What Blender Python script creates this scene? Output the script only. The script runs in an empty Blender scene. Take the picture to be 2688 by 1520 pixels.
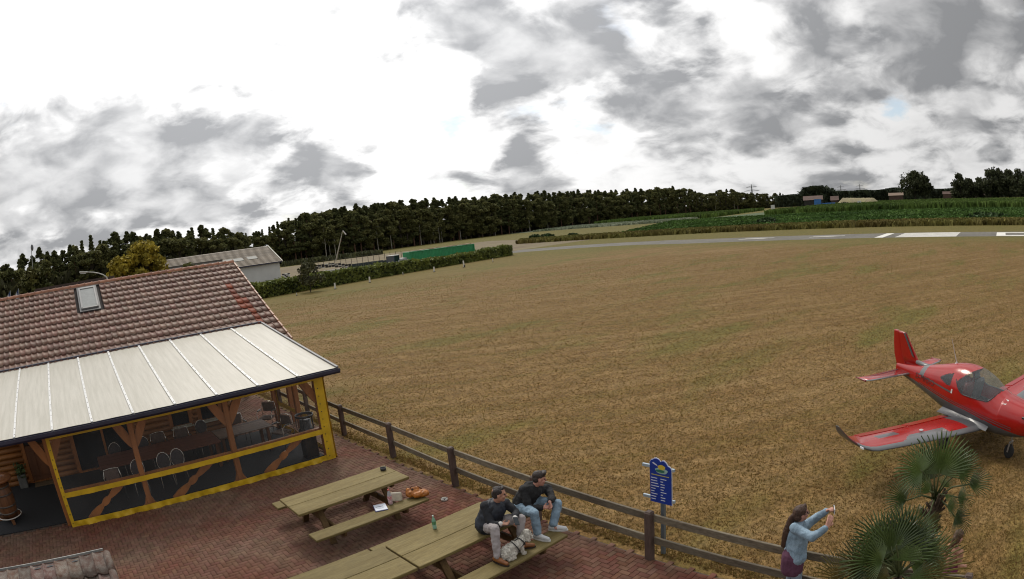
import bpy, bmesh, math, random
import numpy as np
from mathutils import Vector, Matrix, Quaternion

# ------------------------------------------------------------------ camera
HH = 5.4285                                   # lens height above the ground
CM = ((0.7305701, 0.1440023, -0.6674808),     # columns: camera right, up, back
      (-0.6755222, 0.0097156, -0.7372756),
      (-0.0996844, 0.9895297, 0.1043747))
POLY = (0.04546650219383091, 7.323618777674419e-05, -6.934723040437417e-06, 6.024990256754562e-07)
SC = bpy.context.scene
COL = SC.collection
R = math.radians
PI = math.pi
rnd = random.Random(7)
nrg = np.random.default_rng(7)

cam = bpy.data.cameras.new('camera')
cam_o = bpy.data.objects.new('camera', cam)
COL.objects.link(cam_o)
SC.camera = cam_o
cam.type = 'PANO'
cam.sensor_width = 36.0
cam.sensor_fit = 'HORIZONTAL'
cam.clip_start = 0.05
cam.clip_end = 6000
tgt = cam if hasattr(cam, 'panorama_type') else cam.cycles
tgt.panorama_type = 'FISHEYE_LENS_POLYNOMIAL'
tgt.fisheye_fov = R(170)
tgt.fisheye_polynomial_k0 = 0.0
tgt.fisheye_polynomial_k1 = -POLY[0]
tgt.fisheye_polynomial_k2 = -POLY[1]
tgt.fisheye_polynomial_k3 = -POLY[2]
tgt.fisheye_polynomial_k4 = -POLY[3]
mw = Matrix(CM).to_4x4()
mw.translation = (0, 0, HH)
cam_o.matrix_world = mw

# ------------------------------------------------------------------ photo pixel -> direction
SENS = 36.0 / 2688.0
def ray(px, py):
    u, v = (px - 1344) * SENS, -(py - 760) * SENS
    r = math.hypot(u, v) + 1e-9
    th = POLY[0] * r + POLY[1] * r ** 2 + POLY[2] * r ** 3 + POLY[3] * r ** 4
    s = math.sin(th) / r
    c = Vector((u * s, v * s, -math.cos(th)))
    return Matrix(CM) @ c

# ------------------------------------------------------------------ world, sun, exposure
SUN_AZ, SUN_EL = R(66), R(48)
sun_dir = Vector((math.cos(SUN_AZ) * math.cos(SUN_EL), math.sin(SUN_AZ) * math.cos(SUN_EL), math.sin(SUN_EL)))
world = bpy.data.worlds.new('World')
SC.world = world
world.use_nodes = True
CLOUDS = [(1400, 60, 10, .16), (1250, 130, 7, .13), (1600, 40, 8, .14), (2000, 120, 10, .15), (2250, 60, 10, .17), (2330, 180, 7, .15), (2120, 240, 7, .12), (2500, 60, 9, .17),
          (200, 400, 10, .19), (70, 460, 10, .18), (390, 350, 9, .19), (320, 470, 8, .17), (500, 450, 7, .15), (640, 240, 6, .22), (730, 360, 7, .22), (880, 430, 5, .12), (1360, 320, 6, .2), (1420, 420, 5, .12), (1000, 190, 3.5, .2), (1720, 270, 6, .14), (1900, 260, 7, .12),
          (700, 60, 15, -.15), (1060, 250, 9, -.14), (1150, 380, 8, -.08), (1560, 390, 7, -.09), (300, 120, 14, -.09), (2420, 330, 7, -.1)]
def build_world():
    nt = world.node_tree
    nt.nodes.clear()
    N = nt.nodes.new
    L = nt.links.new
    out = N('ShaderNodeOutputWorld')
    bg = N('ShaderNodeBackground')
    bg.inputs['Strength'].default_value = 0.1
    sky = N('ShaderNodeTexSky')
    sky.sky_type = 'NISHITA'
    sky.sun_disc = False
    sky.sun_elevation = SUN_EL
    sky.sun_rotation = R(90) - SUN_AZ
    tc = N('ShaderNodeTexCoord')
    sep = N('ShaderNodeSeparateXYZ')
    L(tc.outputs['Generated'], sep.inputs[0])
    def math_(op, a, b=None, c=None, clamp=False):
        n = N('ShaderNodeMath')
        n.operation = op
        n.use_clamp = clamp
        for i, v in enumerate((a, b, c)):
            if v is None:
                continue
            if isinstance(v, (int, float)):
                n.inputs[i].default_value = v
            else:
                L(v, n.inputs[i])
        return n.outputs[0]
    z = math_('MAXIMUM', sep.outputs[2], 0.0)
    zz = math_('ADD', z, 0.36)
    u = math_('DIVIDE', sep.outputs[0], zz)
    v = math_('DIVIDE', sep.outputs[1], zz)
    def noise(scale, detail, rough, seed, dist=0.0, lac=2.0):
        cmb = N('ShaderNodeCombineXYZ')
        L(u, cmb.inputs[0])
        L(v, cmb.inputs[1])
        cmb.inputs[2].default_value = seed
        n = N('ShaderNodeTexNoise')
        n.inputs['Scale'].default_value = scale
        n.inputs['Detail'].default_value = detail
        n.inputs['Roughness'].default_value = rough
        n.inputs['Lacunarity'].default_value = lac
        n.inputs['Distortion'].default_value = dist
        L(cmb.outputs[0], n.inputs['Vector'])
        return n.outputs['Fac']
    def ramp(fac, a, b, inter='SMOOTHSTEP', lo=0.0, hi=1.0):
        n = N('ShaderNodeMapRange')
        n.interpolation_type = inter
        n.inputs['From Min'].default_value = a
        n.inputs['From Max'].default_value = b
        n.inputs['To Min'].default_value = lo
        n.inputs['To Max'].default_value = hi
        L(fac, n.inputs['Value'])
        return n.outputs[0]
    big = noise(2.1, 9, 0.5, 41.7, 0.3)
    mid = noise(5.6, 8, 0.52, 11.3, 0.35)
    small = noise(13.0, 7, 0.55, 2.1, 0.3)
    body = math_('MULTIPLY', math_('SUBTRACT', big, 0.5), 1.5)
    body = math_('ADD', body, math_('MULTIPLY', math_('SUBTRACT', mid, 0.5), 1.0))
    body = math_('ADD', body, math_('MULTIPLY', math_('SUBTRACT', small, 0.5), 0.3))
    nrm = N('ShaderNodeVectorMath')
    nrm.operation = 'NORMALIZE'
    L(tc.outputs['Generated'], nrm.inputs[0])
    # where the heavier cumulus banks and the thin bright cover lie
    for (cx_, cy_, deg, wgt) in CLOUDS:
        dn = N('ShaderNodeVectorMath')
        dn.operation = 'DOT_PRODUCT'
        L(nrm.outputs[0], dn.inputs[0])
        dn.inputs[1].default_value = ray(cx_, cy_)
        body = math_('ADD', body, math_('MULTIPLY', ramp(dn.outputs['Value'], math.cos(R(deg)), 1.0), wgt * 1.1))
    thick = ramp(body, -0.1, 0.27)
    inner = math_('ADD', math_('MULTIPLY', ramp(noise(5.0, 8, 0.5, 5.5, 0.3), 0.3, 0.7), 0.55), 0.42)
    shade = math_('ADD', math_('MULTIPLY', thick, inner), math_('MULTIPLY', ramp(mid, 0.36, 0.72), 0.3))
    # light scattered through the cloud round the sun
    dot = N('ShaderNodeVectorMath')
    dot.operation = 'DOT_PRODUCT'
    L(nrm.outputs[0], dot.inputs[0])
    dot.inputs[1].default_value = sun_dir
    glow = ramp(dot.outputs['Value'], 0.3, 1.0, 'SMOOTHSTEP')
    glow = math_('POWER', glow, 1.6)
    bright = N('ShaderNodeMix')
    bright.data_type = 'RGBA'
    bright.inputs['A'].default_value = (8.1, 8.05, 8.0, 1)
    bright.inputs['B'].default_value = (2.75, 2.8, 2.9, 1)
    L(math_('MINIMUM', shade, 1.0), bright.inputs['Factor'])
    gl = N('ShaderNodeVectorMath')
    gl.operation = 'SCALE'
    L(bright.outputs['Result'], gl.inputs[0])
    L(math_('ADD', 0.92, math_('MULTIPLY', glow, 1.0)), gl.inputs['Scale'])
    hole = math_('MULTIPLY', ramp(noise(2.0, 6, 0.55, 77.0, 0.2), 0.585, 0.66), math_('SUBTRACT', 1.0, thick, clamp=True))
    skyg = N('ShaderNodeVectorMath')
    skyg.operation = 'SCALE'
    L(sky.outputs[0], skyg.inputs[0])
    skyg.inputs['Scale'].default_value = 1.15
    mix = N('ShaderNodeMix')
    mix.data_type = 'RGBA'
    L(math_('MULTIPLY', hole, 0.7), mix.inputs['Factor'])
    L(gl.outputs[0], mix.inputs['A'])
    L(skyg.outputs[0], mix.inputs['B'])
    L(mix.outputs['Result'], bg.inputs['Color'])
    L(bg.outputs[0], out.inputs['Surface'])
build_world()

sun = bpy.data.lights.new('sun', 'SUN')
sun.energy = 1.5
sun.angle = R(16)
sun.color = (1.0, 0.93, 0.82)
sun_o = bpy.data.objects.new('sun', sun)
COL.objects.link(sun_o)
sun_o.rotation_mode = 'QUATERNION'
sun_o.rotation_quaternion = sun_dir.to_track_quat('Z', 'Y')
sun_o.location = (0, 0, 40)

SC.render.engine = 'CYCLES'
SC.view_settings.view_transform = 'Standard'
SC.view_settings.look = 'None'
SC.view_settings.gamma = 1
SC.view_settings.exposure = 0.08
SC.view_settings.use_curve_mapping = False
SC.cycles.max_bounces = 6
SC.cycles.transparent_max_bounces = 12
SC.cycles.use_denoising = True
SC.cycles.filter_width = 1.1

# ------------------------------------------------------------------ photo pixel -> place
CP = Vector((0, 0, HH))
def G(px, py, z=0.0):
    d = ray(px, py)
    return CP + d * ((z - HH) / d.z)
def onX(px, py, x):
    d = ray(px, py)
    return CP + d * (x / d.x)
def onY(px, py, y):
    d = ray(px, py)
    return CP + d * (y / d.y)
def atd(px, py, dist):
    d = ray(px, py)
    return CP + d * (dist / math.hypot(d.x, d.y))
def toph(base, px, py):
    """height of the point seen at the pixel, straight above the ground point base"""
    d = ray(px, py)
    return HH + d.z * math.hypot(base[0], base[1]) / math.hypot(d.x, d.y)

# ------------------------------------------------------------------ mesh building
class MB:
    def __init__(s):
        s.v, s.f, s.m, s.mi = [], [], [], 0
    def add(s, vs, fs):
        o = len(s.v)
        s.v += [tuple(v) for v in vs]
        s.f += [tuple(i + o for i in f) for f in fs]
        s.m += [s.mi] * len(fs)
        return s
    def box(s, c, size, rot=None, ch=0.0):
        hx, hy, hz = size[0] / 2, size[1] / 2, size[2] / 2
        c = Vector(c)
        if ch <= 0:
            vs = [Vector((x * hx, y * hy, z * hz)) for z in (-1, 1) for y in (-1, 1) for x in (-1, 1)]
            fs = [(0, 2, 3, 1), (4, 5, 7, 6), (0, 1, 5, 4), (2, 6, 7, 3), (0, 4, 6, 2), (1, 3, 7, 5)]
        else:
            bm = bmesh.new()
            bmesh.ops.create_cube(bm, size=1)
            for v in bm.verts:
                v.co = Vector((v.co.x * 2 * hx, v.co.y * 2 * hy, v.co.z * 2 * hz))
            bmesh.ops.bevel(bm, geom=bm.edges[:], offset=ch, segments=1, affect='EDGES')
            bm.verts.index_update()
            vs = [v.co.copy() for v in bm.verts]
            fs = [tuple(v.index for v in f.verts) for f in bm.faces]
            bm.free()
        if rot is not None:
            vs = [rot @ v for v in vs]
        return s.add([c + v for v in vs], fs)
    def bar(s, a, b, w, h, up=(0, 0, 1), ch=0.0):
        a, b = Vector(a), Vector(b)
        d = b - a
        L = d.length
        x = d.normalized()
        up = Vector(up)
        y = up.cross(x)
        if y.length < 1e-5:
            y = Vector((0, 1, 0)).cross(x)
        y.normalize()
        z = x.cross(y)
        rot = Matrix((x, y, z)).transposed()
        return s.box((a + b) / 2, (L, w, h), rot, ch)
    def tube(s, pts, rad, n=8, cap=True):
        pts = [Vector(p) for p in pts]
        if isinstance(rad, (int, float)):
            rad = [rad] * len(pts)
        vs, fs = [], []
        ref = None
        for i, p in enumerate(pts):
            t = (pts[min(i + 1, len(pts) - 1)] - pts[max(i - 1, 0)])
            t = t.normalized() if t.length > 1e-9 else Vector((0, 0, 1))
            if ref is None:
                ref = t.orthogonal().normalized()
            else:
                ref = (ref - t * ref.dot(t))
                ref = ref.normalized() if ref.length > 1e-6 else t.orthogonal().normalized()
            b = t.cross(ref)
            for k in range(n):
                a = 2 * PI * k / n
                vs.append(p + (ref * math.cos(a) + b * math.sin(a)) * rad[i])
        for i in range(len(pts) - 1):
            for k in range(n):
                k2 = (k + 1) % n
                fs.append((i * n + k, i * n + k2, (i + 1) * n + k2, (i + 1) * n + k))
        if cap:
            fs.append(tuple(range(n - 1, -1, -1)))
            fs.append(tuple((len(pts) - 1) * n + k for k in range(n)))
        return s.add(vs, fs)
    def lathe(s, prof, c=(0, 0, 0), n=16, rot=None, capb=True, capt=True):
        c = Vector(c)
        vs, fs = [], []
        for (r, z) in prof:
            for k in range(n):
                a = 2 * PI * k / n
                v = Vector((r * math.cos(a), r * math.sin(a), z))
                vs.append(c + (rot @ v if rot is not None else v))
        for i in range(len(prof) - 1):
            for k in range(n):
                k2 = (k + 1) % n
                fs.append((i * n + k, i * n + k2, (i + 1) * n + k2, (i + 1) * n + k))
        if capb:
            fs.append(tuple(range(n - 1, -1, -1)))
        if capt:
            fs.append(tuple((len(prof) - 1) * n + k for k in range(n)))
        return s.add(vs, fs)
    def prism(s, poly, thick, o=(0, 0, 0), ux=(1, 0, 0), uy=(0, 1, 0)):
        """extrude a 2D polygon (in ux, uy) by thick along ux x uy"""
        o, ux, uy = Vector(o), Vector(ux), Vector(uy)
        w = ux.cross(uy).normalized() * thick
        n = len(poly)
        a = [o + ux * p[0] + uy * p[1] for p in poly]
        vs = a + [p + w for p in a]
        fs = [tuple(range(n - 1, -1, -1)), tuple(range(n, 2 * n))]
        fs += [(i, (i + 1) % n, n + (i + 1) % n, n + i) for i in range(n)]
        return s.add(vs, fs)
    def ell(s, c, r, rot=None, n=14, m=9):
        c = Vector(c)
        vs, fs = [], []
        for i in range(1, m):
            t = PI * i / m
            for k in range(n):
                a = 2 * PI * k / n
                v = Vector((r[0] * math.sin(t) * math.cos(a), r[1] * math.sin(t) * math.sin(a), r[2] * math.cos(t)))
                vs.append(c + (rot @ v if rot is not None else v))
        top, bot = Vector((0, 0, r[2])), Vector((0, 0, -r[2]))
        vs.append(c + (rot @ top if rot is not None else top))
        vs.append(c + (rot @ bot if rot is not None else bot))
        T, B = len(vs) - 2, len(vs) - 1
        for i in range(m - 2):
            for k in range(n):
                k2 = (k + 1) % n
                fs.append((i * n + k, (i + 1) * n + k, (i + 1) * n + k2, i * n + k2))
        for k in range(n):
            k2 = (k + 1) % n
            fs.append((T, k, k2))
            fs.append((B, (m - 2) * n + k2, (m - 2) * n + k))
        return s.add(vs, fs)
    def cap(s, a, b, ra, rb, n=10):
        a, b = Vector(a), Vector(b)
        d = b - a
        if d.length < 1e-6:
            return s.ell(a, (ra, ra, ra))
        t = d.normalized()
        pts, rad = [], []
        for k in range(4):
            q = PI / 2 * k / 4
            pts.append(a - t * ra * math.cos(q)); rad.append(max(ra * math.sin(q), ra * .12))
        pts.append(a); rad.append(ra)
        pts.append(b); rad.append(rb)
        for k in range(3, -1, -1):
            q = PI / 2 * k / 4
            pts.append(b + t * rb * math.cos(q)); rad.append(max(rb * math.sin(q), rb * .12))
        return s.tube(pts, rad, n)
    def build(s, name, mats, parent=None, smooth=False, world=False, bevel=0.0):
        me = bpy.data.meshes.new(name)
        vs = s.v
        if world and parent is not None:
            p = parent.location
            if parent.parent is not None:
                p = p + parent.parent.location
            vs = [(v[0] - p.x, v[1] - p.y, v[2] - p.z) for v in vs]
        me.from_pydata(vs, [], s.f)
        if not isinstance(mats, (list, tuple)):
            mats = [mats]
        for m in mats:
            me.materials.append(m)
        if len(mats) > 1:
            me.polygons.foreach_set('material_index', s.m)
        if smooth:
            me.polygons.foreach_set('use_smooth', [True] * len(me.polygons))
        me.update()
        o = bpy.data.objects.new(name, me)
        COL.objects.link(o)
        if parent is not None:
            o.parent = parent
        if bevel > 0:
            md = o.modifiers.new('bevel', 'BEVEL')
            md.width = bevel
            md.segments = 1
            md.limit_method = 'ANGLE'
        return o

def tag(o, label=None, cat=None, group=None, kind=None):
    if label: o['label'] = label
    if cat: o['category'] = cat
    if group: o['group'] = group
    if kind: o['kind'] = kind
    return o
def empty(name, loc, rz=0.0):
    o = bpy.data.objects.new(name, None)
    COL.objects.link(o)
    o.location = loc
    o.rotation_euler = (0, 0, rz)
    o.empty_display_size = 0.1
    return o
def copy_tree(o, parent=None):
    c = o.copy()
    COL.objects.link(c)
    if parent is not None:
        c.parent = parent
    for ch in list(o.children):
        copy_tree(ch, c)
    return c
def inst(name, me, parent, loc, rot=(0, 0, 0), scale=(1, 1, 1)):
    o = bpy.data.objects.new(name, me)
    COL.objects.link(o)
    o.parent = parent
    o.location = loc
    o.rotation_euler = rot
    o.scale = scale
    return o
def big_mesh(name, V, F, mats, parent=None, attr=None, smooth=False):
    """V (n,3) float, F (m,k) int; attr (m,) per-face grey written to a face colour attribute"""
    V = np.asarray(V, dtype=np.float32)
    F = np.asarray(F, dtype=np.int32)
    me = bpy.data.meshes.new(name)
    me.vertices.add(len(V))
    me.vertices.foreach_set('co', V.ravel())
    m, k = F.shape
    me.loops.add(m * k)
    me.loops.foreach_set('vertex_index', F.ravel())
    me.polygons.add(m)
    me.polygons.foreach_set('loop_start', np.arange(0, m * k, k, dtype=np.int32))
    me.polygons.foreach_set('loop_total', np.full(m, k, dtype=np.int32))
    if smooth:
        me.polygons.foreach_set('use_smooth', np.ones(m, dtype=bool))
    if attr is not None:
        a = me.attributes.new('vc', 'FLOAT', 'FACE')
        a.data.foreach_set('value', np.asarray(attr, dtype=np.float32))
    me.materials.append(mats)
    me.update(calc_edges=True)
    o = bpy.data.objects.new(name, me)
    COL.objects.link(o)
    if parent is not None:
        o.parent = parent
    return o

# ------------------------------------------------------------------ materials
MATS = {}
def mat(name, col, rough=0.6, var=0.15, scale=6.0, stretch=(1, 1, 1), col2=None, bump=0.0, bscale=None, metal=0.0,
        rand=0.0, attr=0.0, fine=0.0, spec=0.5, hue=0.0, trans=0.0, alpha=1.0, coat=0.0, detail=5.0, lo=0.35, hi=0.65, coord='Object', transl=0.0):
    if name in MATS:
        return MATS[name]
    m = bpy.data.materials.new(name)
    m.use_nodes = True
    nt = m.node_tree
    N, L = nt.nodes.new, nt.links.new
    bs = nt.nodes['Principled BSDF']
    bs.inputs['Roughness'].default_value = rough
    bs.inputs['Metallic'].default_value = metal
    bs.inputs['Specular IOR Level'].default_value = spec
    if coat:
        bs.inputs['Coat Weight'].default_value = coat
        bs.inputs['Coat Roughness'].default_value = 0.08
    if trans:
        bs.inputs['Transmission Weight'].default_value = trans
    if alpha < 1:
        bs.inputs['Alpha'].default_value = alpha
    tc = N('ShaderNodeTexCoord')
    mp = N('ShaderNodeMapping')
    mp.inputs['Scale'].default_value = stretch
    L(tc.outputs[coord], mp.inputs[0])
    if rand or attr:
        oi = N('ShaderNodeObjectInfo')
        if rand:
            ml = N('ShaderNodeVectorMath')
            ml.operation = 'MULTIPLY_ADD'
            L(oi.outputs['Random'], ml.inputs[0])
            ml.inputs[1].default_value = (37, 17, 53)
            L(mp.outputs[0], ml.inputs[2])
            vec = ml.outputs[0]
        else:
            vec = mp.outputs[0]
    else:
        vec = mp.outputs[0]
    nz = N('ShaderNodeTexNoise')
    nz.inputs['Scale'].default_value = scale
    nz.inputs['Detail'].default_value = detail
    nz.inputs['Roughness'].default_value = 0.6
    L(vec, nz.inputs['Vector'])
    mr = N('ShaderNodeMapRange')
    mr.inputs['From Min'].default_value = lo
    mr.inputs['From Max'].default_value = hi
    L(nz.outputs['Fac'], mr.inputs['Value'])
    mx = N('ShaderNodeMix')
    mx.data_type = 'RGBA'
    c1 = tuple(c * (1 - var) for c in col)
    c2 = tuple(min(1, c * (1 + var)) for c in (col2 if col2 else col))
    mx.inputs['A'].default_value = (*c1, 1)
    mx.inputs['B'].default_value = (*c2, 1)
    L(mr.outputs[0], mx.inputs['Factor'])
    cur = mx.outputs['Result']
    if fine:
        n2 = N('ShaderNodeTexNoise')
        n2.inputs['Scale'].default_value = scale * 9
        n2.inputs['Detail'].default_value = 4
        L(vec, n2.inputs['Vector'])
        m2 = N('ShaderNodeMapRange')
        m2.inputs['From Min'].default_value = 0.3
        m2.inputs['From Max'].default_value = 0.7
        m2.inputs['To Min'].default_value = 1 - fine
        m2.inputs['To Max'].default_value = 1 + fine
        L(n2.outputs['Fac'], m2.inputs['Value'])
        hs = N('ShaderNodeHueSaturation')
        L(cur, hs.inputs['Color'])
        L(m2.outputs[0], hs.inputs['Value'])
        cur = hs.outputs[0]
    if rand or attr:
        m3 = N('ShaderNodeMapRange')
        w = rand or attr
        m3.inputs['To Min'].default_value = 1 - w
        m3.inputs['To Max'].default_value = 1 + w
        if rand:
            L(oi.outputs['Random'], m3.inputs['Value'])
        else:
            at = N('ShaderNodeAttribute')
            at.attribute_name = 'vc'
            L(at.outputs['Fac'], m3.inputs['Value'])
        hs = N('ShaderNodeHueSaturation')
        L(cur, hs.inputs['Color'])
        L(m3.outputs[0], hs.inputs['Value'])
        if hue:
            m4 = N('ShaderNodeMapRange')
            m4.inputs['To Min'].default_value = 0.5 - hue
            m4.inputs['To Max'].default_value = 0.5 + hue
            fr = N('ShaderNodeMath')
            fr.operation = 'FRACT'
            ml2 = N('ShaderNodeMath')
            ml2.operation = 'MULTIPLY'
            ml2.inputs[1].default_value = 7.31
            L((oi.outputs['Random'] if rand else at.outputs['Fac']), ml2.inputs[0])
            L(ml2.outputs[0], fr.inputs[0])
            L(fr.outputs[0], m4.inputs['Value'])
            L(m4.outputs[0], hs.inputs['Hue'])
        cur = hs.outputs[0]
    L(cur, bs.inputs['Base Color'])
    if bump:
        bp = N('ShaderNodeBump')
        bp.inputs['Strength'].default_value = bump
        bp.inputs['Distance'].default_value = 0.02
        if bscale:
            nb = N('ShaderNodeTexNoise')
            nb.inputs['Scale'].default_value = bscale
            nb.inputs['Detail'].default_value = 5
            L(vec, nb.inputs['Vector'])
            L(nb.outputs['Fac'], bp.inputs['Height'])
        else:
            L(nz.outputs['Fac'], bp.inputs['Height'])
        L(bp.outputs[0], bs.inputs['Normal'])
    if transl:
        tr = N('ShaderNodeBsdfTranslucent')
        L(cur, tr.inputs['Color'])
        ms = N('ShaderNodeMixShader')
        ms.inputs[0].default_value = transl
        L(bs.outputs[0], ms.inputs[1])
        L(tr.outputs[0], ms.inputs[2])
        L(ms.outputs[0], nt.nodes['Material Output'].inputs['Surface'])
    MATS[name] = m
    return m

def clear_film(name, col, clear, rough=0.15):
    """clear plastic film: mostly see-through with a sheen"""
    m = bpy.data.materials.new(name)
    m.use_nodes = True
    nt = m.node_tree
    N, L = nt.nodes.new, nt.links.new
    bs = nt.nodes['Principled BSDF']
    bs.inputs['Base Color'].default_value = (*col, 1)
    bs.inputs['Roughness'].default_value = rough
    tr = N('ShaderNodeBsdfTransparent')
    ms = N('ShaderNodeMixShader')
    tc = N('ShaderNodeTexCoord')
    nz = N('ShaderNodeTexNoise')
    nz.inputs['Scale'].default_value = 1.6
    nz.inputs['Detail'].default_value = 4
    L(tc.outputs['Object'], nz.inputs['Vector'])
    mr = N('ShaderNodeMapRange')
    mr.inputs['To Min'].default_value = (1 - clear) * 0.4
    mr.inputs['To Max'].default_value = (1 - clear) * 1.6
    L(nz.outputs['Fac'], mr.inputs['Value'])
    L(mr.outputs[0], ms.inputs[0])
    L(tr.outputs[0], ms.inputs[1])
    L(bs.outputs[0], ms.inputs[2])
    L(ms.outputs[0], nt.nodes['Material Output'].inputs['Surface'])
    return m
# ================================================================== ground, field, paving, runway, crops
def ground_material():
    m = bpy.data.materials.new('dry_field')
    m.use_nodes = True
    nt = m.node_tree
    N, L = nt.nodes.new, nt.links.new
    bs = nt.nodes['Principled BSDF']
    bs.inputs['Roughness'].default_value = 0.9
    bs.inputs['Specular IOR Level'].default_value = 0.15
    tc = N('ShaderNodeTexCoord')
    def noise(scale, detail=6, stretch=(1, 1, 1), rot=0.0, rough=0.6):
        mp = N('ShaderNodeMapping')
        mp.inputs['Scale'].default_value = stretch
        mp.inputs['Rotation'].default_value = (0, 0, rot)
        L(tc.outputs['Object'], mp.inputs[0])
        n = N('ShaderNodeTexNoise')
        n.inputs['Scale'].default_value = scale
        n.inputs['Detail'].default_value = detail
        n.inputs['Roughness'].default_value = rough
        L(mp.outputs[0], n.inputs['Vector'])
        return n.outputs['Fac']
    def rng(f, a, b, lo=0.0, hi=1.0):
        n = N('ShaderNodeMapRange')
        n.inputs['From Min'].default_value = a
        n.inputs['From Max'].default_value = b
        n.inputs['To Min'].default_value = lo
        n.inputs['To Max'].default_value = hi
        n.interpolation_type = 'SMOOTHSTEP'
        L(f, n.inputs['Value'])
        return n.outputs[0]
    def mix(f, a, b):
        n = N('ShaderNodeMix')
        n.data_type = 'RGBA'
        for s, v in (('A', a), ('B', b)):
            if isinstance(v, tuple):
                n.inputs[s].default_value = (*v, 1)
            else:
                L(v, n.inputs[s])
        L(f, n.inputs['Factor'])
        return n.outputs['Result']
    straw = mix(rng(noise(0.35, 5), 0.35, 0.65), (0.185, 0.108, 0.037), (0.225, 0.138, 0.052))
    straw = mix(rng(noise(2.2, 6), 0.4, 0.72), straw, (0.155, 0.098, 0.033))
    # greener mowing strips along the runway and patches of living grass
    green = mix(rng(noise(1.1, 5), 0.35, 0.65), (0.12, 0.108, 0.022), (0.15, 0.128, 0.03))
    patch = rng(noise(0.085, 7, (1, 2.6, 1), 0.15), 0.5, 0.64)
    pre = N('ShaderNodeMapping'); pre.inputs['Rotation'].default_value = (0, 0, R(40))
    L(tc.outputs['Object'], pre.inputs[0])
    m2 = N('ShaderNodeMapping'); m2.inputs['Scale'].default_value = (0.06, 1, 1)
    L(pre.outputs[0], m2.inputs[0])
    sn = N('ShaderNodeTexNoise'); sn.inputs['Scale'].default_value = 0.9; sn.inputs['Detail'].default_value = 6; sn.inputs['Roughness'].default_value = 0.65
    L(m2.outputs[0], sn.inputs['Vector'])
    straw = mix(rng(sn.outputs['Fac'], 0.47, 0.66, 0, 0.75), straw, (0.26, 0.17, 0.073))
    streak = rng(sn.outputs['Fac'], 0.5, 0.36)
    n = N('ShaderNodeMath'); n.operation = 'MULTIPLY_ADD'
    L(streak, n.inputs[0]); n.inputs[1].default_value = 0.35
    L(patch, n.inputs[2])
    mm = N('ShaderNodeMath'); mm.operation = 'MULTIPLY'; mm.use_clamp = True
    L(n.outputs[0], mm.inputs[0]); mm.inputs[1].default_value = 0.75
    col = mix(mm.outputs[0], straw, green)
    # the strips beside the hedge and the runway stay green
    sep = N('ShaderNodeSeparateXYZ')
    L(tc.outputs['Object'], sep.inputs[0])
    wob = noise(0.05, 4)
    def addm(a, b, mul):
        q = N('ShaderNodeMath'); q.operation = 'MULTIPLY_ADD'
        L(b, q.inputs[0]); q.inputs[1].default_value = mul
        L(a, q.inputs[2])
        return q.outputs[0]
    xw = addm(sep.outputs[0], wob, 22)
    yw = addm(sep.outputs[1], wob, 16)
    col = mix(rng(xw, 78, 94, 0, 0.85), col, green)
    col = mix(rng(yw, 55, 74, 0, 0.6), col, green)
    fine = rng(noise(11, 7, rough=0.78), 0.36, 0.66, 0.55, 1.3)
    tiny = rng(noise(55, 4, rough=0.8), 0.3, 0.7, 0.7, 1.25)
    midn = rng(noise(2.1, 6, rough=0.7), 0.34, 0.68, 0.82, 1.18)
    for f in (fine, tiny, midn):
        hs = N('ShaderNodeHueSaturation')
        L(col, hs.inputs['Color'])
        L(f, hs.inputs['Value'])
        col = hs.outputs[0]
    L(col, bs.inputs['Base Color'])
    bp = N('ShaderNodeBump')
    bp.inputs['Strength'].default_value = 0.25
    bp.inputs['Distance'].default_value = 0.02
    L(noise(16, 6, rough=0.75), bp.inputs['Height'])
    L(bp.outputs[0], bs.inputs['Normal'])
    return m
gm = ground_material()
g = MB()
n = 40
xs = [-4000, -800, -200, -60, -20, 0, 20, 50, 90, 140, 220, 400, 900, 2000, 4500]
ys = [-4000, -800, -200, -60, -20, 0, 20, 50, 90, 140, 220, 400, 900, 2000, 4500]
vs = [(x, y, 0.0) for y in ys for x in xs]
k = len(xs)
g.add(vs, [(j * k + i, j * k + i + 1, (j + 1) * k + i + 1, (j + 1) * k + i) for j in range(len(ys) - 1) for i in range(k - 1)])
ground = g.build('ground', gm)
tag(ground, 'dry brown mown grass field of the airfield', 'field', kind='structure')

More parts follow.
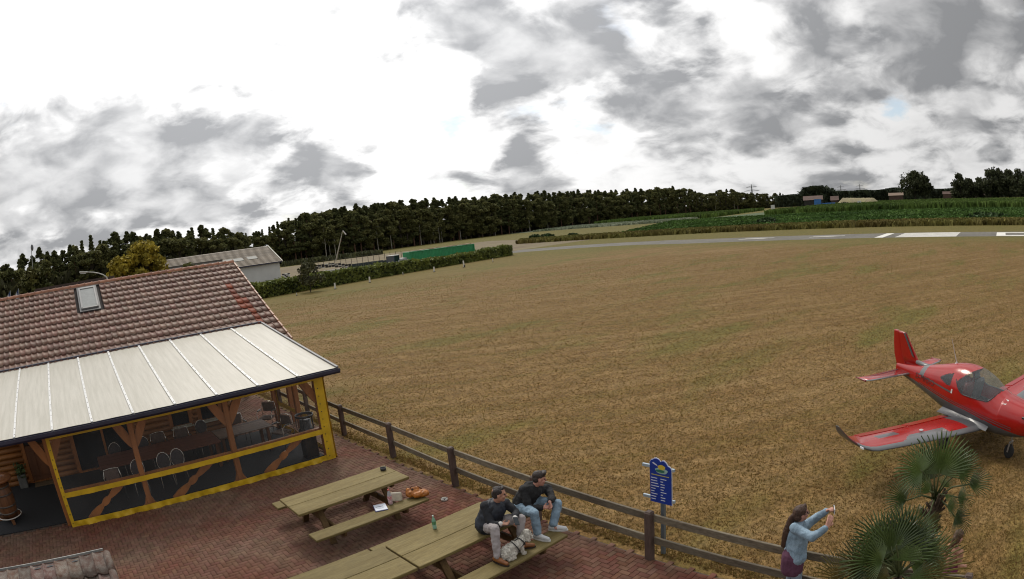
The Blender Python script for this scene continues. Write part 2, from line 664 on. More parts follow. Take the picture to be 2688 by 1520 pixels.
# ---- loose grass tufts, denser near the terrace
def grass_tufts():
    P = []
    cnt = 210000
    d = np.exp(nrg.uniform(np.log(7.6), np.log(75), cnt))
    az = nrg.uniform(R(-17), R(84), cnt)
    p = np.stack([d * np.cos(az), d * np.sin(az)], 1)
    w = np.full(cnt, 0.55)
    ok = (nrg.random(cnt) < 0.35 + 0.65 * w) & (p[:, 0] > 7.35) & ((p[:, 1] < 62) | (p[:, 0] > 70))
    p, d = p[ok], d[ok]
    P.append(np.concatenate([p, (0.8 + 0.016 * d)[:, None]], 1))
    # border of taller weeds along the fence foot
    cnt = 5200
    yb = nrg.uniform(-2, 24, cnt)
    xb = 7.2 - 0.012 * (yb < 5) + np.abs(nrg.normal(0, 0.16, cnt))
    P.append(np.stack([xb, yb, nrg.uniform(.9, 1.7, cnt)], 1))
    P = np.concatenate(P)
    nT = len(P)
    B = 3
    base = np.repeat(P, B, axis=0)
    m = len(base)
    ang = nrg.uniform(0, 2 * np.pi, m)
    h = nrg.uniform(0.014, 0.038, m) * base[:, 2]
    w = nrg.uniform(0.006, 0.013, m) * base[:, 2]
    lean = nrg.uniform(0.2, 1.3, m) * h
    off = nrg.normal(0, 0.02, (m, 2))
    bx, by = base[:, 0] + off[:, 0], base[:, 1] + off[:, 1]
    d = np.stack([np.cos(ang), np.sin(ang)], 1)
    s = np.stack([-d[:, 1], d[:, 0]], 1)
    V = np.zeros((m, 3, 3), dtype=np.float32)
    V[:, 0] = np.stack([bx - s[:, 0] * w, by - s[:, 1] * w, np.zeros(m) - .004], 1)
    V[:, 1] = np.stack([bx + s[:, 0] * w, by + s[:, 1] * w, np.zeros(m) - .004], 1)
    V[:, 2] = np.stack([bx + d[:, 0] * lean, by + d[:, 1] * lean, h], 1)
    F = np.arange(m * 3).reshape(m, 3)
    gmat = mat('grass_blade', (0.225, 0.14, 0.051), 0.9, 0.2, 0.9, col2=(0.18, 0.13, 0.04), attr=0.28, spec=0.1, hue=0.02, transl=0.45)
    o = big_mesh('grass', V.reshape(-1, 3), F, gmat, attr=nrg.random(m))
    tag(o, 'short dry grass growing on the field beyond the terrace fence', 'grass', kind='stuff')
grass_tufts()

# ---- terrace paving: red brick pavers in herringbone
pave = MB()
pave.box((-1.0, 10.9, -0.04), (16.1, 26.9, 0.09))
pave_o = pave.build('paving', mat('joint_sand', (0.085, 0.06, 0.045), 0.95, 0.3, 9))
tag(pave_o, 'red brick paved terrace', 'paving', kind='structure')
def pavers():
    u, gap, zt = 0.1, 0.006, 0.028
    brick_m = mat('brick_red', (0.148, 0.06, 0.04), 0.88, 0.16, 0.9, col2=(0.13, 0.075, 0.053), rand=0.13, fine=0.15, hue=0.01, bump=0.12, bscale=60, spec=0.12)
    mass_m = mat('brick_mass', (0.155, 0.062, 0.041), 0.88, 0.16, 0.4, col2=(0.128, 0.086, 0.062), attr=0.13, fine=0.15, hue=0.01, bump=0.12, bscale=60, spec=0.12)
    def brick_geo(L, W):
        a, b, c = L / 2, W / 2, 0.005
        v = [(-a, -b, 0), (a, -b, 0), (a, b, 0), (-a, b, 0),
             (-a, -b, zt - c), (a, -b, zt - c), (a, b, zt - c), (-a, b, zt - c),
             (-a + c, -b + c, zt), (a - c, -b + c, zt), (a - c, b - c, zt), (-a + c, b - c, zt)]
        f = [(8, 9, 10, 11)] + [(4 + i, 4 + (i + 1) % 4, 8 + (i + 1) % 4, 8 + i) for i in range(4)] + [(i, (i + 1) % 4, 4 + (i + 1) % 4, 4 + i) for i in range(4)]
        return np.array(v), np.array(f)
    gv, gf = brick_geo(2 * u - gap, u - gap)
    me = bpy.data.meshes.new('brick')
    me.from_pydata([tuple(x) for x in gv], [], [tuple(x) for x in gf])
    me.materials.append(brick_m)
    pl = []
    x0, x1, y0, y1 = -4.6, 7.02, 2.0, 24
    nx, ny = int((x1 - x0) / u), int((y1 - y0) / u)
    for j in range(ny):
        for i in range(nx):
            c = (i - j) % 4
            x, y = x0 + i * u, y0 + j * u
            if c == 0:
                cx_, cy_, r = x + u, y + u / 2, 0
            elif c == 3:
                cx_, cy_, r = x + u / 2, y + u, 1
            else:
                continue
            if 14.45 < cy_ < 18.32 and cx_ < 6.1 or cy_ >= 18.32 and cx_ < 4.78:          # under the veranda carpet and the house
                continue
            # what the frame can see
            if cy_ < 14.5:
                az = math.atan2(cy_, cx_)
                dist = math.hypot(cx_, cy_)
                lim = 6.2 + max(0, (az - R(40))) * 3.4
                if az < R(8) or dist < lim:
                    continue
            pl.append((math.hypot(cx_, cy_), cx_, cy_, r))
    pl.sort()
    near = [p for p in pl if p[0] > 8.2][:300]
    ns = set(near)
    for (_, x, y, r) in near:
        inst('brick', me, pave_o, (x, y, 0.004 + rnd.uniform(0, .0035)), (rnd.uniform(-.008, .008), rnd.uniform(-.008, .008), r * PI / 2 + rnd.uniform(-.012, .012)))
    rest = [p for p in pl if p not in ns]
    m = len(rest)
    A = np.array([(x, y, r) for (_, x, y, r) in rest])
    th = A[:, 2] * np.pi / 2 + nrg.normal(0, .008, m)
    c, s = np.cos(th)[:, None], np.sin(th)[:, None]
    V = np.zeros((m, len(gv), 3))
    V[:, :, 0] = A[:, 0:1] + gv[None, :, 0] * c - gv[None, :, 1] * s
    V[:, :, 1] = A[:, 1:2] + gv[None, :, 0] * s + gv[None, :, 1] * c
    tx, ty = nrg.normal(0, .012, (m, 1)), nrg.normal(0, .012, (m, 1))
    V[:, :, 2] = gv[None, :, 2] + 0.003 + nrg.uniform(0, .004, (m, 1)) + tx * gv[None, :, 0] + ty * gv[None, :, 1]
    F = gf[None] + (np.arange(m) * len(gv))[:, None, None]
    o = big_mesh('paver_bricks', V.reshape(-1, 3), F.reshape(-1, 4), mass_m, pave_o, attr=np.repeat(nrg.random(m), len(gf)))
    o['kind'] = 'stuff'
pavers()

# ---- runway with its markings, a curved link towards the hedge end
asph = mat('asphalt', (0.15, 0.14, 0.12), 0.9, 0.14, 0.25, fine=0.2, spec=0.3)
white_paint = mat('runway_paint', (0.72, 0.7, 0.64), 0.7, 0.1, 0.8, fine=0.12)
rw = MB()
rw.add([(83.4, -300, 0.006), (93.2, -300, 0.006), (93.2, 52, 0.006), (83.4, 52, 0.006)], [(0, 1, 2, 3)])
# bend to the left end, following the near and far edges
edge_n = [(83.4, 52), (85.0, 60), (85.2, 67), (83.5, 75), (80.5, 83), (76, 91), (68, 99)]
edge_f = [(93.2, 52), (94.4, 61), (94.0, 72), (92.0, 82), (88.5, 90), (83, 99), (74, 108)]
rw.add([(x, y, 0.006) for x, y in edge_n] + [(x, y, 0.006) for x, y in edge_f], [(i + 1, i, 7 + i, 8 + i) for i in range(6)])
runway = rw.build('runway', asph)
tag(runway, 'grey asphalt runway across the far side of the field', 'runway', kind='structure')
def marking(pts):
    m = MB()
    m.add([(x, y, 0.011) for x, y in pts], [tuple(range(len(pts)))])
    o = m.build('marking', white_paint, runway)
    return o
marking([(83.7, 18.8), (92.9, 18.8), (92.9, 20.1), (83.7, 20.1)])
for i in range(6):
    x = 83.85 + i * 1.55
    marking([(x, 7.6), (x + 1.05, 7.6), (x + 1.05, 17.0), (x, 17.0)])
# runway number strokes at the frame edge
marking([(84.2, -8), (85.7, -8), (85.7, 1.3), (84.2, 1.3)])
marking([(90.6, -8), (91.8, -8), (91.8, 1.3), (90.6, 1.3)])
marking([(85.7, -0.2), (90.6, -0.2), (90.6, 1.3), (85.7, 1.3)])
# arrow heads before the threshold
def chevron(y, w=0.95):
    marking([(84.6, y + 5.2), (84.6 + w, y + 5.6), (89.4, y + .9), (89.4, y - .6)])
    marking([(94 - .9, y + 5.2), (94 - .9 - w, y + 5.6), (89.4, y + .9), (89.4, y - .6)])
marking([(88.2, 31.8), (88.6, 31.9), (89.9, 26.3), (89.2, 26.3)])
marking([(90.7, 31.8), (90.2, 31.9), (89.2, 27.0), (89.9, 26.5)])
marking([(88.4, 44.2), (88.9, 44.2), (90.2, 38.4), (89.4, 38.4)])
marking([(91.4, 44.2), (91.0, 44.3), (89.4, 39.2), (90.1, 38.6)])

# ---- crops beyond the runway
def scatter_cards(name, pts, h, w, material, label, cat, jitter=0.35, cards=2, tilt=.35, parent=None, kind='stuff'):
    pts = np.asarray(pts, dtype=float)
    m0 = len(pts)
    P = np.repeat(pts, cards, axis=0)
    m = len(P)
    hh = np.broadcast_to(h, (m0,)) if np.ndim(h) else np.full(m0, h)
    hh = np.repeat(hh, cards) * nrg.uniform(1 - jitter, 1 + jitter, m)
    ww = w * nrg.uniform(.6, 1.3, m)
    a = nrg.uniform(0, 2 * np.pi, m)
    s = np.stack([np.cos(a), np.sin(a)], 1)
    lean = nrg.normal(0, tilt, (m, 2)) * hh[:, None]
    z0 = P[:, 2] if P.shape[1] > 2 else np.zeros(m)
    V = np.zeros((m, 4, 3))
    for k, (sx, top) in enumerate(((-1, 0), (1, 0), (.35, 1), (-.35, 1))):
        V[:, k, 0] = P[:, 0] + s[:, 0] * ww * sx * .5 + lean[:, 0] * top
        V[:, k, 1] = P[:, 1] + s[:, 1] * ww * sx * .5 + lean[:, 1] * top
        V[:, k, 2] = z0 + hh * top
    F = np.arange(m * 4).reshape(m, 4)
    o = big_mesh(name, V.reshape(-1, 3), F, material, parent, attr=nrg.random(m))
    if kind: tag(o, label, cat, kind=kind)
    return o
def in_quad(n, a, b, c, d):
    """n random points in the quad a-b-c-d"""
    s, t = nrg.random(n)[:, None], nrg.random(n)[:, None]
    a, b, c, d = map(np.array, (a, b, c, d))
    return (a * (1 - s) + b * s) * (1 - t) + (d * (1 - s) + c * s) * t
def sheet(name, poly, z, material, label, cat='field'):
    m = MB()
    m.add([(x, y, z) for x, y in poly], [tuple(range(len(poly)))])
    return tag(m.build(name, material), label, cat, kind='structure')
leafg = mat('crop_green', (0.052, 0.11, 0.02), 0.8, 0.25, 0.05, col2=(0.07, 0.125, 0.026), attr=0.45, spec=0.2)
maizeg = mat('maize_green', (0.072, 0.125, 0.022), 0.75, 0.25, 0.05, col2=(0.095, 0.14, 0.03), attr=0.4, spec=0.2)
roughg = mat('rough_grass', (0.2, 0.158, 0.055), 0.9, 0.25, 0.06, col2=(0.14, 0.135, 0.04), attr=0.4, spec=0.1)
paleg = mat('pale_crop', (0.22, 0.26, 0.16), 0.85, 0.2, 0.04, col2=(0.28, 0.3, 0.22), attr=0.3, spec=0.1)
soilg = mat('crop_floor', (0.045, 0.075, 0.018), 0.9, 0.3, 0.2)
sheet('crop_ground', [(124, -120), (600, -200), (600, 160), (330, 150), (232, 152), (124, 70)], 0.012, soilg, 'dark green floor of the crop fields')
scatter_cards('rough_grass', np.concatenate([in_quad(9000, (110, -40), (124, -40), (128, 66), (115, 62)), in_quad(5000, (115, 62), (128, 66), (128, 135), (112, 120))]), 0.75, 0.9, roughg, 'band of rough ochre grass beyond the runway', 'grass')
scatter_cards('low_crop', np.concatenate([in_quad(16000, (124, -60), (215, -60), (232, 100), (128, 66)), in_quad(5000, (128, 66), (232, 100), (235, 150), (130, 100))]), 0.7, 1.3, leafg, 'low dark green crop rows beyond the rough grass', 'crop')
def maize_pts(n, a, b, c, d):
    return in_quad(n, a, b, c, d)
scatter_cards('maize', np.concatenate([in_quad(15000, (215, -80), (250, -80), (275, 112), (236, 104)), in_quad(14000, (250, -80), (420, -80), (500, 150), (275, 112))]), 2.4, 1.5, maizeg, 'tall green maize field in front of the far trees', 'maize', jitter=.14, tilt=.16)
scatter_cards('maize', in_quad(9000, (272, 150), (430, 190), (400, 300), (300, 250)), 2.0, 1.6, maizeg, 'strip of maize along the edge of the wood', 'maize', jitter=.14, tilt=.16)
sheet('pale_field', [(232, 150), (285, 165), (330, 250), (300, 300), (235, 262)], 0.02, paleg, 'pale flowering field strip before the wood')
scatter_cards('pale_flowers', in_quad(9000, (232, 150), (272, 158), (295, 262), (236, 240)), 0.8, 1.2, paleg, 'pale flowering crop in front of the dark wood', 'crop')
def bush(name, c, rx, rz, n, size, material, label, group=None):
    root = empty(name, c)
    a = nrg.normal(0, 1, (n, 3))
    a /= np.linalg.norm(a, axis=1)[:, None]
    r = nrg.random(n) ** .4
    P = a * r[:, None] * np.array([rx, rx, rz])
    P[:, 2] = np.abs(P[:, 2])
    leaf_cloud('foliage', P, size, material, root)
    b = MB()
    for q in range(4):
        an = q * 1.6
        b.tube([(0, 0, -.05), (math.cos(an) * rx * .4, math.sin(an) * rx * .4, rz * .7)], [.04, .015], 5)
    b.build('stem', mat('twig', (0.08, 0.06, 0.04), 0.9), root)
    tag(root, label, 'bush', group)
    return root
def leaf_cloud(name, P, size, material, parent, aspect=1.6, up=0.3):
    """one mesh of small bent quads at P"""
    P = np.asarray(P, dtype=float)
    m = len(P)
    nrm = nrg.normal(0, 1, (m, 3)); nrm[:, 2] += up
    nrm /= np.linalg.norm(nrm, axis=1)[:, None]
    t = np.cross(nrm, nrg.normal(0, 1, (m, 3)))
    t /= np.linalg.norm(t, axis=1)[:, None] + 1e-9
    b = np.cross(nrm, t)
    sz = size * nrg.uniform(.55, 1.35, m)[:, None]
    V = np.zeros((m, 4, 3))
    V[:, 0] = P - t * sz * aspect * .5
    V[:, 1] = P - b * sz * .5 + nrm * sz * .15
    V[:, 2] = P + t * sz * aspect * .5
    V[:, 3] = P + b * sz * .5 + nrm * sz * .15
    o = big_mesh(name, V.reshape(-1, 3), np.arange(m * 4).reshape(m, 4), material, parent, attr=nrg.random(m))
    return o
bushm = mat('bush_leaf', (0.035, 0.062, 0.02), 0.8, 0.2, 0.4, attr=0.5, spec=0.2)
for (px, py, rx, rz, lb) in [(1405, 628, 2.0, 1.5, 'low dark bush at the left end of the rough grass'), (1436, 626, 2.6, 1.5, 'wide low bush second from the left in the rough grass'),
                             (1503, 622, 2.0, 1.0, 'small flat bush beyond the runway bend'), (2012, 590, 3.6, 1.9, 'rounded dark bush in the low crop beyond the runway arrows'),
                             (2590, 577, 6.5, 1.6, 'wide dark weedy bush beyond the runway number')]:
    bush('bush', G(px, py), rx, rz, 420, .55, bushm, lb)
# ================================================================== log house
wood_log = mat('log_wood', (0.25, 0.1, 0.026), 0.5, 0.25, 3, (0.3, 3, 3), rand=0.15, bump=0.15, bscale=20)
wood_frame = mat('frame_wood', (0.27, 0.1, 0.025), 0.5, 0.25, 4, (1, 1, 0.25), rand=0.12, bump=0.12, bscale=30)
wood_dark = mat('door_wood', (0.12, 0.045, 0.016), 0.5, 0.2, 4, (1, 1, .3))
black = mat('black_plastic', (0.018, 0.018, 0.02), 0.4, 0.2, 5)
navy = mat('gutter_navy', (0.022, 0.022, 0.045), 0.3, 0.15, 4)
glass_dark = mat('window_glass', (0.02, 0.025, 0.03), 0.05, 0.2, 1.0)
HY = 18.4
house = empty('log_house', (2.0, HY, 0))
tag(house, 'log house with red-brown pantile roof behind the covered veranda', 'house')
def logs():
    openings = [(-2.62, -1.66, 0.0, 2.05), (-0.82, 1.42, 0.0, 2.1), (2.58, 3.36, 0.7, 1.9), (3.55, 4.4, 0.7, 1.9)]
    zz = 0.09
    while zz < 2.75:
        x0 = -5.6
        segs = []
        cuts = sorted([(a, b) for (a, b, l, h) in openings if l - .02 <= zz <= h])
        cur = x0
        for a, b in cuts:
            segs.append((cur, a)); cur = b
        segs.append((cur, 4.72))
        for a, b in segs:
            if b - a < .08: continue
            m = MB()
            nseg = max(2, int((b - a) / .5))
            pts = [(a + (b - a) * i / nseg, HY + rnd.uniform(-.006, .006), zz + rnd.uniform(-.004, .004)) for i in range(nseg + 1)]
            m.tube(pts, 0.088, 10)
            m.build('log', wood_log, house, True, True)
        zz += 0.165
    # the far gable and rear walls in plain boarding
    m = MB()
    m.box((4.68, 23.3, 1.4), (0.16, 9.6, 2.8))
    m.prism([(18.6, 2.7), (28.2, 2.7), (23.44, 4.95)], 0.1, (4.63, 0, 0), (0, 1, 0), (0, 0, 1))
    m.box((-.45, 28.2, 1.4), (10.3, 0.16, 2.8))
    m.build('gable_wall', wood_log, house, False, True)
    m = MB()
    m.box((-.45, HY + .15, 1.4), (10.2, 0.12, 2.8))
    for (x, y) in ((6.75, 18.35), (6.75, 23.4), (6.75, 28.1)):
        q = MB(); q.box((x, y, 1.3 if y != 23.4 else 2.5), (.16, .16, 2.6 if y != 23.4 else 5.0)); q.build('porch_post', wood_frame, house, False, True)
    m.build('inner_wall', wood_dark, house, False, True)
logs()
def framed(name, x0, x1, z0, z1, pane_m, bars, fw=.07, low=None):
    f = MB()
    y = HY - .03
    for (a, b) in ((( x0, z0), (x1, z0)), ((x0, z1), (x1, z1))):
        f.bar((a[0], y, a[1]), (b[0], y, b[1]), .14, fw)
    for x in (x0, x1):
        f.bar((x, y, z0 - fw / 2), (x, y, z1 + fw / 2), .15, fw, (0, 1, 0))
    for x in bars:
        f.bar((x, y, z0), (x, y, z1), .08, fw, (0, 1, 0))
    o = f.build(name, wood_frame, house, False, True)
    xs = [x0] + list(bars) + [x1]
    for a, b in zip(xs[:-1], xs[1:]):
        g = MB()
        zl = z0 if low is None else low
        g.box(((a + b) / 2, y + .03, (zl + z1) / 2), (b - a - fw * .6, .02, z1 - zl - fw * .6))
        gl = g.build('pane', pane_m, o)
        gl.location = (-house.location.x, -house.location.y, 0)
        if low is not None:
            p = MB()
            w = (b - a) - fw
            p.box(((a + b) / 2, y + .02, (z0 + low) / 2), (w, .04, low - z0 - .02))
            for q in (-.25, .25):
                p.box(((a + b) / 2 + q * w, y - .005, (z0 + low) / 2), (w * .38, .03, (low - z0) * .7), None, .01)
            pp = p.build('lower_panel', wood_dark, o)
            pp.location = (-house.location.x, -house.location.y, 0)
    return o
framed('door', -2.58, -1.7, 0.03, 2.02, glass_dark, [], low=1.12)
framed('door', -0.78, 1.38, 0.03, 2.06, glass_dark, [0.3], fw=.09)
pale_frame = mat('pale_window_frame', (0.42, 0.4, 0.33), 0.5, .1)
for (a, b) in ((2.62, 3.32), (3.6, 4.35)):
    w = framed('window', a, b, .74, 1.86, glass_dark, [])
    s = MB()
    s.box(((a + b) / 2, HY - .12, .71), (b - a + .06, .05, .05))
    s.box(((a + b) / 2, HY - .115, .76), (b - a - .05, .03, .03))
    so = s.build('sill', pale_frame, w); so.location = (-house.location.x, -house.location.y, 0)

# ---- roof
EY, EZ, RY, RZ_ = 18.1, 2.66, 23.44, 5.22
TH = math.atan2(RZ_ - EZ, RY - EY)
SL = math.hypot(RZ_ - EZ, RY - EY)
UP = Vector((0, math.cos(TH), math.sin(TH)))
NR = Vector((0, -math.sin(TH), math.cos(TH)))
def roofp(x, s, h=0.0):
    return Vector((x, EY, EZ)) + UP * s + NR * h
def on_roof(px, py):
    d = ray(px, py)
    t = (Vector((0, EY, EZ)) - CP).dot(NR) / d.dot(NR)
    p = CP + d * t
    return p.x, (p - Vector((p.x, EY, EZ))).dot(UP)
roof = MB()
roof.prism([(EY + .02, EZ - .12), (RY, RZ_ - .12), (2 * RY - EY, EZ - .12), (2 * RY - EY, EZ - .04), (RY, RZ_ - .035), (EY + .02, EZ - .045)], -12.6, (6.95, 0, 0), (0, 1, 0), (0, 0, 1))
roof_o = roof.build('roof', mat('roof_underlay', (0.035, 0.028, 0.026), 0.9), house, False, True)
TW, TL = 0.216, 0.385
def tile_geo():
    prof = []
    for t, z in ((0, .014), (.03, .026), (.08, .034), (.14, .034), (.2, .024), (.26, .01), (.42, .003), (.62, 0), (.82, .003), (1.03, .014)):
        prof.append((t * TW, z))
    V, F = [], []
    Lt = TL + .055
    n = len(prof)
    for (y, dz) in ((0, 0.034), (Lt * .5, 0.017), (Lt, 0.0)):
        for (x, z) in prof:
            sag = -0.022 * math.sin(min(1, max(0, (x / TW - .3) / .7)) * PI) if y == 0 else 0
            V.append((x, y + sag, z + dz))
    for r in range(2):
        for i in range(n - 1):
            F.append((r * n + i, r * n + i + 1, (r + 1) * n + i + 1, (r + 1) * n + i))
    o = len(V)
    for i, (x, z) in enumerate(prof):
        V.append((x, V[i][1] + .003, z + .034 - .012))
    for i in range(n - 1):
        F.append((i + 1, i, o + i, o + i + 1))
    return V, F
tv, tf = tile_geo()
tile_m = mat('pantile', (0.2, 0.083, 0.058), 0.55, 0.25, 7, col2=(0.17, 0.118, 0.09), rand=0.2, hue=0.008, fine=0.12, spec=0.3)
tile_mass = mat('pantile_mass', (0.2, 0.083, 0.058), 0.55, 0.25, 7, col2=(0.17, 0.118, 0.09), attr=0.2, hue=0.008, fine=0.12, spec=0.3)
tile_rust = mat('pantile_rust', (0.2, 0.045, 0.018), 0.7, 0.3, 8, rand=0.25, fine=.2)
me_tile = bpy.data.meshes.new('roof_tile')
me_tile.from_pydata(tv, [], tf); me_tile.materials.append(tile_m)
me_tile.polygons.foreach_set('use_smooth', [True] * len(me_tile.polygons))
me_rust = me_tile.copy(); me_rust.materials.clear(); me_rust.materials.append(tile_rust)
SKX0, SKX1, SKS0, SKS1 = 0.47, 1.21, 0, 0
SKS0 = on_roof(237, 818)[1]
SKS1 = on_roof(228, 759)[1]
def roof_tiles():
    rows, cols = 15, 56
    ind, rest = [], []
    rel = house.location
    for j in range(cols):
        x = 7.0 - TW * (j + 1)
        for i in range(rows):
            s = .02 + i * TL
            if s < SKS1 + .05 and s + TL > SKS0 - .02 and x + TW > SKX0 - .03 and x < SKX1 + .03:
                continue
            vis = (EY + s * math.cos(TH) > 18.95) or x > 6.2
            rust = j in (2, 3) and 5 <= i <= 10 and (j == 3) == (i >= 8) or (j == 2 and i in (3, 4, 5, 6)) or (j == 3 and i in (6, 7, 8))
            p = roofp(x, s, .0)
            d = (p - CP).length
            (ind if vis else rest).append((d, x, s, rust, i, j))
    ind.sort()
    pick = [t for t in ind if t[3]] + [t for t in ind if not t[3]]
    use, rest = pick[:300], rest + pick[300:]
    for (d, x, s, rust, i, j) in use:
        p = roofp(x, s) - rel
        inst('roof_tile', me_rust if rust else me_tile, roof_o, p, (TH + rnd.uniform(-.012, .012), rnd.uniform(-.01, .01), rnd.uniform(-.008, .008)))
    tva, tfa = np.array(tv), np.array(tf)
    V, F, A = [], [], []
    for q, (d, x, s, rust, i, j) in enumerate(rest):
        th = TH + nrg.normal(0, .008)
        y = tva[:, 1] * math.cos(th) - tva[:, 2] * math.sin(th)
        z = tva[:, 1] * math.sin(th) + tva[:, 2] * math.cos(th)
        p = roofp(x, s) - rel
        V.append(np.stack([tva[:, 0] + p.x, y + p.y, z + p.z], 1))
        F.append(tfa + q * len(tva))
        A.append(np.full(len(tfa), nrg.random()))
    o = big_mesh('roof_tiles', np.concatenate(V), np.concatenate(F), tile_mass, roof_o, attr=np.concatenate(A), smooth=True)
    o['kind'] = 'stuff'
roof_tiles()
# ridge caps and verge
ridge_m = mat('ridge_tile', (0.3, 0.13, 0.07), 0.5, 0.2, 6, rand=0.15)
cap = MB()
nr = 10
for q, (x, r0) in enumerate(((0, .105), (.3, .09))):
    pass
def cap_geo():
    V, F = [], []
    n = 9
    for (x, r) in ((0, .118), (.05, .118), (.055, .104), (.325, .098)):
        for k in range(n):
            a = PI * k / (n - 1)
            V.append((-x, r * math.cos(a) * 1.15, r * math.sin(a)))
    for i in range(3):
        for k in range(n - 1):
            F.append((i * n + k, i * n + k + 1, (i + 1) * n + k + 1, (i + 1) * n + k))
    F.append(tuple(range(n)))
    return V, F
cv, cf = cap_geo()
me_cap = bpy.data.meshes.new('ridge_tile'); me_cap.from_pydata(cv, [], cf); me_cap.materials.append(ridge_m)
me_cap.polygons.foreach_set('use_smooth', [True] * len(me_cap.polygons))
for i in range(38):
    inst('ridge_tile', me_cap, roof_o, Vector((7.03 - i * .31, RY, RZ_ - .01)) - house.location, (0, 0, 0))
vg = MB()
for i in range(15):
    a, b = roofp(7.03, i * TL + .0, .03), roofp(7.03, i * TL + TL + .03, .005)
    m = MB()
    m.bar(a, b, .05, .1, NR)
    m.build('verge_tile', ridge_m, roof_o, False, True)
m = MB()
m.tube([(-5.5, EY - .06, EZ - .07), (6.98, EY - .06, EZ - .07)], .06, 8)
m.build('eave_gutter', navy, roof_o, False, True)
# ---- skylight
sk = MB()
rot = Matrix((Vector((1, 0, 0)), UP, NR)).transposed()
mid = roofp((SKX0 + SKX1) / 2, (SKS0 + SKS1) / 2, .05)
sk.box(mid, (SKX1 - SKX0 + .08, SKS1 - SKS0 + .1, .06), rot)
sko = sk.build('skylight', mat('skylight_cladding', (0.045, 0.045, 0.048), 0.4, .2), roof_o, False, True)
rim = mat('skylight_rim', (0.2, 0.2, 0.2), 0.4, .1)
fr = MB()
for x in (SKX0 + .06, SKX1 - .06):
    fr.bar(roofp(x, SKS0 + .1, .1), roofp(x, SKS1 - .1, .1), .06, .05, NR)
fr.bar(roofp(SKX0 + .03, SKS0 + .12, .1), roofp(SKX1 - .03, SKS0 + .12, .1), .07, .05, NR)
fr.bar(roofp(SKX0 + .03, SKS1 - .1, .1), roofp(SKX1 - .03, SKS1 - .1, .1), .1, .05, NR)
f_o = fr.build('sash', rim, sko, False, False); f_o.location = -house.location
gl = MB()
gl.box(roofp((SKX0 + SKX1) / 2, (SKS0 + SKS1) / 2 + .01, .093), (SKX1 - SKX0 - .16, SKS1 - SKS0 - .26, .015), rot)
g_o = gl.build('pane', mat('blind_pane', (0.23, 0.24, 0.23), 0.15, .08), sko); g_o.location = -house.location

# ================================================================== veranda
ver = empty('veranda', (2.4, 14.2, 0))
tag(ver, 'timber veranda with pale ribbed roof sheets and yellow edged clear curtains', 'veranda')
VY0, VZ0, VY1, VZ1 = 13.84, 2.405, 19.22, 3.215
VTH = math.atan2(VZ1 - VZ0, VY1 - VY0)
VUP = Vector((0, math.cos(VTH), math.sin(VTH)))
VNR = Vector((0, -math.sin(VTH), math.cos(VTH)))
VL = math.hypot(VY1 - VY0, VZ1 - VZ0)
def vp(x, s, h=0.0):
    return Vector((x, VY0, VZ0)) + VUP * s + VNR * h
vrot = Matrix((Vector((1, 0, 0)), VUP, VNR)).transposed()
def sheet_material():
    m = mat('polycarbonate', (0.55, 0.52, 0.43), 0.36, 0.06, 2.2, (5.0, .35, .5), col2=(0.58, 0.55, 0.47), fine=.04, spec=.5, transl=.15, coat=.15)
    return m
pc = sheet_material()
strip_m = mat('white_strip', (0.72, 0.72, 0.7), 0.4, .08)
screw_me = bpy.data.meshes.new('screw')
t_ = MB(); t_.lathe([(.011, 0), (.011, .006), (.004, .009)], n=6)
screw_me.from_pydata(t_.v, [], t_.f); screw_me.materials.append(black)
sx = [6.446 - 1.066 * k for k in range(11)]
for k in range(10):
    a, b = sx[k + 1], sx[k]
    m = MB()
    # sheet with a slight crown, several divisions
    nx_, ny_ = 8, 10
    vs = []
    for j in range(ny_ + 1):
        for i in range(nx_ + 1):
            t = i / nx_
            vs.append(vp(a + .006 + (b - a - .012) * t, VL * j / ny_, .006 * math.sin(t * PI) + rnd.uniform(-.0012, .0012)))
    m.add(vs, [(j * (nx_ + 1) + i, j * (nx_ + 1) + i + 1, (j + 1) * (nx_ + 1) + i + 1, (j + 1) * (nx_ + 1) + i) for j in range(ny_) for i in range(nx_)])
    m.build('roof_sheet', pc, ver, True, True)
    if k > 0:
        st = MB()
        st.bar(vp(b, 0.0, .018), vp(b, VL, .018), .062, .014, VNR)
        so = st.build('cover_strip', strip_m, ver, False, True)
        for q in range(15):
            o = inst('screw', screw_me, so, vp(b + .004 * (-1) ** q, .15 + q * (VL - .3) / 14, .025) - ver.location, (VTH, 0, 0))
        c = MB(); c.box(vp(b, -.03, -.01), (.05, .05, .07)); c.build('clip', mat('grey_metal', (0.25, 0.26, 0.27), 0.35, .1, metal=.6), ver, False, True)
m = MB(); m.bar(vp(6.47, -.02, .012), vp(6.47, VL + .02, .012), .06, .05, VNR); m.build('edge_profile', mat('edge_grey', (0.12, 0.12, 0.13), 0.4, .1), ver, False, True)
m = MB(); m.bar(vp(-5, VL + .02, .03), vp(6.46, VL + .02, .03), .07, .05, VNR); m.build('flashing', navy, ver, False, True)
m = MB()
pr = [(-.07, .05), (-.075, -.02), (-.04, -.07), (.02, -.07), (.05, -.02), (.05, .06), (.04, .06), (.038, -.015), (.01, -.055), (-.035, -.055), (-.06, -.015), (-.058, .05)]
m.prism([(VY0 - .03 + p[0], VZ0 - .06 + p[1]) for p in pr], 11.8, (-5.3, 0, 0), (0, 1, 0), (0, 0, 1))
m.build('gutter', navy, ver, False, True)
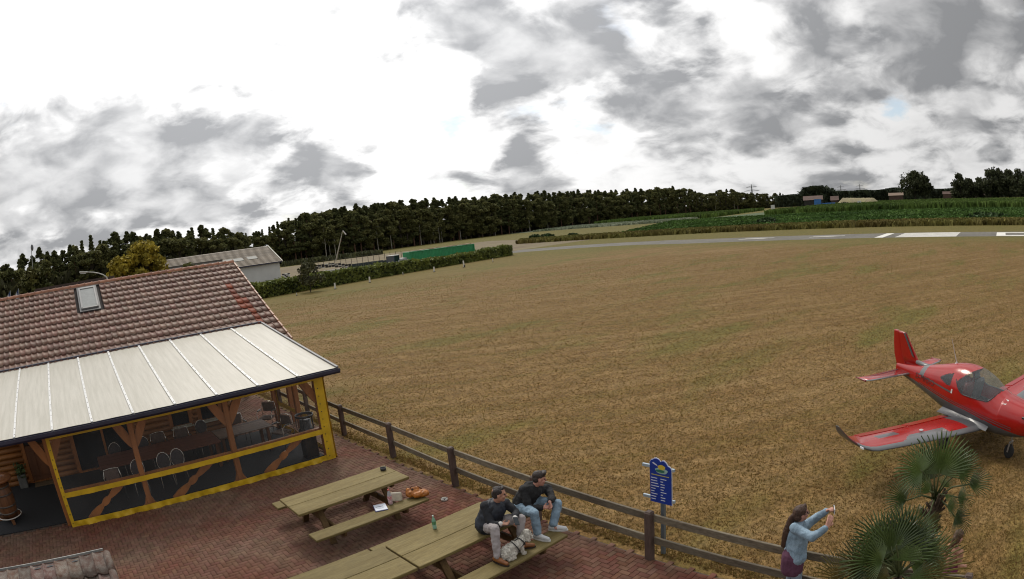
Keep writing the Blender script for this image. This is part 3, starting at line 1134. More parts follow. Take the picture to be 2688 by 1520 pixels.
# timber frame
px_ = [-3.8, -1.33, 0.99, 3.5, 6.0]
PY = 14.32
def post(x, y, z1, lean=0):
    p = MB(); p.box((x, y, z1 / 2), (.14, .14, z1), None, .012)
    return p.build('post', wood_frame, ver, False, True)
for x in px_:
    post(x, PY, 2.3)
post(6.12, 18.15, 2.95); post(6.12, 16.2, 2.62)
m = MB(); m.bar((-5.2, PY, 2.36), (6.3, PY, 2.36), .16, .12); m.build('front_beam', wood_frame, ver, False, True)
m = MB(); m.bar((6.12, 14.2, 2.32), (6.12, 18.3, 2.92), .14, .12); m.build('side_beam', wood_frame, ver, False, True)
for k in range(9):
    x = -4.6 + k * 1.33
    m = MB(); m.bar(vp(x, .35, -.09), vp(x, VL - .9, -.09), .08, .12, VNR); m.build('rafter', wood_frame, ver, False, True)
m = MB(); m.bar((-1.3, PY, .84), (6.0, PY, .84), .09, .08); m.build('rail', wood_frame, ver, False, True)
def brace(x, side):
    """curved knee brace from post to beam"""
    pts = []
    n = 8
    for i in range(n + 1):
        t = i / n
        pts.append((side * (.06 + .5 * t ** 1.3), 1.52 + .78 * t))
    lo = [(side * (.06 + .5 * (i / n) ** .62), 1.52 + .78 * (i / n) + .0) for i in range(n + 1)]
    poly = [(side * .05, 1.5), (side * .05, 1.72)] + [(side * (.05 + .36 * (i / n) ** 1.7), 1.72 + .58 * i / n) for i in range(1, n + 1)] + [(side * .56, 2.3)] + [(side * (.05 + .51 * ((n - i) / n) ** .8), 1.5 + .8 * ((n - i) / n)) for i in range(1, n)]
    if side < 0: poly = poly[::-1]
    b = MB(); b.prism(poly, .09, (x, PY + .045, 0), (1, 0, 0), (0, 0, 1))
    return b.build('knee_brace', wood_frame, ver, False, True)
for x in px_[1:]:
    for s in ((-1, 1) if x < 5.9 else (-1,)):
        brace(x, s)
def foot(x, side):
    poly = [(side * .04, .02), (side * .3, .02), (side * .24, .06), (side * .14, .13), (side * .08, .28), (side * .04, .32)]
    if side < 0: poly = poly[::-1]
    b = MB(); b.prism(poly, .08, (x, PY + .04, 0), (1, 0, 0), (0, 0, 1)); b.build('foot_bracket', wood_frame, ver, False, True)
for x in px_[2:4]:
    foot(x, -1); foot(x, 1)
for (xa, xb) in ((-.72, .42), (1.66, 2.86), (4.2, 5.36)):
    b = MB()
    # carved diagonal: widening blades either side of a round boss
    A, B = Vector((xa, PY, .06)), Vector((xb, PY, .78))
    d = (B - A).normalized(); nn = Vector((-d.z, 0, d.x))
    L_ = (B - A).length
    prof = [(0, .10), (.14, .12), (.28, .10), (.40, .05), (.44, .085), (.5, .1), (.56, .085), (.6, .05), (.72, .09), (.86, .11), (1, .085)]
    up_ = [(t * L_, w * .82) for t, w in prof]; dn = [(t * L_, -w * .82) for t, w in prof][::-1]
    b.prism(dn + up_, .06, A + Vector((0, .03, 0)), d, nn)
    b.build('carved_brace', wood_frame, ver, False, True)
# ---- clear curtains with yellow borders
yel = mat('yellow_pvc', (0.58, 0.37, 0.016), 0.42, 0.14, 3, bump=0.2, bscale=9)
film = clear_film('clear_film', (0.35, 0.36, 0.36), 0.93, 0.12)
CY = 14.13
def fabric(name, o, ux, uz, w, h, nx, nz, wav, parent, material, seed=0, hem=0.0):
    """wavy strip: o corner, ux direction (unit), uz up; wav amplitude in metres, hem = wave of the lower edge"""
    r_ = random.Random(seed)
    ph = [r_.uniform(0, 6.3) for _ in range(6)]
    nrm = ux.cross(uz)
    m = MB()
    vs = []
    for j in range(nz + 1):
        for i in range(nx + 1):
            u, v = i / nx, j / nz
            a = u * w
            q = math.sin(a * 7 + ph[0] + v * 1.5) * .5 + math.sin(a * 17 + ph[1] - v * 2) * .35 + math.sin(a * 31 + ph[2] + 3 * v) * .25
            low = (1 - v)
            zoff = hem * (math.sin(a * 5 + ph[3]) * .6 + math.sin(a * 13 + ph[4]) * .4) * low
            vs.append(o + ux * a + uz * (v * h + zoff) + nrm * (wav * q * (.35 + .65 * low)))
    m.add(vs, [(j * (nx + 1) + i, j * (nx + 1) + i + 1, (j + 1) * (nx + 1) + i + 1, (j + 1) * (nx + 1) + i) for j in range(nz) for i in range(nx)])
    return m.build(name, material, parent, True, True)
eye_me = bpy.data.meshes.new('eyelet')
t_ = MB(); t_.lathe([(.013, 0), (.013, .008), (.006, .012)], n=8, rot=Matrix.Rotation(PI / 2, 3, 'X'))
eye_me.from_pydata(t_.v, [], t_.f); eye_me.materials.append(black)
UX, UZ = Vector((1, 0, 0)), Vector((0, 0, 1))
def curtain(o, ux, L, hl, sl, sr, zt, seed):
    fabric('yellow_border', o + UZ * (zt - .055), ux, UZ, L, .055, 60, 1, .004, ver, yel, seed)
    fabric('yellow_border', o + UZ * .755 - ux.cross(UZ) * -.006, ux, UZ, L, .125, 120, 3, .005, ver, yel, seed + 1, .006)
    fabric('yellow_border', o + UZ * .012 - ux.cross(UZ) * -.016, ux, UZ, L, .165, 260, 7, .04, ver, yel, seed + 2, .026)
    if sl: fabric('yellow_border', o + UZ * .02 - ux.cross(UZ) * -.014, ux, UZ, sl, zt - .02, 3, 26, .003, ver, yel, seed + 3)
    if sr: fabric('yellow_border', o + ux * (L - sr) + UZ * .02 - ux.cross(UZ) * -.014, ux, UZ, sr, zt - .02, 6, 30, .009, ver, yel, seed + 4)
    for (z0, z1) in ((.15, .76), (.87, zt - .05)):
        f = MB()
        vs = []
        n = 14
        for j in (0, 1):
            for i in range(n + 1):
                vs.append(o + ux * (L * i / n) + UZ * (z0 if j == 0 else z1) + ux.cross(UZ) * -(-.002 + .008 * math.sin(i * 1.7)))
        f.add(vs, [(i, i + 1, n + 2 + i, n + 1 + i) for i in range(n)])
        f.build('clear_pane', film, ver, True, True)
curtain(Vector((-1.285, CY, 0)), UX, 7.42, 0, .1, .25, 2.2, 3)
curtain(Vector((6.2, 18.1, 0)), Vector((0, -1, 0)), 3.95, 0, .1, .1, 2.2, 23)
for x, n_ in ((-1.235, 9), (5.96, 10)):
    for q in range(n_):
        inst('eyelet', eye_me, ver, Vector((x, CY - .024, .14 + q * (2.0 / n_))) - ver.location)

# ---- carpet and furniture inside
cp = MB(); cp.box((.4, 16.45, .022), (11.2, 3.75, .02))
tag(cp.build('carpet', mat('carpet', (0.02, 0.022, 0.026), 0.95, .3, 30)), 'dark carpet covering the veranda floor', 'carpet', kind='structure')
def plank_table(name, x0, x1, y0, y1, nb, material, legm, label):
    root = empty(name, ((x0 + x1) / 2, (y0 + y1) / 2, .032))
    w = (y1 - y0) / nb
    for i in range(nb):
        b = MB(); b.box((0, -(y1 - y0) / 2 + w * (i + .5), .705), (x1 - x0, w - .006, .03), None, .004)
        b.build('plank', material, root)
    for sx_ in (-1, 1):
        for sy in (-1, 1):
            l = MB(); l.box((sx_ * ((x1 - x0) / 2 - .12), sy * ((y1 - y0) / 2 - .15), .345), (.08, .08, .69)); l.build('leg', legm, root)
    a = MB(); a.box((0, 0, .65), (x1 - x0 - .3, .06, .07)); a.build('apron', legm, root)
    return tag(root, label, 'table')
plank_table('long_table', -.07, 3.55, 15.78, 17.03, 4, mat('brown_table', (0.12, 0.042, 0.024), 0.4, .2, 3, (.3, 3, 1), rand=.12), wood_dark, 'long red-brown table standing inside the veranda')
plank_table('plank_table', 3.58, 5.2, 16.03, 17.0, 6, mat('grey_table', (0.17, 0.115, 0.085), 0.6, .3, 4, (.2, 4, 1), rand=.25), wood_dark, 'weathered grey plank table at the right end of the veranda')
chrome = mat('chrome', (0.62, 0.6, 0.56), 0.25, .08, metal=.9)
cushion = mat('cushion', (0.055, 0.048, 0.05), 0.85, .2, 12)
cushion_b = mat('cushion_brown', (0.12, 0.085, 0.07), 0.85, .2, 12)
def oval_chair():
    r = empty('banquet_chair', (0, 0, 0))
    s = MB(); s.ell((0, 0, .44), (.22, .22, .04)); s.build('seat', cushion, r, True)
    pts = [(.19 * math.sin(a), -.21 - .03 * math.cos(a), .68 - .24 * math.cos(a)) for a in [R(25 + 310 * i / 16) for i in range(17)]]
    f = MB(); f.tube([(p[0], p[1], p[2]) for p in pts], .012, 6); f.build('back_frame', chrome, r, True)
    b = MB()
    b.prism([(.175 * math.sin(2 * PI * i / 16), .7 + .2 * math.cos(2 * PI * i / 16)) for i in range(16)], .03, (0, -.205, 0), (1, 0, 0), (0, 0, 1)); b.build('backrest', cushion, r)
    for sx_ in (-1, 1):
        for (y0, y1) in ((.17, .21), (-.17, -.22)):
            l = MB(); l.tube([(sx_ * .17, y0, .44), (sx_ * .19, y1, 0)], .011, 6); l.build('leg', chrome, r)
    return r
def arm_chair():
    r = empty('arm_chair', (0, 0, 0))
    s = MB(); s.box((0, .02, .44), (.44, .44, .05), None, .02); s.build('seat', cushion_b, r)
    b = MB(); b.box((0, -.22, .72), (.4, .035, .3), Matrix.Rotation(R(-8), 3, 'X'), .015); b.build('backrest', cushion_b, r)
    for sx_ in (-1, 1):
        x = sx_ * .25
        f = MB(); f.tube([(x, -.26, 0), (x, -.235, .62), (x * .85, -.25, .86)], .012, 6); f.tube([(x, -.24, .62), (x, .1, .66), (x, .2, .62), (x, .22, .4), (x, .24, 0)], .012, 6)
        f.build('side_frame', chrome, r, True)
        a = MB(); a.box((x, .0, .67), (.045, .26, .025), None, .008); a.build('armrest', black, r)
    f = MB(); f.tube([(-.215, -.25, .86), (0, -.265, .885), (.215, -.25, .86)], .012, 6); f.build('top_rail', chrome, r, True)
    return r
pc_, pa = oval_chair(), arm_chair()
chs = [(pc_, .97, 15.5, 0, 'dark oval-backed chair on the near side of the long table beside the middle post'),
       (pc_, 2.15, 15.62, 0, 'dark oval-backed chair at the middle of the long table near side'),
       (pc_, 1.72, 15.58, .1, 'dark oval-backed chair between two others on the near side of the long table'),
       (pc_, .55, 17.2, PI, 'oval-backed chair at the far left of the long table'),
       (pc_, 1.47, 17.2, PI, 'oval-backed chair on the far side behind the left middle post'),
       (pc_, 3.45, 17.55, PI, 'oval-backed chair on the far side in front of the window'),
       (pa, .22, 15.42, 0, 'chrome armchair at the near left corner of the long table'),
       (pa, 2.75, 17.3, PI, 'chrome armchair on the far side of the long table'),
       (pa, 2.0, 17.35, PI, 'brown armchair on the far side left of the chrome one'),
       (pa, 4.55, 17.4, PI, 'brown armchair behind the grey plank table'),
       (pa, 5.72, 18.0, 2.4, 'chrome armchair standing in the far right corner of the veranda'),
       (pa, 5.5, 16.15, 2.0, 'chrome armchair at the right end of the grey plank table')]
seen = set()
for (p, x, y, rz, lb) in chs:
    o = p if p not in seen else copy_tree(p)
    seen.add(p)
    o.location = (x, y, .032); o.rotation_euler = (0, 0, rz)
    tag(o, lb, 'chair', 'chairs in the veranda')
# patio heater / bin
ht = empty('stand_ashtray', (5.72, 14.78, .032))
m = MB(); m.box((0, 0, .38), (.36, .34, .76), None, .02); m.build('base_box', black, ht)
m = MB(); m.lathe([(.0, .76), (.2, .76), (.2, .78), (.16, .8), (.16, 1.02), (.0, 1.02)], n=16, capb=False, capt=False); m.build('drum', black, ht, True)
m = MB(); m.lathe([(.24, 1.1), (.255, 1.12), (.255, 1.16), (.235, 1.16), (.235, 1.12)], n=24, capb=False, capt=False); m.build('rim', black, ht, True)
m = MB(); m.lathe([(.24, .77), (.24, 1.11)], n=24, capb=False, capt=False); m.build('glass', film, ht, True)
for k in range(5):
    a = 2 * PI * k / 5 + .3
    m = MB(); m.tube([(.245 * math.cos(a), .245 * math.sin(a), .76), (.245 * math.cos(a), .245 * math.sin(a), 1.12)], .01, 6); m.build('rod', black, ht)
tag(ht, 'black stand with a round glass-sided top in the right front veranda corner', 'stand')
# barrel table at the entrance
br = empty('barrel_table', (-3.22, 15.5, .032)); br.scale = (1.25, 1.25, 1.12)
stave = mat('barrel_wood', (0.15, 0.062, 0.024), 0.5, .25, 5, (3, 3, .3))
m = MB()
for k in range(16):
    pass
m.lathe([(.2, .1), (.245, .3), (.262, .5), (.245, .7), (.2, .9)], n=24); m.build('barrel', stave, br, True)
for z, r_ in ((.2, .232), (.37, .259), (.63, .259), (.8, .232)):
    h = MB(); h.lathe([(r_, z), (r_ + .006, z + .005), (r_ + .006, z + .035), (r_, z + .04)], n=24, capb=False, capt=False); h.build('hoop', mat('hoop_iron', (0.12, 0.1, 0.085), 0.5, .2, metal=.5), br, True)
m = MB(); m.lathe([(.34, .95), (.355, .97), (.355, 1.0), (.34, 1.02), (.09, 1.02), (.09, 1.0)], n=28, capt=True); m.build('table_top', mat('barrel_top', (0.26, 0.1, 0.035), 0.4, .2, 5), br, True)
m = MB()
m.tube([(.31 * math.cos(2 * PI * k / 24), .31 * math.sin(2 * PI * k / 24), .13) for k in range(25)], .013, 6); m.build('foot_ring', mat('white_metal', (0.6, 0.58, 0.54), 0.35, .1), br, True)
for k in range(3):
    a = 2 * PI * k / 3 - 1.3
    l = MB(); l.bar((.05 * math.cos(a), .05 * math.sin(a), .06), (.36 * math.cos(a), .36 * math.sin(a), .05), .07, .1); l.build('leg', stave, br)
l = MB(); l.lathe([(.07, .0), (.07, .12)], n=12); l.build('pedestal', stave, br)
tag(br, 'brown wine barrel standing table with white foot ring', 'table')
# planter and mat by the door
pt = empty('planter', (-2.85, 18.05, .032))
m = MB(); m.box((0, 0, .2), (.3, .26, .4), None, .015); m.build('pot', mat('grey_pot', (0.12, 0.12, 0.11), .7, .2), pt)
leaf_cloud('foliage', nrg.normal(0, .09, (140, 3)) + np.array([0, 0, .5]), .07, mat('planter_leaf', (0.06, 0.09, 0.03), .8, .2, attr=.4), pt)
tag(pt, 'grey planter with a green plant beside the door', 'planter')
dm = MB(); dm.box((-2.05, 18.02, .045), (.8, .42, .02), None, .004)
tag(dm.build('doormat', mat('coir', (0.13, 0.09, 0.05), .95, .3, 40)), 'brown doormat in front of the panelled door', 'mat')

# ================================================================== small tiled hut at the lower left
hut = empty('serving_hut', (-1.75, 5.9, 0))
tag(hut, 'small hut whose weathered tiled roof edge shows at the bottom left corner', 'hut')
HT0, HZ0 = 6.66, 2.5
hth = R(17)
tile_old = mat('old_tile', (0.13, 0.058, 0.04), 0.8, 0.35, 9, col2=(0.12, 0.1, 0.085), rand=0.3, hue=.015, fine=.3, bump=.3, bscale=40)
me_old = me_tile.copy(); me_old.materials.clear(); me_old.materials.append(tile_old)
m = MB(); m.prism([(HT0 + .02, HZ0 - .06), (HT0 + .02, HZ0 - .1), (5.0, HZ0 - .1 - (HT0 - 5.0) * math.tan(hth)), (5.0, HZ0 - .06 - (HT0 - 5.0) * math.tan(hth))], 2.75, (-3.1, 0, 0), (0, 1, 0), (0, 0, 1))
hr = m.build('roof', wood_dark, hut, False, True)
hup = Vector((0, math.cos(hth), math.sin(hth)))
for i in range(5):
    for j in range(15):
        s = -(i + 1) * .33 + .02
        p = Vector((-.5 - j * TW * .84, HT0, HZ0 - .03)) + hup * s
        inst('roof_tile', me_old, hr, p - hut.location, (hth + rnd.uniform(-.02, .02), rnd.uniform(-.02, .02), rnd.uniform(-.015, .015)), (.84, .86, .95))
m = MB(); m.bar((-3.1, HT0 + .06, HZ0 - .05), (-.36, HT0 + .06, HZ0 - .05), .1, .06); m.build('gap_shade_strip', black, hr, False, True)  # black strip standing in for the shade in the gap above the tiles
m = MB(); m.bar((-3.1, HT0 + .125, HZ0 - .0), (-.33, HT0 + .125, HZ0 - .0), .01, .03); m.build('metal_edge', mat('zinc', (0.4, 0.4, 0.38), .4, .15, metal=.5), hr, False, True)
for i in range(5):
    m = MB(); m.tube([Vector((-.3, HT0, HZ0)) + hup * (-.33 * i), Vector((-.3, HT0, HZ0 - .02)) + hup * (-.33 * (i + 1) - .03)], [.05, .056], 8); m.build('verge_tile', tile_old, hr, True, True)
for (cx_, cy_, sx_, sy_) in ((-.45, 5.85, .06, 1.45), (-2.95, 5.85, .06, 1.45), (-1.7, 6.55, 2.5, .06), (-1.7, 5.15, 2.5, .06)):
    m = MB(); m.box((cx_, cy_, .95 if cy_ < 5.5 or sx_ < 1 else 1.15), (sx_, sy_, 1.9 if cy_ < 5.5 or sx_ < 1 else 2.3)); m.build('wall', wood_frame, hut, False, True)
# ================================================================== picnic tables
pine = mat('treated_pine', (0.195, 0.145, 0.05), 0.75, 0.26, 3.2, (.3, 2.6, 3.2), col2=(0.15, 0.118, 0.048), rand=0.12, fine=.22, bump=.25, bscale=14, spec=.3)
pine_leg = mat('treated_leg', (0.1, 0.06, 0.024), 0.75, 0.3, 4, (1, 1, .4), rand=0.15, fine=.2, spec=.25)
PZ = 0.03
def picnic(x0, x1, yc, label):
    L = x1 - x0
    r = empty('picnic_table', ((x0 + x1) / 2, yc, PZ))
    T = .75 - PZ
    for s in (-1, 1):
        b = MB(); b.box((0, s * .241, T - .0275), (L, .472, .055), None, .008); b.build('top_plank', pine, r)
        b = MB(); b.box((0, s * .925, .45 - PZ - .025), (L, .35, .05), None, .008); b.build('bench_plank', pine, r)
    for sx_ in (-1, 1):
        x = sx_ * (L / 2 - .5)
        for s in (-1, 1):
            l = MB(); l.bar((x, s * .23, T - .06), (x, s * .66, .0), .055, .12, (1, 0, 0)); l.build('leg', pine_leg, r)
        c = MB()
        e = [(-.43, 0), (-.40, -.07), (-.34, -.1), (.34, -.1), (.40, -.07), (.43, 0)]
        c.prism(e, .045, (x + .1 * sx_ + .0225, 0, T - .0555), (0, 1, 0), (0, 0, 1)); c.build('top_bearer', pine_leg, r)
        c = MB()
        e = [(-1.09, 0), (-1.07, -.08), (-.98, -.125), (.98, -.125), (1.07, -.08), (1.09, 0)]
        c.prism(e, .045, (x - .055 * sx_ + .0225, 0, .45 - PZ - .0505), (0, 1, 0), (0, 0, 1)); c.build('bench_bearer', pine_leg, r)
        d = MB(); d.bar((x - sx_ * .06, 0, .36), (x - sx_ * .52, 0, T - .06), .06, .09); d.build('brace', pine_leg, r)
    return tag(r, label, 'picnic table', 'picnic tables on the terrace')
picnic(3.36, 5.83, 10.48, 'picnic table near the veranda with bags and a red bottle on its bench')
picnic(3.93, 6.37, 7.39, 'picnic table the two men sit on')
picnic(1.44, 3.895, 7.39, 'picnic table at the bottom edge butted end to end to the men\'s table')

# ================================================================== fence
post_m = mat('fence_post', (0.085, 0.056, 0.045), 0.7, 0.25, 4, (1, 1, .3), rand=.15, fine=.15)
rail_m = mat('fence_rail', (0.165, 0.128, 0.086), 0.85, 0.35, 4, (1, .3, 1), col2=(0.13, 0.112, 0.078), rand=.18, fine=.25, bump=.3, bscale=18)
FP = [(7.33, 21.1), (7.29, 18.42), (7.235, 15.72), (7.225, 13.01), (7.12, 10.3), (7.06, 7.72), (7.0, 5.12), (6.955, 2.52), (6.91, -.1)]
fence = empty('rail_fence', (7.0, 5.12, 0))
for i, (x, y) in enumerate(FP):
    p = MB()
    p.box((x, y, .445), (.125, .125, .93), None, .012)
    p.box((x, y, .916), (.095, .095, .016), None, .006)
    p.build('post', post_m, fence, False, True)
for (x, y), (x2, y2) in zip(FP[:-1], FP[1:]):
    for z in (.80, .385):
        b = MB()
        w = [rnd.uniform(-.006, .006) for _ in range(2)]
        b.bar((x + .045, y - .06, z + w[0]), (x2 + .045, y2 + .06, z + w[1]), .045, .125, ch=.006)
        b.build('rail', rail_m, fence, False, True)
tag(fence, 'low wooden fence of dark posts and two weathered rails edging the terrace', 'fence')

# ================================================================== price board by the fence
SGX = 7.2
sg = empty('price_board', (7.27, 5.05, 0))
m = MB(); m.box((7.27, 5.04, .62), (.06, .06, 1.28)); m.build('pole', mat('grey_pole', (0.16, 0.2, 0.23), .4, .1, metal=.4), sg, False, True)
alu = mat('alu_bar', (0.38, 0.45, 0.5), .35, .1, metal=.3)
for z in (1.585, 1.045):
    m = MB(); m.bar((SGX + .045, 4.80, z), (SGX + .045, 5.4, z), .035, .045); m.build('cross_bar', alu, sg, False, True)
# outline, u to the right (towards -y), v up
ol = [(0, 0), (.395, 0), (.395, .60), (.375, .64), (.33, .655), (.3, .70), (.26, .73), (.22, .725), (.2, .70), (.175, .74), (.13, .755), (.085, .745), (.06, .725), (.03, .715), (0, .67)]
U, Vv = Vector((0, -1, 0)), Vector((0, 0, 1))
def board(poly, x, th, mt, name, parent, off=(0, 0)):
    m = MB(); m.prism([(p[0] + off[0], p[1] + off[1]) for p in poly], th, (x, 5.225, 1.0), U, Vv); return m.build(name, mt, parent, False, True)
edge = [(max(-.008, p[0] - .008) if p[0] < .2 else p[0] + .008, p[1] - .008 if p[1] < .1 else p[1] + .008) for p in ol]
white_m = mat('sign_white', (0.6, 0.62, 0.66), .4, .05)
board(edge, SGX + .012, .012, white_m, 'board_edge', sg)
face = board(ol, SGX, .012, mat('sign_blue', (0.012, 0.04, 0.27), .3, .12, 4), 'board', sg)
def mark(u0, v0, w, h, mt):
    m = MB(); m.box((SGX - .0145, 5.225 - u0 - w / 2, 1.0 + v0 + h / 2), (.003, w, h)); o = m.build('print_line', mt, sg, False, True); return o
pale = mat('print_white', (0.62, 0.65, 0.72), .5, .05)
yelp = mat('print_yellow', (0.5, 0.42, 0.08), .5, .1)
rr = random.Random(3)
for i in range(9):
    v = .05 + i * .046
    mark(.02, v, rr.uniform(.06, .15), .012, pale)
    mark(.2, v, rr.uniform(.035, .12), .012, pale)
mark(.03, .475, .33, .012, yelp)
def disc(cu, cv, ru, rv, mt, name, x):
    m = MB(); m.prism([(cu + ru * math.cos(2 * PI * k / 18) * (1 + .08 * math.sin(5 * 2 * PI * k / 18)), cv + rv * math.sin(2 * PI * k / 18)) for k in range(18)], .003, (x, 5.225, 1.0), U, Vv); return m.build(name, mt, sg, False, True)
disc(.22, .565, .115, .05, mat('print_mint', (0.32, 0.5, 0.45), .5, .1), 'emblem_cloud', SGX - .013)
disc(.225, .625, .068, .042, mat('print_sun', (0.62, 0.46, 0.05), .5, .1), 'emblem_sun', SGX - .0165)
disc(.2, .562, .085, .024, mat('print_green', (0.03, 0.16, 0.1), .5, .1), 'emblem_band', SGX - .0195)
m = MB(); m.prism([(.05, .675), (.075, .69), (.14, .655), (.15, .635), (.12, .645), (.085, .66)], .003, (SGX - .0135, 5.225, 1.0), U, Vv); m.build('emblem_plane', pale, sg, False, True)
tag(sg, 'blue price board with wavy top on a pole at the fence', 'sign')

# ================================================================== things on the tables and the ground
def bottle(x, y, z, h, r, body, label_m, capm, lab, fill, fm):
    o = empty('bottle', (x, y, z))
    b = MB(); b.lathe([(r * .55, 0), (r * .95, .012), (r, .03), (r, h * .3), (r * .93, h * .36), (r, h * .42), (r, h * .6), (r * .75, h * .74), (r * .38, h * .86), (r * .34, h * .93)], n=16); b.build('body', body, o, True)
    b = MB(); b.lathe([(r * 1.02, h * .36), (r * 1.02, h * .58)], n=16, capb=False, capt=False); b.build('label_band', label_m, o, True)
    b = MB(); b.lathe([(r * .4, h * .93), (r * .4, h), (r * .3, h * 1.005)], n=12); b.build('cap', capm, o)
    if fill:
        b = MB(); b.lathe([(r * .5, .006), (r * .9, .014), (r * .93, .03), (r * .93, h * fill)], n=14); b.build('drink', fm, o, True)
    return tag(o, lab, 'bottle')
clearp = clear_film('pet_clear', (0.6, 0.62, 0.65), 0.55, 0.08)
greenp = clear_film('pet_green', (0.25, 0.5, 0.36), 0.35, 0.08)
bottle(5.16, 9.72, .452, .33, .044, clearp, mat('label_red', (0.45, 0.06, 0.06), .4, .25, 30, col2=(.6, .4, .4)), mat('cap_red', (0.5, .02, .02), .4, .1), 'clear plastic bottle with red label and red cap on the bench', .28, mat('pink_drink', (0.5, 0.12, 0.13), .2, .1))
bottle(4.82, 7.74, .752, .255, .034, greenp, mat('label_green', (0.02, 0.13, 0.07), .4, .25, 30, col2=(.1, .25, .12)), mat('cap_pale', (0.45, .55, .5), .4, .1), 'pale green water bottle on the men\'s picnic table', .3, mat('water_tint', (0.45, 0.55, 0.5), .1, .05))
# shoulder bag (orange leather), collapsed
def blob(name, mb, material, parent, vox, disp=0.0, dscale=.05, smooth=2, loc=None):
    me = bpy.data.meshes.new(name)
    vs = mb.v
    if parent is not None:
        p = parent.location
        vs = [(v[0] - p.x, v[1] - p.y, v[2] - p.z) for v in vs]
    me.from_pydata(vs, [], mb.f)
    me.materials.append(material)
    o = bpy.data.objects.new(name, me)
    COL.objects.link(o)
    if parent is not None: o.parent = parent
    md = o.modifiers.new('remesh', 'REMESH'); md.mode = 'VOXEL'; md.voxel_size = vox; md.use_smooth_shade = True
    if smooth:
        sm = o.modifiers.new('smooth', 'SMOOTH'); sm.factor = .5; sm.iterations = smooth
    if disp:
        tx = bpy.data.textures.get('cl%g' % dscale) or bpy.data.textures.new('cl%g' % dscale, 'CLOUDS')
        tx.noise_scale = dscale; tx.noise_depth = 3
        dm_ = o.modifiers.new('displace', 'DISPLACE'); dm_.texture = tx; dm_.strength = disp; dm_.texture_coords = 'LOCAL'; dm_.mid_level = .5
    return o
BZ = .452
bag = empty('shoulder_bag', (5.72, 9.62, BZ))
m = MB()
m.cap((5.60, 9.70, BZ + .09), (5.84, 9.56, BZ + .08), .085, .07); m.cap((5.60, 9.72, BZ + .15), (5.76, 9.66, BZ + .17), .05, .04); m.cap((5.66, 9.57, BZ + .07), (5.86, 9.5, BZ + .07), .065, .06)
blob('bag_body', m, mat('orange_leather', (0.36, 0.12, 0.015), .4, .25, 14, bump=.3, bscale=25), bag, .012, .05, .07)
m = MB(); m.tube([(5.6, 9.72, BZ + .16), (5.66, 9.68, BZ + .235), (5.76, 9.64, BZ + .22), (5.82, 9.58, BZ + .15)], .011, 6); m.build('strap', mat('strap_brown', (0.16, 0.05, 0.012), .5, .2), bag, True, True)
m = MB(); m.ell((5.655, 9.66, BZ + .165), (.03, .03, .03)); m.build('opening', mat('bag_dark', (0.03, .012, .008), .8), bag, True, True)
tag(bag, 'orange leather shoulder bag lying on the bench end', 'bag')
pu = empty('purse', (5.50, 9.66, BZ))
cream = mat('cream_leather', (0.55, 0.5, 0.4), .5, .12, 12)
rp = Matrix.Rotation(R(-38), 3, 'Z')
pa0, pb0 = rp @ Vector((1, 0, 0)), rp @ Vector((0, 1, 0))
def pouch(name, prof, half, off):
    q = MB(); q.prism(prof, 2 * half, Vector((5.50, 9.66, BZ)) - pa0 * half * -1 + pb0 * off, pb0, (0, 0, 1))
    return q.build(name, cream, pu, False, True, bevel=.008)
pouch('pouch', [(.05, 0), (-.03, 0), (-.012, .15), (.0, .17), (.018, .165)], -.095, 0)
pouch('flap', [(-.03, .012), (-.045, .01), (-.024, .16), (-.008, .185), (.008, .182), (.002, .172), (-.013, .157)], -.1, 0)
pouch('gusset', [(.075, 0), (.055, 0), (.02, .15), (.03, .16)], -.09, 0)
m = MB(); m.tube([Vector((5.5, 9.66, BZ)) + rp @ Vector((-.1, .0, .15)), Vector((5.5, 9.66, BZ)) + rp @ Vector((-.12, .07, .05)), Vector((5.5, 9.66, BZ)) + rp @ Vector((-.06, .09, .008))], .006, 6); m.build('strap', mat('purse_edge', (0.12, .09, .07), .6), pu, True, True)
tag(pu, 'cream folding purse standing on the bench beside the orange bag', 'purse')
tb = empty('folder', (4.93, 9.74, BZ))
rt = Matrix.Rotation(R(-20), 3, 'Z')
m = MB(); m.box((0, 0, .006), (.25, .31, .012), rt, .003); m.build('cover', mat('folder_blue', (0.02, 0.02, 0.11), .4, .1), tb)
m = MB(); m.box(rt @ Vector((.006, .008, .0145)), (.235, .285, .004), rt); m.build('sheet', mat('paper', (0.62, 0.66, 0.74), .6, .04), tb)
m = MB(); m.box(rt @ Vector((-.01, .035, .0175)), (.15, .022, .002), rt); m.build('headline', mat('ink', (0.03, .04, .09), .6), tb)
for k in range(3):
    m = MB(); m.box(rt @ Vector((.0, -.01 - k * .028, .0175)), (.16 - .03 * k, .006, .002), rt); m.build('text_line', mat('ink_pale', (0.3, .33, .42), .6), tb)
tag(tb, 'white printed sheet on a blue folder lying on the bench', 'folder')
def ashtray(x, y, z, r, h, mt, inner, lab):
    o = empty('ashtray', (x, y, z))
    m = MB(); m.lathe([(r * .9, 0), (r, .006), (r, h), (r * .84, h), (r * .8, h * .35), (.001, h * .3)], n=20, capt=False); m.build('bowl', mt, o, True)
    m = MB(); m.lathe([(r * .79, h * .36), (.001, h * .38)], n=16, capb=False, capt=False); m.build('ash', inner, o)
    for k in range(3):
        a = 2 * PI * k / 3
        n_ = MB(); n_.box((r * .92 * math.cos(a), r * .92 * math.sin(a), h), (.025, .02, .006)); n_.build('notch', inner, o)
    return tag(o, lab, 'ashtray')
ashtray(5.66, 10.72, .755, .062, .06, black, mat('ash', (0.05, .045, .05), .9), 'round black ashtray on the end of the table by the veranda')
ashtray(6.47, 9.84, .032, .068, .045, mat('ash_white', (0.5, .48, .44), .4, .1), mat('ash', (0.05, .045, .05), .9), 'white round ashtray on the paving beyond the bench')
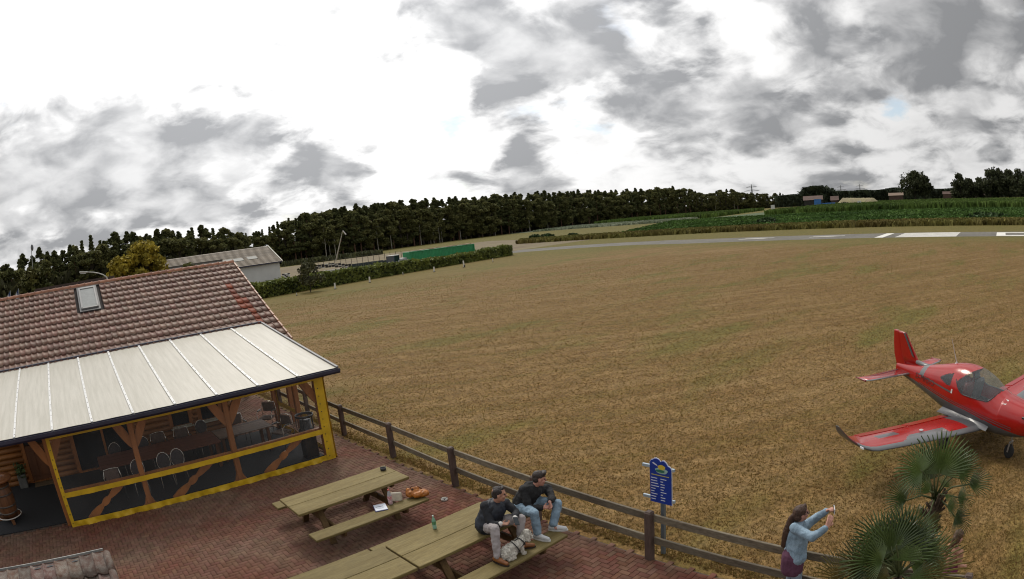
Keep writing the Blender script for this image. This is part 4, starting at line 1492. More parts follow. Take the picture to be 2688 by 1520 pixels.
# ================================================================== people and dog
skin = mat('skin', (0.42, 0.22, 0.15), .55, .12, 14)
skin2 = mat('skin_pink', (0.46, 0.23, 0.17), .55, .12, 14)
def V3(p): return Vector(p)
def mixv(a, b, t): return Vector(a) * (1 - t) + Vector(b) * t
def hand(mb, w, d, n, size=1.0, curl=.6, side=1):
    """palm and five fingers; w wrist, d hand direction, n palm normal (fingers curl towards it)"""
    d = Vector(d).normalized(); n = Vector(n); n = (n - d * n.dot(d)).normalized(); s = d.cross(n) * side
    c = w + d * .045 * size
    for q in (-.022, 0, .022):
        mb.cap(w + s * q * .6 * size, w + d * .085 * size + s * q * 1.15 * size, .017 * size, .014 * size, 8)
    for q, L in ((-.032, .058), (-.011, .07), (.011, .075), (.032, .066)):
        a = w + d * .088 * size + s * q * size
        d1 = (d * math.cos(curl * .6) + n * math.sin(curl * .6)).normalized()
        d2 = (d * math.cos(curl * 1.5) + n * math.sin(curl * 1.5)).normalized()
        b = a + d1 * L * .5 * size
        e = b + d2 * L * .5 * size
        mb.cap(a, b, .0095 * size, .009 * size, 7); mb.cap(b, e, .009 * size, .0075 * size, 7)
    a = w + d * .03 * size + s * .03 * size
    b = a + (d * .6 + s * .7 + n * .3).normalized() * .04 * size
    e = b + (d * .8 + s * .1 + n * .6).normalized() * .032 * size
    mb.cap(a, b, .0125 * size, .011 * size, 7); mb.cap(b, e, .0105 * size, .0085 * size, 7)
def frame(f, up):
    f = Vector(f).normalized(); up = Vector(up); up = (up - f * up.dot(f)).normalized()
    l = up.cross(f)
    return Matrix((f, l, up)).transposed()       # columns: forward, left, up
def head(mb, c, rot, k=1.0):
    P = lambda x, y, z: c + rot @ (Vector((x, y, z)) * k)
    mb.ell(P(-.012, 0, .03), (.098 * k, .077 * k, .092 * k), rot)
    mb.ell(P(.018, 0, -.045), (.07 * k, .06 * k, .075 * k), rot)
    mb.ell(P(.05, 0, -.095), (.035 * k, .035 * k, .026 * k), rot)
    mb.cap(P(.082, 0, .012), P(.108, 0, -.026), .012 * k, .016 * k, 8)
    mb.ell(P(.074, 0, .03), (.018 * k, .05 * k, .013 * k), rot)
    mb.ell(P(.083, 0, -.062), (.013 * k, .026 * k, .011 * k), rot)
    for s in (-1, 1):
        mb.ell(P(-.012, s * .078, -.012), (.022 * k, .011 * k, .034 * k), rot)
        mb.ell(P(.06, s * .042, -.028), (.025 * k, .022 * k, .022 * k), rot)
def eyes(c, rot, root, k=1.0):
    for s in (-1, 1):
        m = MB(); m.ell(c + rot @ (Vector((.078, s * .033, .008)) * k), (.011 * k,) * 3, n=8, m=6)
        m.build('eye', mat('eye_dark', (0.03, .025, .02), .2), root, True, True)
def arm_chain(mb, sh, el, wr, r0, r1, r2, f=1.0):
    mb.cap(sh, el, r0, r1); mb.cap(el, mixv(el, wr, f), r1 * .98, r2)
def shoe(name, an, toe, material, sole_m, root, k=1.0):
    """shoe from ankle point an, pointing along toe (horizontal), sole at z of an - drop"""
    d = Vector(toe); d.z = 0; d.normalize(); s = Vector((-d.y, d.x, 0))
    z0 = an.z
    m = MB()
    m.cap(an - d * .045 * k + Vector((0, 0, -.045)), an + d * .06 * k + Vector((0, 0, -.05)), .042 * k, .043 * k)
    m.cap(an + d * .05 * k + Vector((0, 0, -.056)), an + d * .175 * k + Vector((0, 0, -.068)), .043 * k, .033 * k)
    m.cap(an + Vector((0, 0, 0)), an + Vector((0, 0, -.05)), .04 * k, .045 * k)
    o = blob(name, m, material, root, .009, 0, smooth=3)
    m = MB()
    n = 16
    pl = []
    for i in range(n):
        a = 2 * PI * i / n
        x = .062 + .158 * math.cos(a); y = (.046 + .008 * math.cos(a)) * math.sin(a)
        pl.append((x * k, y * k))
    m.prism(pl, .022, (an.x, an.y, an.z - .108 * 1.0), d, s)
    so = m.build('sole', sole_m, o)
    so.location = -root.location
    return o

def seated(J, root, face, trunk_m, trunk_disp, leg_m, shoe_m, sole_m, hair_kind, hair_m, hood=False, vest=None, k=1.0, cuff=None, skin=skin, holds=None):
    neck, hd = J['neck'], J['head']
    hrot = frame(face, (0, 0, 1))
    body = MB()
    head(body, hd, hrot, k)
    body.cap(neck + Vector((0, .02, -.06)), hd + hrot @ Vector((-.02, 0, -.06)), .062, .056)
    pel = J['pel']
    chest = mixv(pel, neck, .68)
    body.cap(pel, chest, .10, .11); body.cap(chest, neck, .1, .055)
    for s in 'RL':
        body.cap(mixv(chest, neck, .5), J['sh' + s], .07, .05)
        arm_chain(body, J['sh' + s], J['el' + s], J['wr' + s], .045, .038, .027)
        body.cap(pel, J['hip' + s], .09, .08); body.cap(J['hip' + s], J['kn' + s], .07, .05); body.cap(J['kn' + s], J['an' + s], .045, .035)
        body.cap(J['an' + s], J['an' + s] + Vector((0, -.05, -.05)), .034, .03)
        hand(body, J['wr' + s], J['hd' + s], J['hn' + s], 1.0, J.get('curl', .8), -1 if s == 'R' else 1)
    b = blob('body', body, skin, root, .008, 0, smooth=2)
    eyes(hd, hrot, root, k)
    # upper garment
    t = MB()
    t.cap(pel + Vector((0, .02, .02)), chest + Vector((0, .0, 0)), .155, .165, 14)
    side = (J['shL'] - J['shR']).normalized()
    for q in (-1, 1):
        t.cap(pel + side * q * .05 + Vector((0, .01, .03)), chest + side * q * .07, .14, .135, 12)
    t.cap(J['shR'], J['shL'], .085, .085, 12)
    t.cap(chest, mixv(chest, neck, .75), .14, .09, 12)
    for s in 'RL':
        arm_chain(t, J['sh' + s], J['el' + s], J['wr' + s], .08, .064, .05, .88)
    if hood:
        t.cap(neck + Vector((0, .09, -.02)) - side * .06, neck + Vector((0, .09, -.02)) + side * .06, .062, .062)
        t.cap(neck + side * .075 + Vector((0, .03, 0)), neck + Vector((0, -.07, -.07)), .035, .03); t.cap(neck - side * .075 + Vector((0, .03, 0)), neck + Vector((0, -.07, -.07)), .035, .03)
    else:
        t.cap(neck - side * .06 + Vector((0, .03, -.02)), neck + side * .06 + Vector((0, .03, -.02)), .045, .045)
    up = blob('sweater' if not vest else 'jacket_sleeves', t, trunk_m, root, .013, trunk_disp, .09, 2)
    if vest:
        w = MB()
        w.cap(pel + Vector((0, .025, -.01)), chest, .168, .177, 14)
        for q in (-1, 1):
            w.cap(pel + side * q * .05 + Vector((0, .012, .02)), chest + side * q * .065, .152, .146, 12)
        w.cap(mixv(J['shR'], J['shL'], .12), mixv(J['shR'], J['shL'], .88), .088, .088, 12)
        w.cap(neck - side * .07 + Vector((0, .04, .0)), neck + side * .07 + Vector((0, .04, .0)), .05, .05)
        w.cap(neck - side * .07 + Vector((0, .04, .0)), neck - side * .06 + Vector((0, -.06, -.05)), .04, .03); w.cap(neck + side * .07 + Vector((0, .04, .0)), neck + side * .06 + Vector((0, -.06, -.05)), .04, .03)
        blob('vest', w, vest, root, .013, .03, .08, 2)
    if cuff:
        for s in 'RL':
            m = MB(); a = mixv(J['el' + s], J['wr' + s], .84); c = mixv(J['el' + s], J['wr' + s], .97)
            m.cap(a, c, .043, .042); blob('cuff', m, cuff, root, .008, 0)
    l = MB()
    l.cap(J['hipR'] + Vector((0, .03, .0)), J['hipL'] + Vector((0, .03, .0)), .125, .125, 12); l.cap(pel, pel + Vector((0, .04, .08)), .13, .12, 12)
    for s in 'RL':
        l.cap(J['hip' + s], J['kn' + s], .105, .078, 12); l.cap(J['kn' + s], J['an' + s] + Vector((0, 0, .02)), .076, J.get('cuffw', .056), 12)
    blob('trousers', l, leg_m, root, .012, .04, .075, 1)
    for s in 'RL':
        shoe('shoe', J['an' + s], J['toe' + s], shoe_m, sole_m, root, J.get('shoek', 1.0))
    h = MB()
    P = lambda x, y, z: hd + hrot @ (Vector((x, y, z)) * k)
    if hair_kind == 'quiff':
        h.ell(P(-.022, 0, .062), (.104 * k, .082 * k, .078 * k), hrot); h.cap(P(.05, -.04, .105), P(.06, .04, .105), .034 * k, .034 * k); h.ell(P(-.06, 0, .01), (.06 * k, .077 * k, .075 * k), hrot)
        h.cap(P(.075, -.03, .115), P(.085, .035, .12), .02 * k, .022 * k)
    else:
        h.ell(P(-.05, 0, .0), (.066 * k, .081 * k, .07 * k), hrot); h.ell(P(-.012, 0, .052), (.088 * k, .07 * k, .074 * k), hrot)
        h.ell(P(-.03, .045, .05), (.075 * k, .042 * k, .055 * k), hrot); h.ell(P(-.03, -.045, .05), (.075 * k, .042 * k, .055 * k), hrot)
        h.cap(P(.045, -.03, .105), P(.045, .03, .105), .018 * k, .018 * k)
    blob('hair', h, hair_m, root, .008, .014, .025, 1)

def c4(x, y, Y): return onY(1200 + x / 4.283, 1180 + y / 4.283, Y)
# --- left man
J = dict(pel=c4(345, 880, 7.0), neck=c4(440, 585, 6.93), head=c4(472, 500, 6.84), shR=c4(318, 635, 6.98), shL=c4(548, 605, 6.9), elR=c4(385, 845, 6.80), wrR=c4(490, 835, 6.62),
         elL=c4(660, 705, 6.72), wrL=c4(650, 770, 6.54), hipR=c4(335, 900, 6.99), hipL=c4(480, 850, 6.97), knR=c4(425, 895, 6.62), anR=c4(448, 1200, 6.53), knL=c4(712, 775, 6.64), anL=c4(720, 1085, 6.575))
for k_ in ('pel', 'hipR', 'hipL'): J[k_].z = max(J[k_].z, .86)
J['anR'].z = .45 + .112; J['anL'].z = .45 + .112
J.update(hdR=c4(640, 835, 6.5) - J['wrR'], hdL=Vector((-.35, -.6, -.35)), hnR=Vector((.2, -.3, .8)), hnL=Vector((-.6, .2, -.5)), toeR=Vector((.12, -1, 0)), toeL=Vector((.75, -.65, 0)), curl=.9, shoek=1.05)
m1 = empty('person', (5.4, 7.0, .75))
seated(J, m1, (.78, -.62, -.12), mat('navy_sleeve', (0.011, 0.012, 0.016), .85, .25, 10), .03, mat('grey_trousers', (0.33, 0.3, 0.3), .85, .1, 12), mat('tan_leather', (0.23, 0.085, 0.025), .4, .2, 9),
       mat('sole_dark', (0.03, .02, .015), .7), 'short', mat('hair_dark', (0.028, 0.022, 0.02), .7, .3, 30), False, mat('navy_quilt', (0.013, 0.018, 0.028), .6, .3, 14), 1.06, mat('cuff_white', (0.6, .58, .55), .8))
sock = MB(); sock.cap(J['anR'] + Vector((0, 0, -.01)), J['anR'] + Vector((0, .005, .05)), .043, .044); blob('sock', sock, black, m1, .008)
tag(m1, 'man in navy quilted vest, grey trousers and tan shoes sitting on the table', 'person')
ph = empty('phone', c4(665, 805, 6.47))
m = MB(); m.box((0, 0, 0), (.075, .15, .012), Matrix.Rotation(R(35), 3, 'X') @ Matrix.Rotation(R(-25), 3, 'Z'), .004); m.build('case', black, ph)
m = MB(); m.box(Matrix.Rotation(R(35), 3, 'X') @ Matrix.Rotation(R(-25), 3, 'Z') @ Vector((0, 0, .0075)), (.068, .14, .003), Matrix.Rotation(R(35), 3, 'X') @ Matrix.Rotation(R(-25), 3, 'Z')); m.build('screen', glass_dark, ph)
tag(ph, 'black phone held by the man in the quilted vest', 'phone')
# --- right man
J = dict(pel=c4(745, 610, 7.05), neck=c4(862, 400, 6.93), head=c4(925, 330, 6.83), shR=c4(752, 450, 6.98), shL=c4(1010, 440, 6.95), elR=c4(800, 670, 6.82), wrR=c4(965, 652, 6.62),
         elL=c4(1070, 545, 6.72), wrL=c4(1040, 590, 6.54), hipR=c4(725, 650, 7.0), hipL=c4(900, 605, 6.99), knR=c4(870, 720, 6.62), anR=c4(905, 950, 6.58), knL=c4(1130, 610, 6.64), anL=c4(1085, 850, 6.58))
for k_ in ('pel', 'hipR', 'hipL'): J[k_].z = max(J[k_].z, .86)
J['anR'].z = .45 + .112; J['anL'].z = .45 + .112
J.update(hdR=c4(1075, 640, 6.53) - J['wrR'], hdL=Vector((-.2, -.5, -.7)), hnR=Vector((0, -.6, .6)), hnL=Vector((-.7, .0, -.2)), toeR=Vector((.25, -1, 0)), toeL=Vector((.55, -.85, 0)), curl=1.1, shoek=1.08, cuffw=.072)
m2 = empty('person', (6.25, 7.05, .75))
seated(J, m2, (.86, -.5, -.2), mat('black_hoodie', (0.012, 0.012, 0.013), .9, .3, 8), .05, mat('light_denim', (0.18, 0.26, 0.34), .85, .1, 6, col2=(.22, .31, .39), fine=.1), mat('white_trainer', (0.55, 0.56, 0.57), .6, .12, 14),
       mat('sole_white', (0.6, .6, .58), .6), 'quiff', mat('hair_brown', (0.03, 0.02, 0.016), .6, .3, 30), True, None, 1.04, None, skin2)
tag(m2, 'man in black hoodie and light jeans sitting on the table end', 'person')

# --- dog on the bench
def dog():
    Y = 6.47
    z0 = .452
    r = empty('dog', (5.36, Y, z0))
    rump = Vector((5.225, Y + .03, z0 + .10)); chest = Vector((5.43, Y - .02, z0 + .2)); hd = c4(780, 950, 6.44); nose = c4(835, 985, 6.42)
    neck = mixv(chest, hd, .6)
    b = MB()
    b.ell(rump, (.105, .1, .105)); b.cap(rump + Vector((.02, 0, .04)), chest, .098, .088); b.cap(chest, neck, .08, .06); b.ell(hd, (.07, .065, .066))
    b.cap(hd + Vector((.02, -.005, -.012)), nose, .042, .03); b.ell(hd + Vector((-.005, 0, .045)), (.055, .055, .04))
    for s in (-1, 1):
        sv = Vector((-.02, s * .075, 0))
        b.cap(hd + Vector((-.025, s * .05, .02)), hd + Vector((-.035, s * .07, -.07)), .03, .036)     # ears
        sh = chest + Vector((.02, s * .05, -.03))
        wr_ = Vector((chest.x + .04, chest.y + s * .05, z0 + .075))
        b.cap(sh, wr_, .042, .031); b.cap(wr_, Vector((wr_.x + .012, wr_.y, z0 + .03)), .031, .03); b.cap(Vector((wr_.x + .012, wr_.y, z0 + .028)), Vector((wr_.x + .05, wr_.y - .004, z0 + .025)), .028, .024)
        knee = Vector((rump.x + .1, rump.y + s * .09, z0 + .1)); hock = Vector((rump.x - .03, rump.y + s * .095, z0 + .04)); toe = Vector((rump.x + .09, rump.y + s * .1, z0 + .026))
        b.cap(rump + Vector((0, s * .05, 0)), knee, .065, .045); b.cap(knee, hock, .04, .03); b.cap(hock, toe, .03, .027)
    b.cap(rump + Vector((-.08, 0, -.04)), rump + Vector((-.12, -.07, -.07)), .022, .018)
    fur = mat('white_fur', (0.5, 0.47, 0.41), .95, .25, 22, col2=(.58, .56, .5), fine=.2, bump=.5, bscale=60, spec=.1)
    o = blob('body', b, fur, r, .009, .03, .022, 1)
    # curly tufts standing off the coat
    P = []
    for (a, c, rad, n_) in ((rump, rump, .115, 260), (rump + Vector((.02, 0, .04)), chest, .1, 420), (chest, neck, .085, 160), (hd, hd, .078, 220)):
        for _ in range(n_):
            q = mixv(a, c, rnd.random()); u = Vector((rnd.gauss(0, 1), rnd.gauss(0, 1), rnd.gauss(0, 1))).normalized()
            P.append(tuple(q + u * rad * rnd.uniform(.86, 1.02) - r.location))
    t = leaf_cloud('fur_tufts', np.array(P), .02, fur, r, 1.5); t['kind'] = 'stuff'
    m = MB(); m.ell(nose + Vector((.026, -.006, .006)), (.013, .014, .011), n=8, m=6); m.build('nose', black, r, True, True)
    for s in (-1, 1):
        m = MB(); m.ell(hd + Vector((.055, s * .03 - .015, .012)), (.009,) * 3, n=8, m=6); m.build('eye', black, r, True, True)
    h = MB()
    def ring(c, ax, r1, w):
        ax = Vector(ax).normalized(); u = ax.orthogonal().normalized(); v = ax.cross(u)
        h.tube([c + (u * math.cos(2 * PI * k / 16) + v * math.sin(2 * PI * k / 16)) * r1 for k in range(17)], w, 6, False)
    ax = chest - rump
    ring(mixv(rump, chest, .78), ax, .104, .009); ring(mixv(chest, neck, .55), neck - chest, .086, .009)
    h.tube([mixv(rump, chest, .78) + Vector((0, 0, .102)), mixv(chest, neck, .55) + Vector((-.05, 0, .065))], .008, 6); h.tube([mixv(rump, chest, .78) + Vector((.03, -.095, 0)), mixv(chest, neck, .55) + Vector((.02, -.083, -.01))], .008, 6)
    h.build('harness', black, r, True, True)
    return tag(r, 'curly white dog in a black harness sitting on the bench', 'dog')
dog()

# --- woman taking a photo
def cw(x, y, d): return atd(2030 + x / 6.618, 1300 + y / 6.618, d)
def woman():
    r = empty('person', (6.82, 2.53, .03))
    F = Vector((.76, -.65, 0)).normalized(); S = Vector((-F.y, F.x, 0))       # S points to her left (away from us)
    hd = cw(485, 315, 7.3); neck = cw(455, 455, 7.3)
    J = dict(shR=cw(375, 575, 7.16), shL=cw(575, 520, 7.42), elR=cw(680, 735, 7.0), wrR=cw(930, 555, 7.0), elL=cw(720, 405, 7.47), wrL=cw(935, 265, 7.33))
    pel = Vector((6.815, 2.545, .90)); chest = mixv(pel, neck, .66)
    rot = frame(F + Vector((0, 0, .06)), (0, 0, 1))
    b = MB(); head(b, hd, rot, 1.0)
    b.cap(neck + Vector((0, 0, -.06)), hd + rot @ Vector((-.02, 0, -.05)), .055, .05)
    b.cap(pel, chest, .11, .11); b.cap(chest, neck, .1, .05)
    ank = {}
    for s, q in (('R', -1), ('L', 1)):
        b.cap(mixv(chest, neck, .6), J['sh' + s], .06, .045); arm_chain(b, J['sh' + s], J['el' + s], J['wr' + s], .045, .036, .026)
        hip = pel + S * q * .085 + Vector((0, 0, -.04)); kn = hip + F * .05 + S * q * .01 + Vector((0, 0, -.41)); an = Vector((hip.x, hip.y, .14)) + S * q * .02
        b.cap(hip, kn, .085, .055); b.cap(kn, an, .05, .035); b.cap(an, an + F * .05 + Vector((0, 0, -.05)), .034, .03)
        J['hip' + s], J['kn' + s], J['an' + s] = hip, kn, an
    hR = cw(1030, 320, 7.12) - J['wrR']; hL = cw(1045, 205, 7.22) - J['wrL']
    hand(b, J['wrR'], hR, Vector((.5, -.3, .3)) + S * .8, 1.15, .5, -1); hand(b, J['wrL'], hL, Vector((.1, -.2, -.6)) - S * .5, .98, .8, 1)
    blob('body', b, skin2, r, .008, 0, smooth=2); eyes(hd, rot, r)
    den = mat('denim_jacket', (0.2, 0.29, 0.37), .85, .16, 7, col2=(.24, .33, .41), fine=.12, bump=.3, bscale=30)
    t = MB()
    base = Vector((6.825, 2.53, .93))
    for q in (-1, 0, 1):
        t.cap(base + S * q * .06, chest + S * q * .055, .125 + .03 * (q == 0), .125 + .02 * (q == 0), 14)
    t.cap(J['shR'], J['shL'], .078, .078, 12); t.cap(chest, mixv(chest, neck, .8), .125, .08, 12)
    for s in 'RL': arm_chain(t, J['sh' + s], J['el' + s], J['wr' + s], .075, .064, .05, .86)
    t.cap(neck - S * .065 + Vector((0, 0, -.015)), neck + S * .065 + Vector((0, 0, -.015)), .04, .04); t.cap(neck - S * .06, neck - S * .05 + F * .1 + Vector((0, 0, -.07)), .025, .02); t.cap(neck + S * .06, neck + S * .05 + F * .1 + Vector((0, 0, -.07)), .025, .02)
    t.cap(base + Vector((0, 0, -.03)) - S * .07, base + Vector((0, 0, -.03)) + S * .07, .135, .135, 12)
    blob('denim_jacket', t, den, r, .012, .03, .1, 1)
    pr = MB()
    pr.cap(pel + Vector((0, 0, -.02)) - S * .06, pel + Vector((0, 0, -.02)) + S * .06, .135, .135, 12); pr.cap(pel - F * .03 + Vector((0, 0, -.02)), pel - F * .03 + Vector((0, 0, -.2)), .155, .15, 14)
    for q in (-1, 1): pr.cap(pel + S * q * .07, pel + S * q * .075 + Vector((0, 0, -.22)), .12, .115, 12)
    blob('shirt', pr, mat('plum_shirt', (0.11, 0.04, 0.075), .85, .12, 14), r, .012, .02, .09, 1)
    l = MB()
    l.cap(J['hipR'], J['hipL'], .11, .11, 12)
    for s in 'RL': l.cap(J['hip' + s], J['kn' + s], .1, .072, 12); l.cap(J['kn' + s], J['an' + s], .07, .055, 12)
    blob('jeans', l, mat('pale_jeans', (0.24, 0.3, 0.36), .85, .2, 12), r, .013, .02, .07, 1)
    for s in 'RL': shoe('shoe', J['an' + s] + Vector((0, 0, -.0)), F, mat('white_trainer', (.5, .5, .5)), mat('sole_white', (.6, .6, .6)), r, .92)
    h = MB()
    P = lambda x, y, z: hd + rot @ Vector((x, y, z))
    h.ell(P(-.022, 0, .04), (.103, .086, .09), rot); h.ell(P(-.06, 0, -.02), (.062, .08, .08), rot); h.cap(P(.05, 0, .1), P(.065, 0, .06), .03, .02)
    back = cw(310, 420, 7.3); mid_ = cw(235, 640, 7.3); end = cw(185, 860, 7.3)
    h.cap(P(-.1, 0, .0), back, .045, .05); h.cap(back, mid_, .05, .062); h.cap(mid_, end, .062, .045)
    blob('hair', h, mat('long_hair', (0.06, 0.028, 0.015), .5, .35, 10, (6, 6, 1), fine=.3, bump=.4, bscale=60), r, .009, .02, .03, 1)
    m = MB()
    for q in (-1, 1):
        c = P(.092, q * .036, .004)
        m.tube([c + rot @ Vector((0, .03 * math.cos(2 * PI * k / 12), .021 * math.sin(2 * PI * k / 12))) for k in range(13)], .0035, 5, False)
        m.tube([P(.09, q * .066, .01), P(-.01, q * .082, .008)], .0035, 5)
    m.tube([P(.095, -.008, .01), P(.095, .008, .01)], .0035, 5)
    m.build('glasses', black, r, False, True)
    m = MB(); m.tube([mixv(neck, chest, .3) + F * .11 - S * .04, mixv(neck, chest, .9) + F * .17, pel + F * .2 + Vector((0, 0, .12))], .009, 6); m.build('bag_strap', black, r, True, True)
    tag(r, 'woman with long ponytail in a denim jacket holding up a phone', 'person')
    a, c = cw(1052, 205, 7.13), cw(1062, 300, 7.13)
    o = empty('phone', (a + c) / 2)
    d = (c - a).normalized(); lf = Vector((-.67, .74, 0)).normalized()
    rt_ = frame(F, (0, 0, 1))
    m = MB(); m.box((0, 0, 0), (.01, .145, .075), rt_ @ Matrix.Rotation(R(-24), 3, 'Z'), .004); m.build('case', mat('phone_white', (.7, .7, .7), .3, .03), o)
    m = MB(); m.box(rt_ @ Matrix.Rotation(R(-24), 3, 'Z') @ Vector((-.0065, 0, 0)), (.003, .132, .066), rt_ @ Matrix.Rotation(R(-24), 3, 'Z')); m.build('screen', glass_dark, o)
    tag(o, 'white phone held up by the woman in denim', 'phone')
woman()
def child():
    p = atd(1950 + 1975 / 3.489, 1250 + 560 / 3.489, 7.55)
    r = empty('person', (p.x, p.y, 0))
    F = Vector((.8, -.55, -.25)).normalized(); rot = frame(F, (0, 0, 1)); Fh = Vector((F.x, F.y, 0)).normalized(); S = Vector((-Fh.y, Fh.x, 0))
    hd = p.copy(); k = .92
    b = MB(); head(b, hd, rot, k)
    neck = hd + Vector((0, 0, -.15)); pel = Vector((p.x, p.y, .55)); chest = mixv(pel, neck, .6)
    b.cap(neck, hd + Vector((0, 0, -.05)), .04, .04); b.cap(pel, chest, .08, .085); b.cap(chest, neck, .075, .04)
    J = {}
    for q in (-1, 1):
        sh = neck + S * q * .12 + Vector((0, 0, -.05)); el = sh + S * q * .05 + Vector((0, 0, -.19)); wr = el + Fh * .14 + Vector((0, 0, -.07))
        b.cap(chest, sh, .06, .035); b.cap(sh, el, .034, .03); b.cap(el, wr, .029, .022); hand(b, wr, wr - el, Vector((0, 0, -1)) + S * -q, .75, .6, q)
        hip = pel + S * q * .06; kn = hip + Vector((0, 0, -.25)); an = Vector((hip.x, hip.y, .11)); b.cap(hip, kn, .06, .042); b.cap(kn, an, .04, .028); b.cap(an, an + Fh * .04 + Vector((0, 0, -.04)), .028, .026)
        J[q] = (sh, el, wr, hip, kn, an)
    blob('body', b, skin2, r, .008, 0, smooth=2); eyes(hd, rot, r, k)
    t = MB(); t.cap(pel + Vector((0, 0, .03)), chest, .105, .1, 12); t.cap(J[-1][0], J[1][0], .055, .055); t.cap(chest, neck + Vector((0, 0, -.05)), .09, .06)
    for q in (-1, 1): t.cap(J[q][0], mixv(J[q][0], J[q][1], .6), .05, .046)
    blob('top', t, mat('peach_top', (0.4, 0.2, 0.13), .8, .15, 14), r, .012, .02, .06, 1)
    t = MB(); t.lathe([(.115, pel.z + .12), (.135, pel.z - .02), (.2, pel.z - .3), (.19, pel.z - .3), (.12, pel.z)], (p.x, p.y, 0), n=20, capb=False, capt=False)
    sk_ = t.build('skirt', mat('magenta_skirt', (0.2, 0.035, 0.09), .8, .2, 12), r, True, True)
    for q in (-1, 1): shoe('shoe', J[q][5] + Vector((0, 0, 0)), Fh, mat('white_trainer', (.5, .5, .5)), mat('sole_white', (.6, .6, .6)), r, .7)
    h = MB(); P = lambda x, y, z: hd + rot @ (Vector((x, y, z)) * k)
    h.ell(P(-.022, 0, .045), (.103 * k, .086 * k, .088 * k), rot); h.ell(P(-.05, 0, -.02), (.06 * k, .082 * k, .08 * k), rot); h.cap(P(-.09, 0, 0), P(-.12, 0, -.2), .05, .03)
    blob('hair', h, mat('child_hair', (0.09, 0.045, 0.022), .55, .35, 10, (6, 6, 1), fine=.3), r, .009, .016, .03, 1)
    tag(r, 'child with brown hair in a magenta skirt half hidden by the palm', 'person')
child()
# ================================================================== red light aeroplane
pl = empty('aeroplane', (12.29, -1.37, 0), R(232.9))
pl.scale = (.91, .91, .91)
tag(pl, 'red and grey low-wing light aeroplane with tail number D-MMRO parked on the grass', 'aeroplane')
def paint(name, col, rough=.22):
    return mat(name, col, rough, .06, 2, coat=.35, spec=.4)
red = paint('paint_red', (0.34, 0.008, 0.006))
dred = paint('paint_dark_red', (0.16, 0.006, 0.01))
grey = paint('paint_grey', (0.085, 0.085, 0.092), .3)
lgrey = paint('paint_light_grey', (0.13, 0.135, 0.14), .3)
ST0 = [(.30, .86, 1.26, .26), (.45, .78, 1.33, .34), (.7, .68, 1.40, .43), (1.2, .58, 1.47, .52), (1.6, .54, 1.53, .57), (1.9, .53, 1.66, .60), (2.2, .53, 1.84, .625), (2.6, .53, 1.97, .635), (3.0, .545, 2.0, .62),
      (3.4, .58, 1.95, .575), (3.8, .645, 1.84, .50), (4.3, .75, 1.70, .395), (4.8, .855, 1.575, .29), (5.3, .955, 1.475, .19), (5.8, 1.05, 1.40, .115), (6.2, 1.12, 1.36, .06)]
ST = [(a, b, c - .085 * math.exp(-((a - 2.7) / 1.3) ** 2), d * .93) for (a, b, c, d) in ST0]
SS = [a[0] for a in ST]
def fus(s):
    return [float(np.interp(s, SS, [a[i] for a in ST])) for i in (1, 2, 3)]
def smooth_fus(s):
    k_ = (-.12, -.06, 0, .06, .12)
    vals = [fus(min(6.2, max(.3, s + q))) for q in k_]
    return [sum(v[i] for v in vals) / 5 for i in range(3)]
def sect(s, a):
    zb, zt, w = smooth_fus(s)
    zc = zb + (zt - zb) * .42
    c, sn = math.cos(a), math.sin(a)
    e = 2 / 2.5
    y = w * math.copysign(abs(c) ** e, c)
    hz = (zt - zc) if sn > 0 else (zc - zb)
    z = zc + hz * math.copysign(abs(sn) ** (2 / 2.2), sn)
    if sn > 0 and s > 1.5:
        y *= 1 - .16 * sn ** 2
    return y, z
_FC = {}
def fus_y(s, z):
    k_ = round(s * 50)
    if k_ not in _FC:
        pts = [sect(k_ / 50, -PI / 2 + PI * q / 119) for q in range(120)]
        _FC[k_] = ([p[1] for p in pts], [p[0] for p in pts])
    return float(np.interp(z, *_FC[k_]))
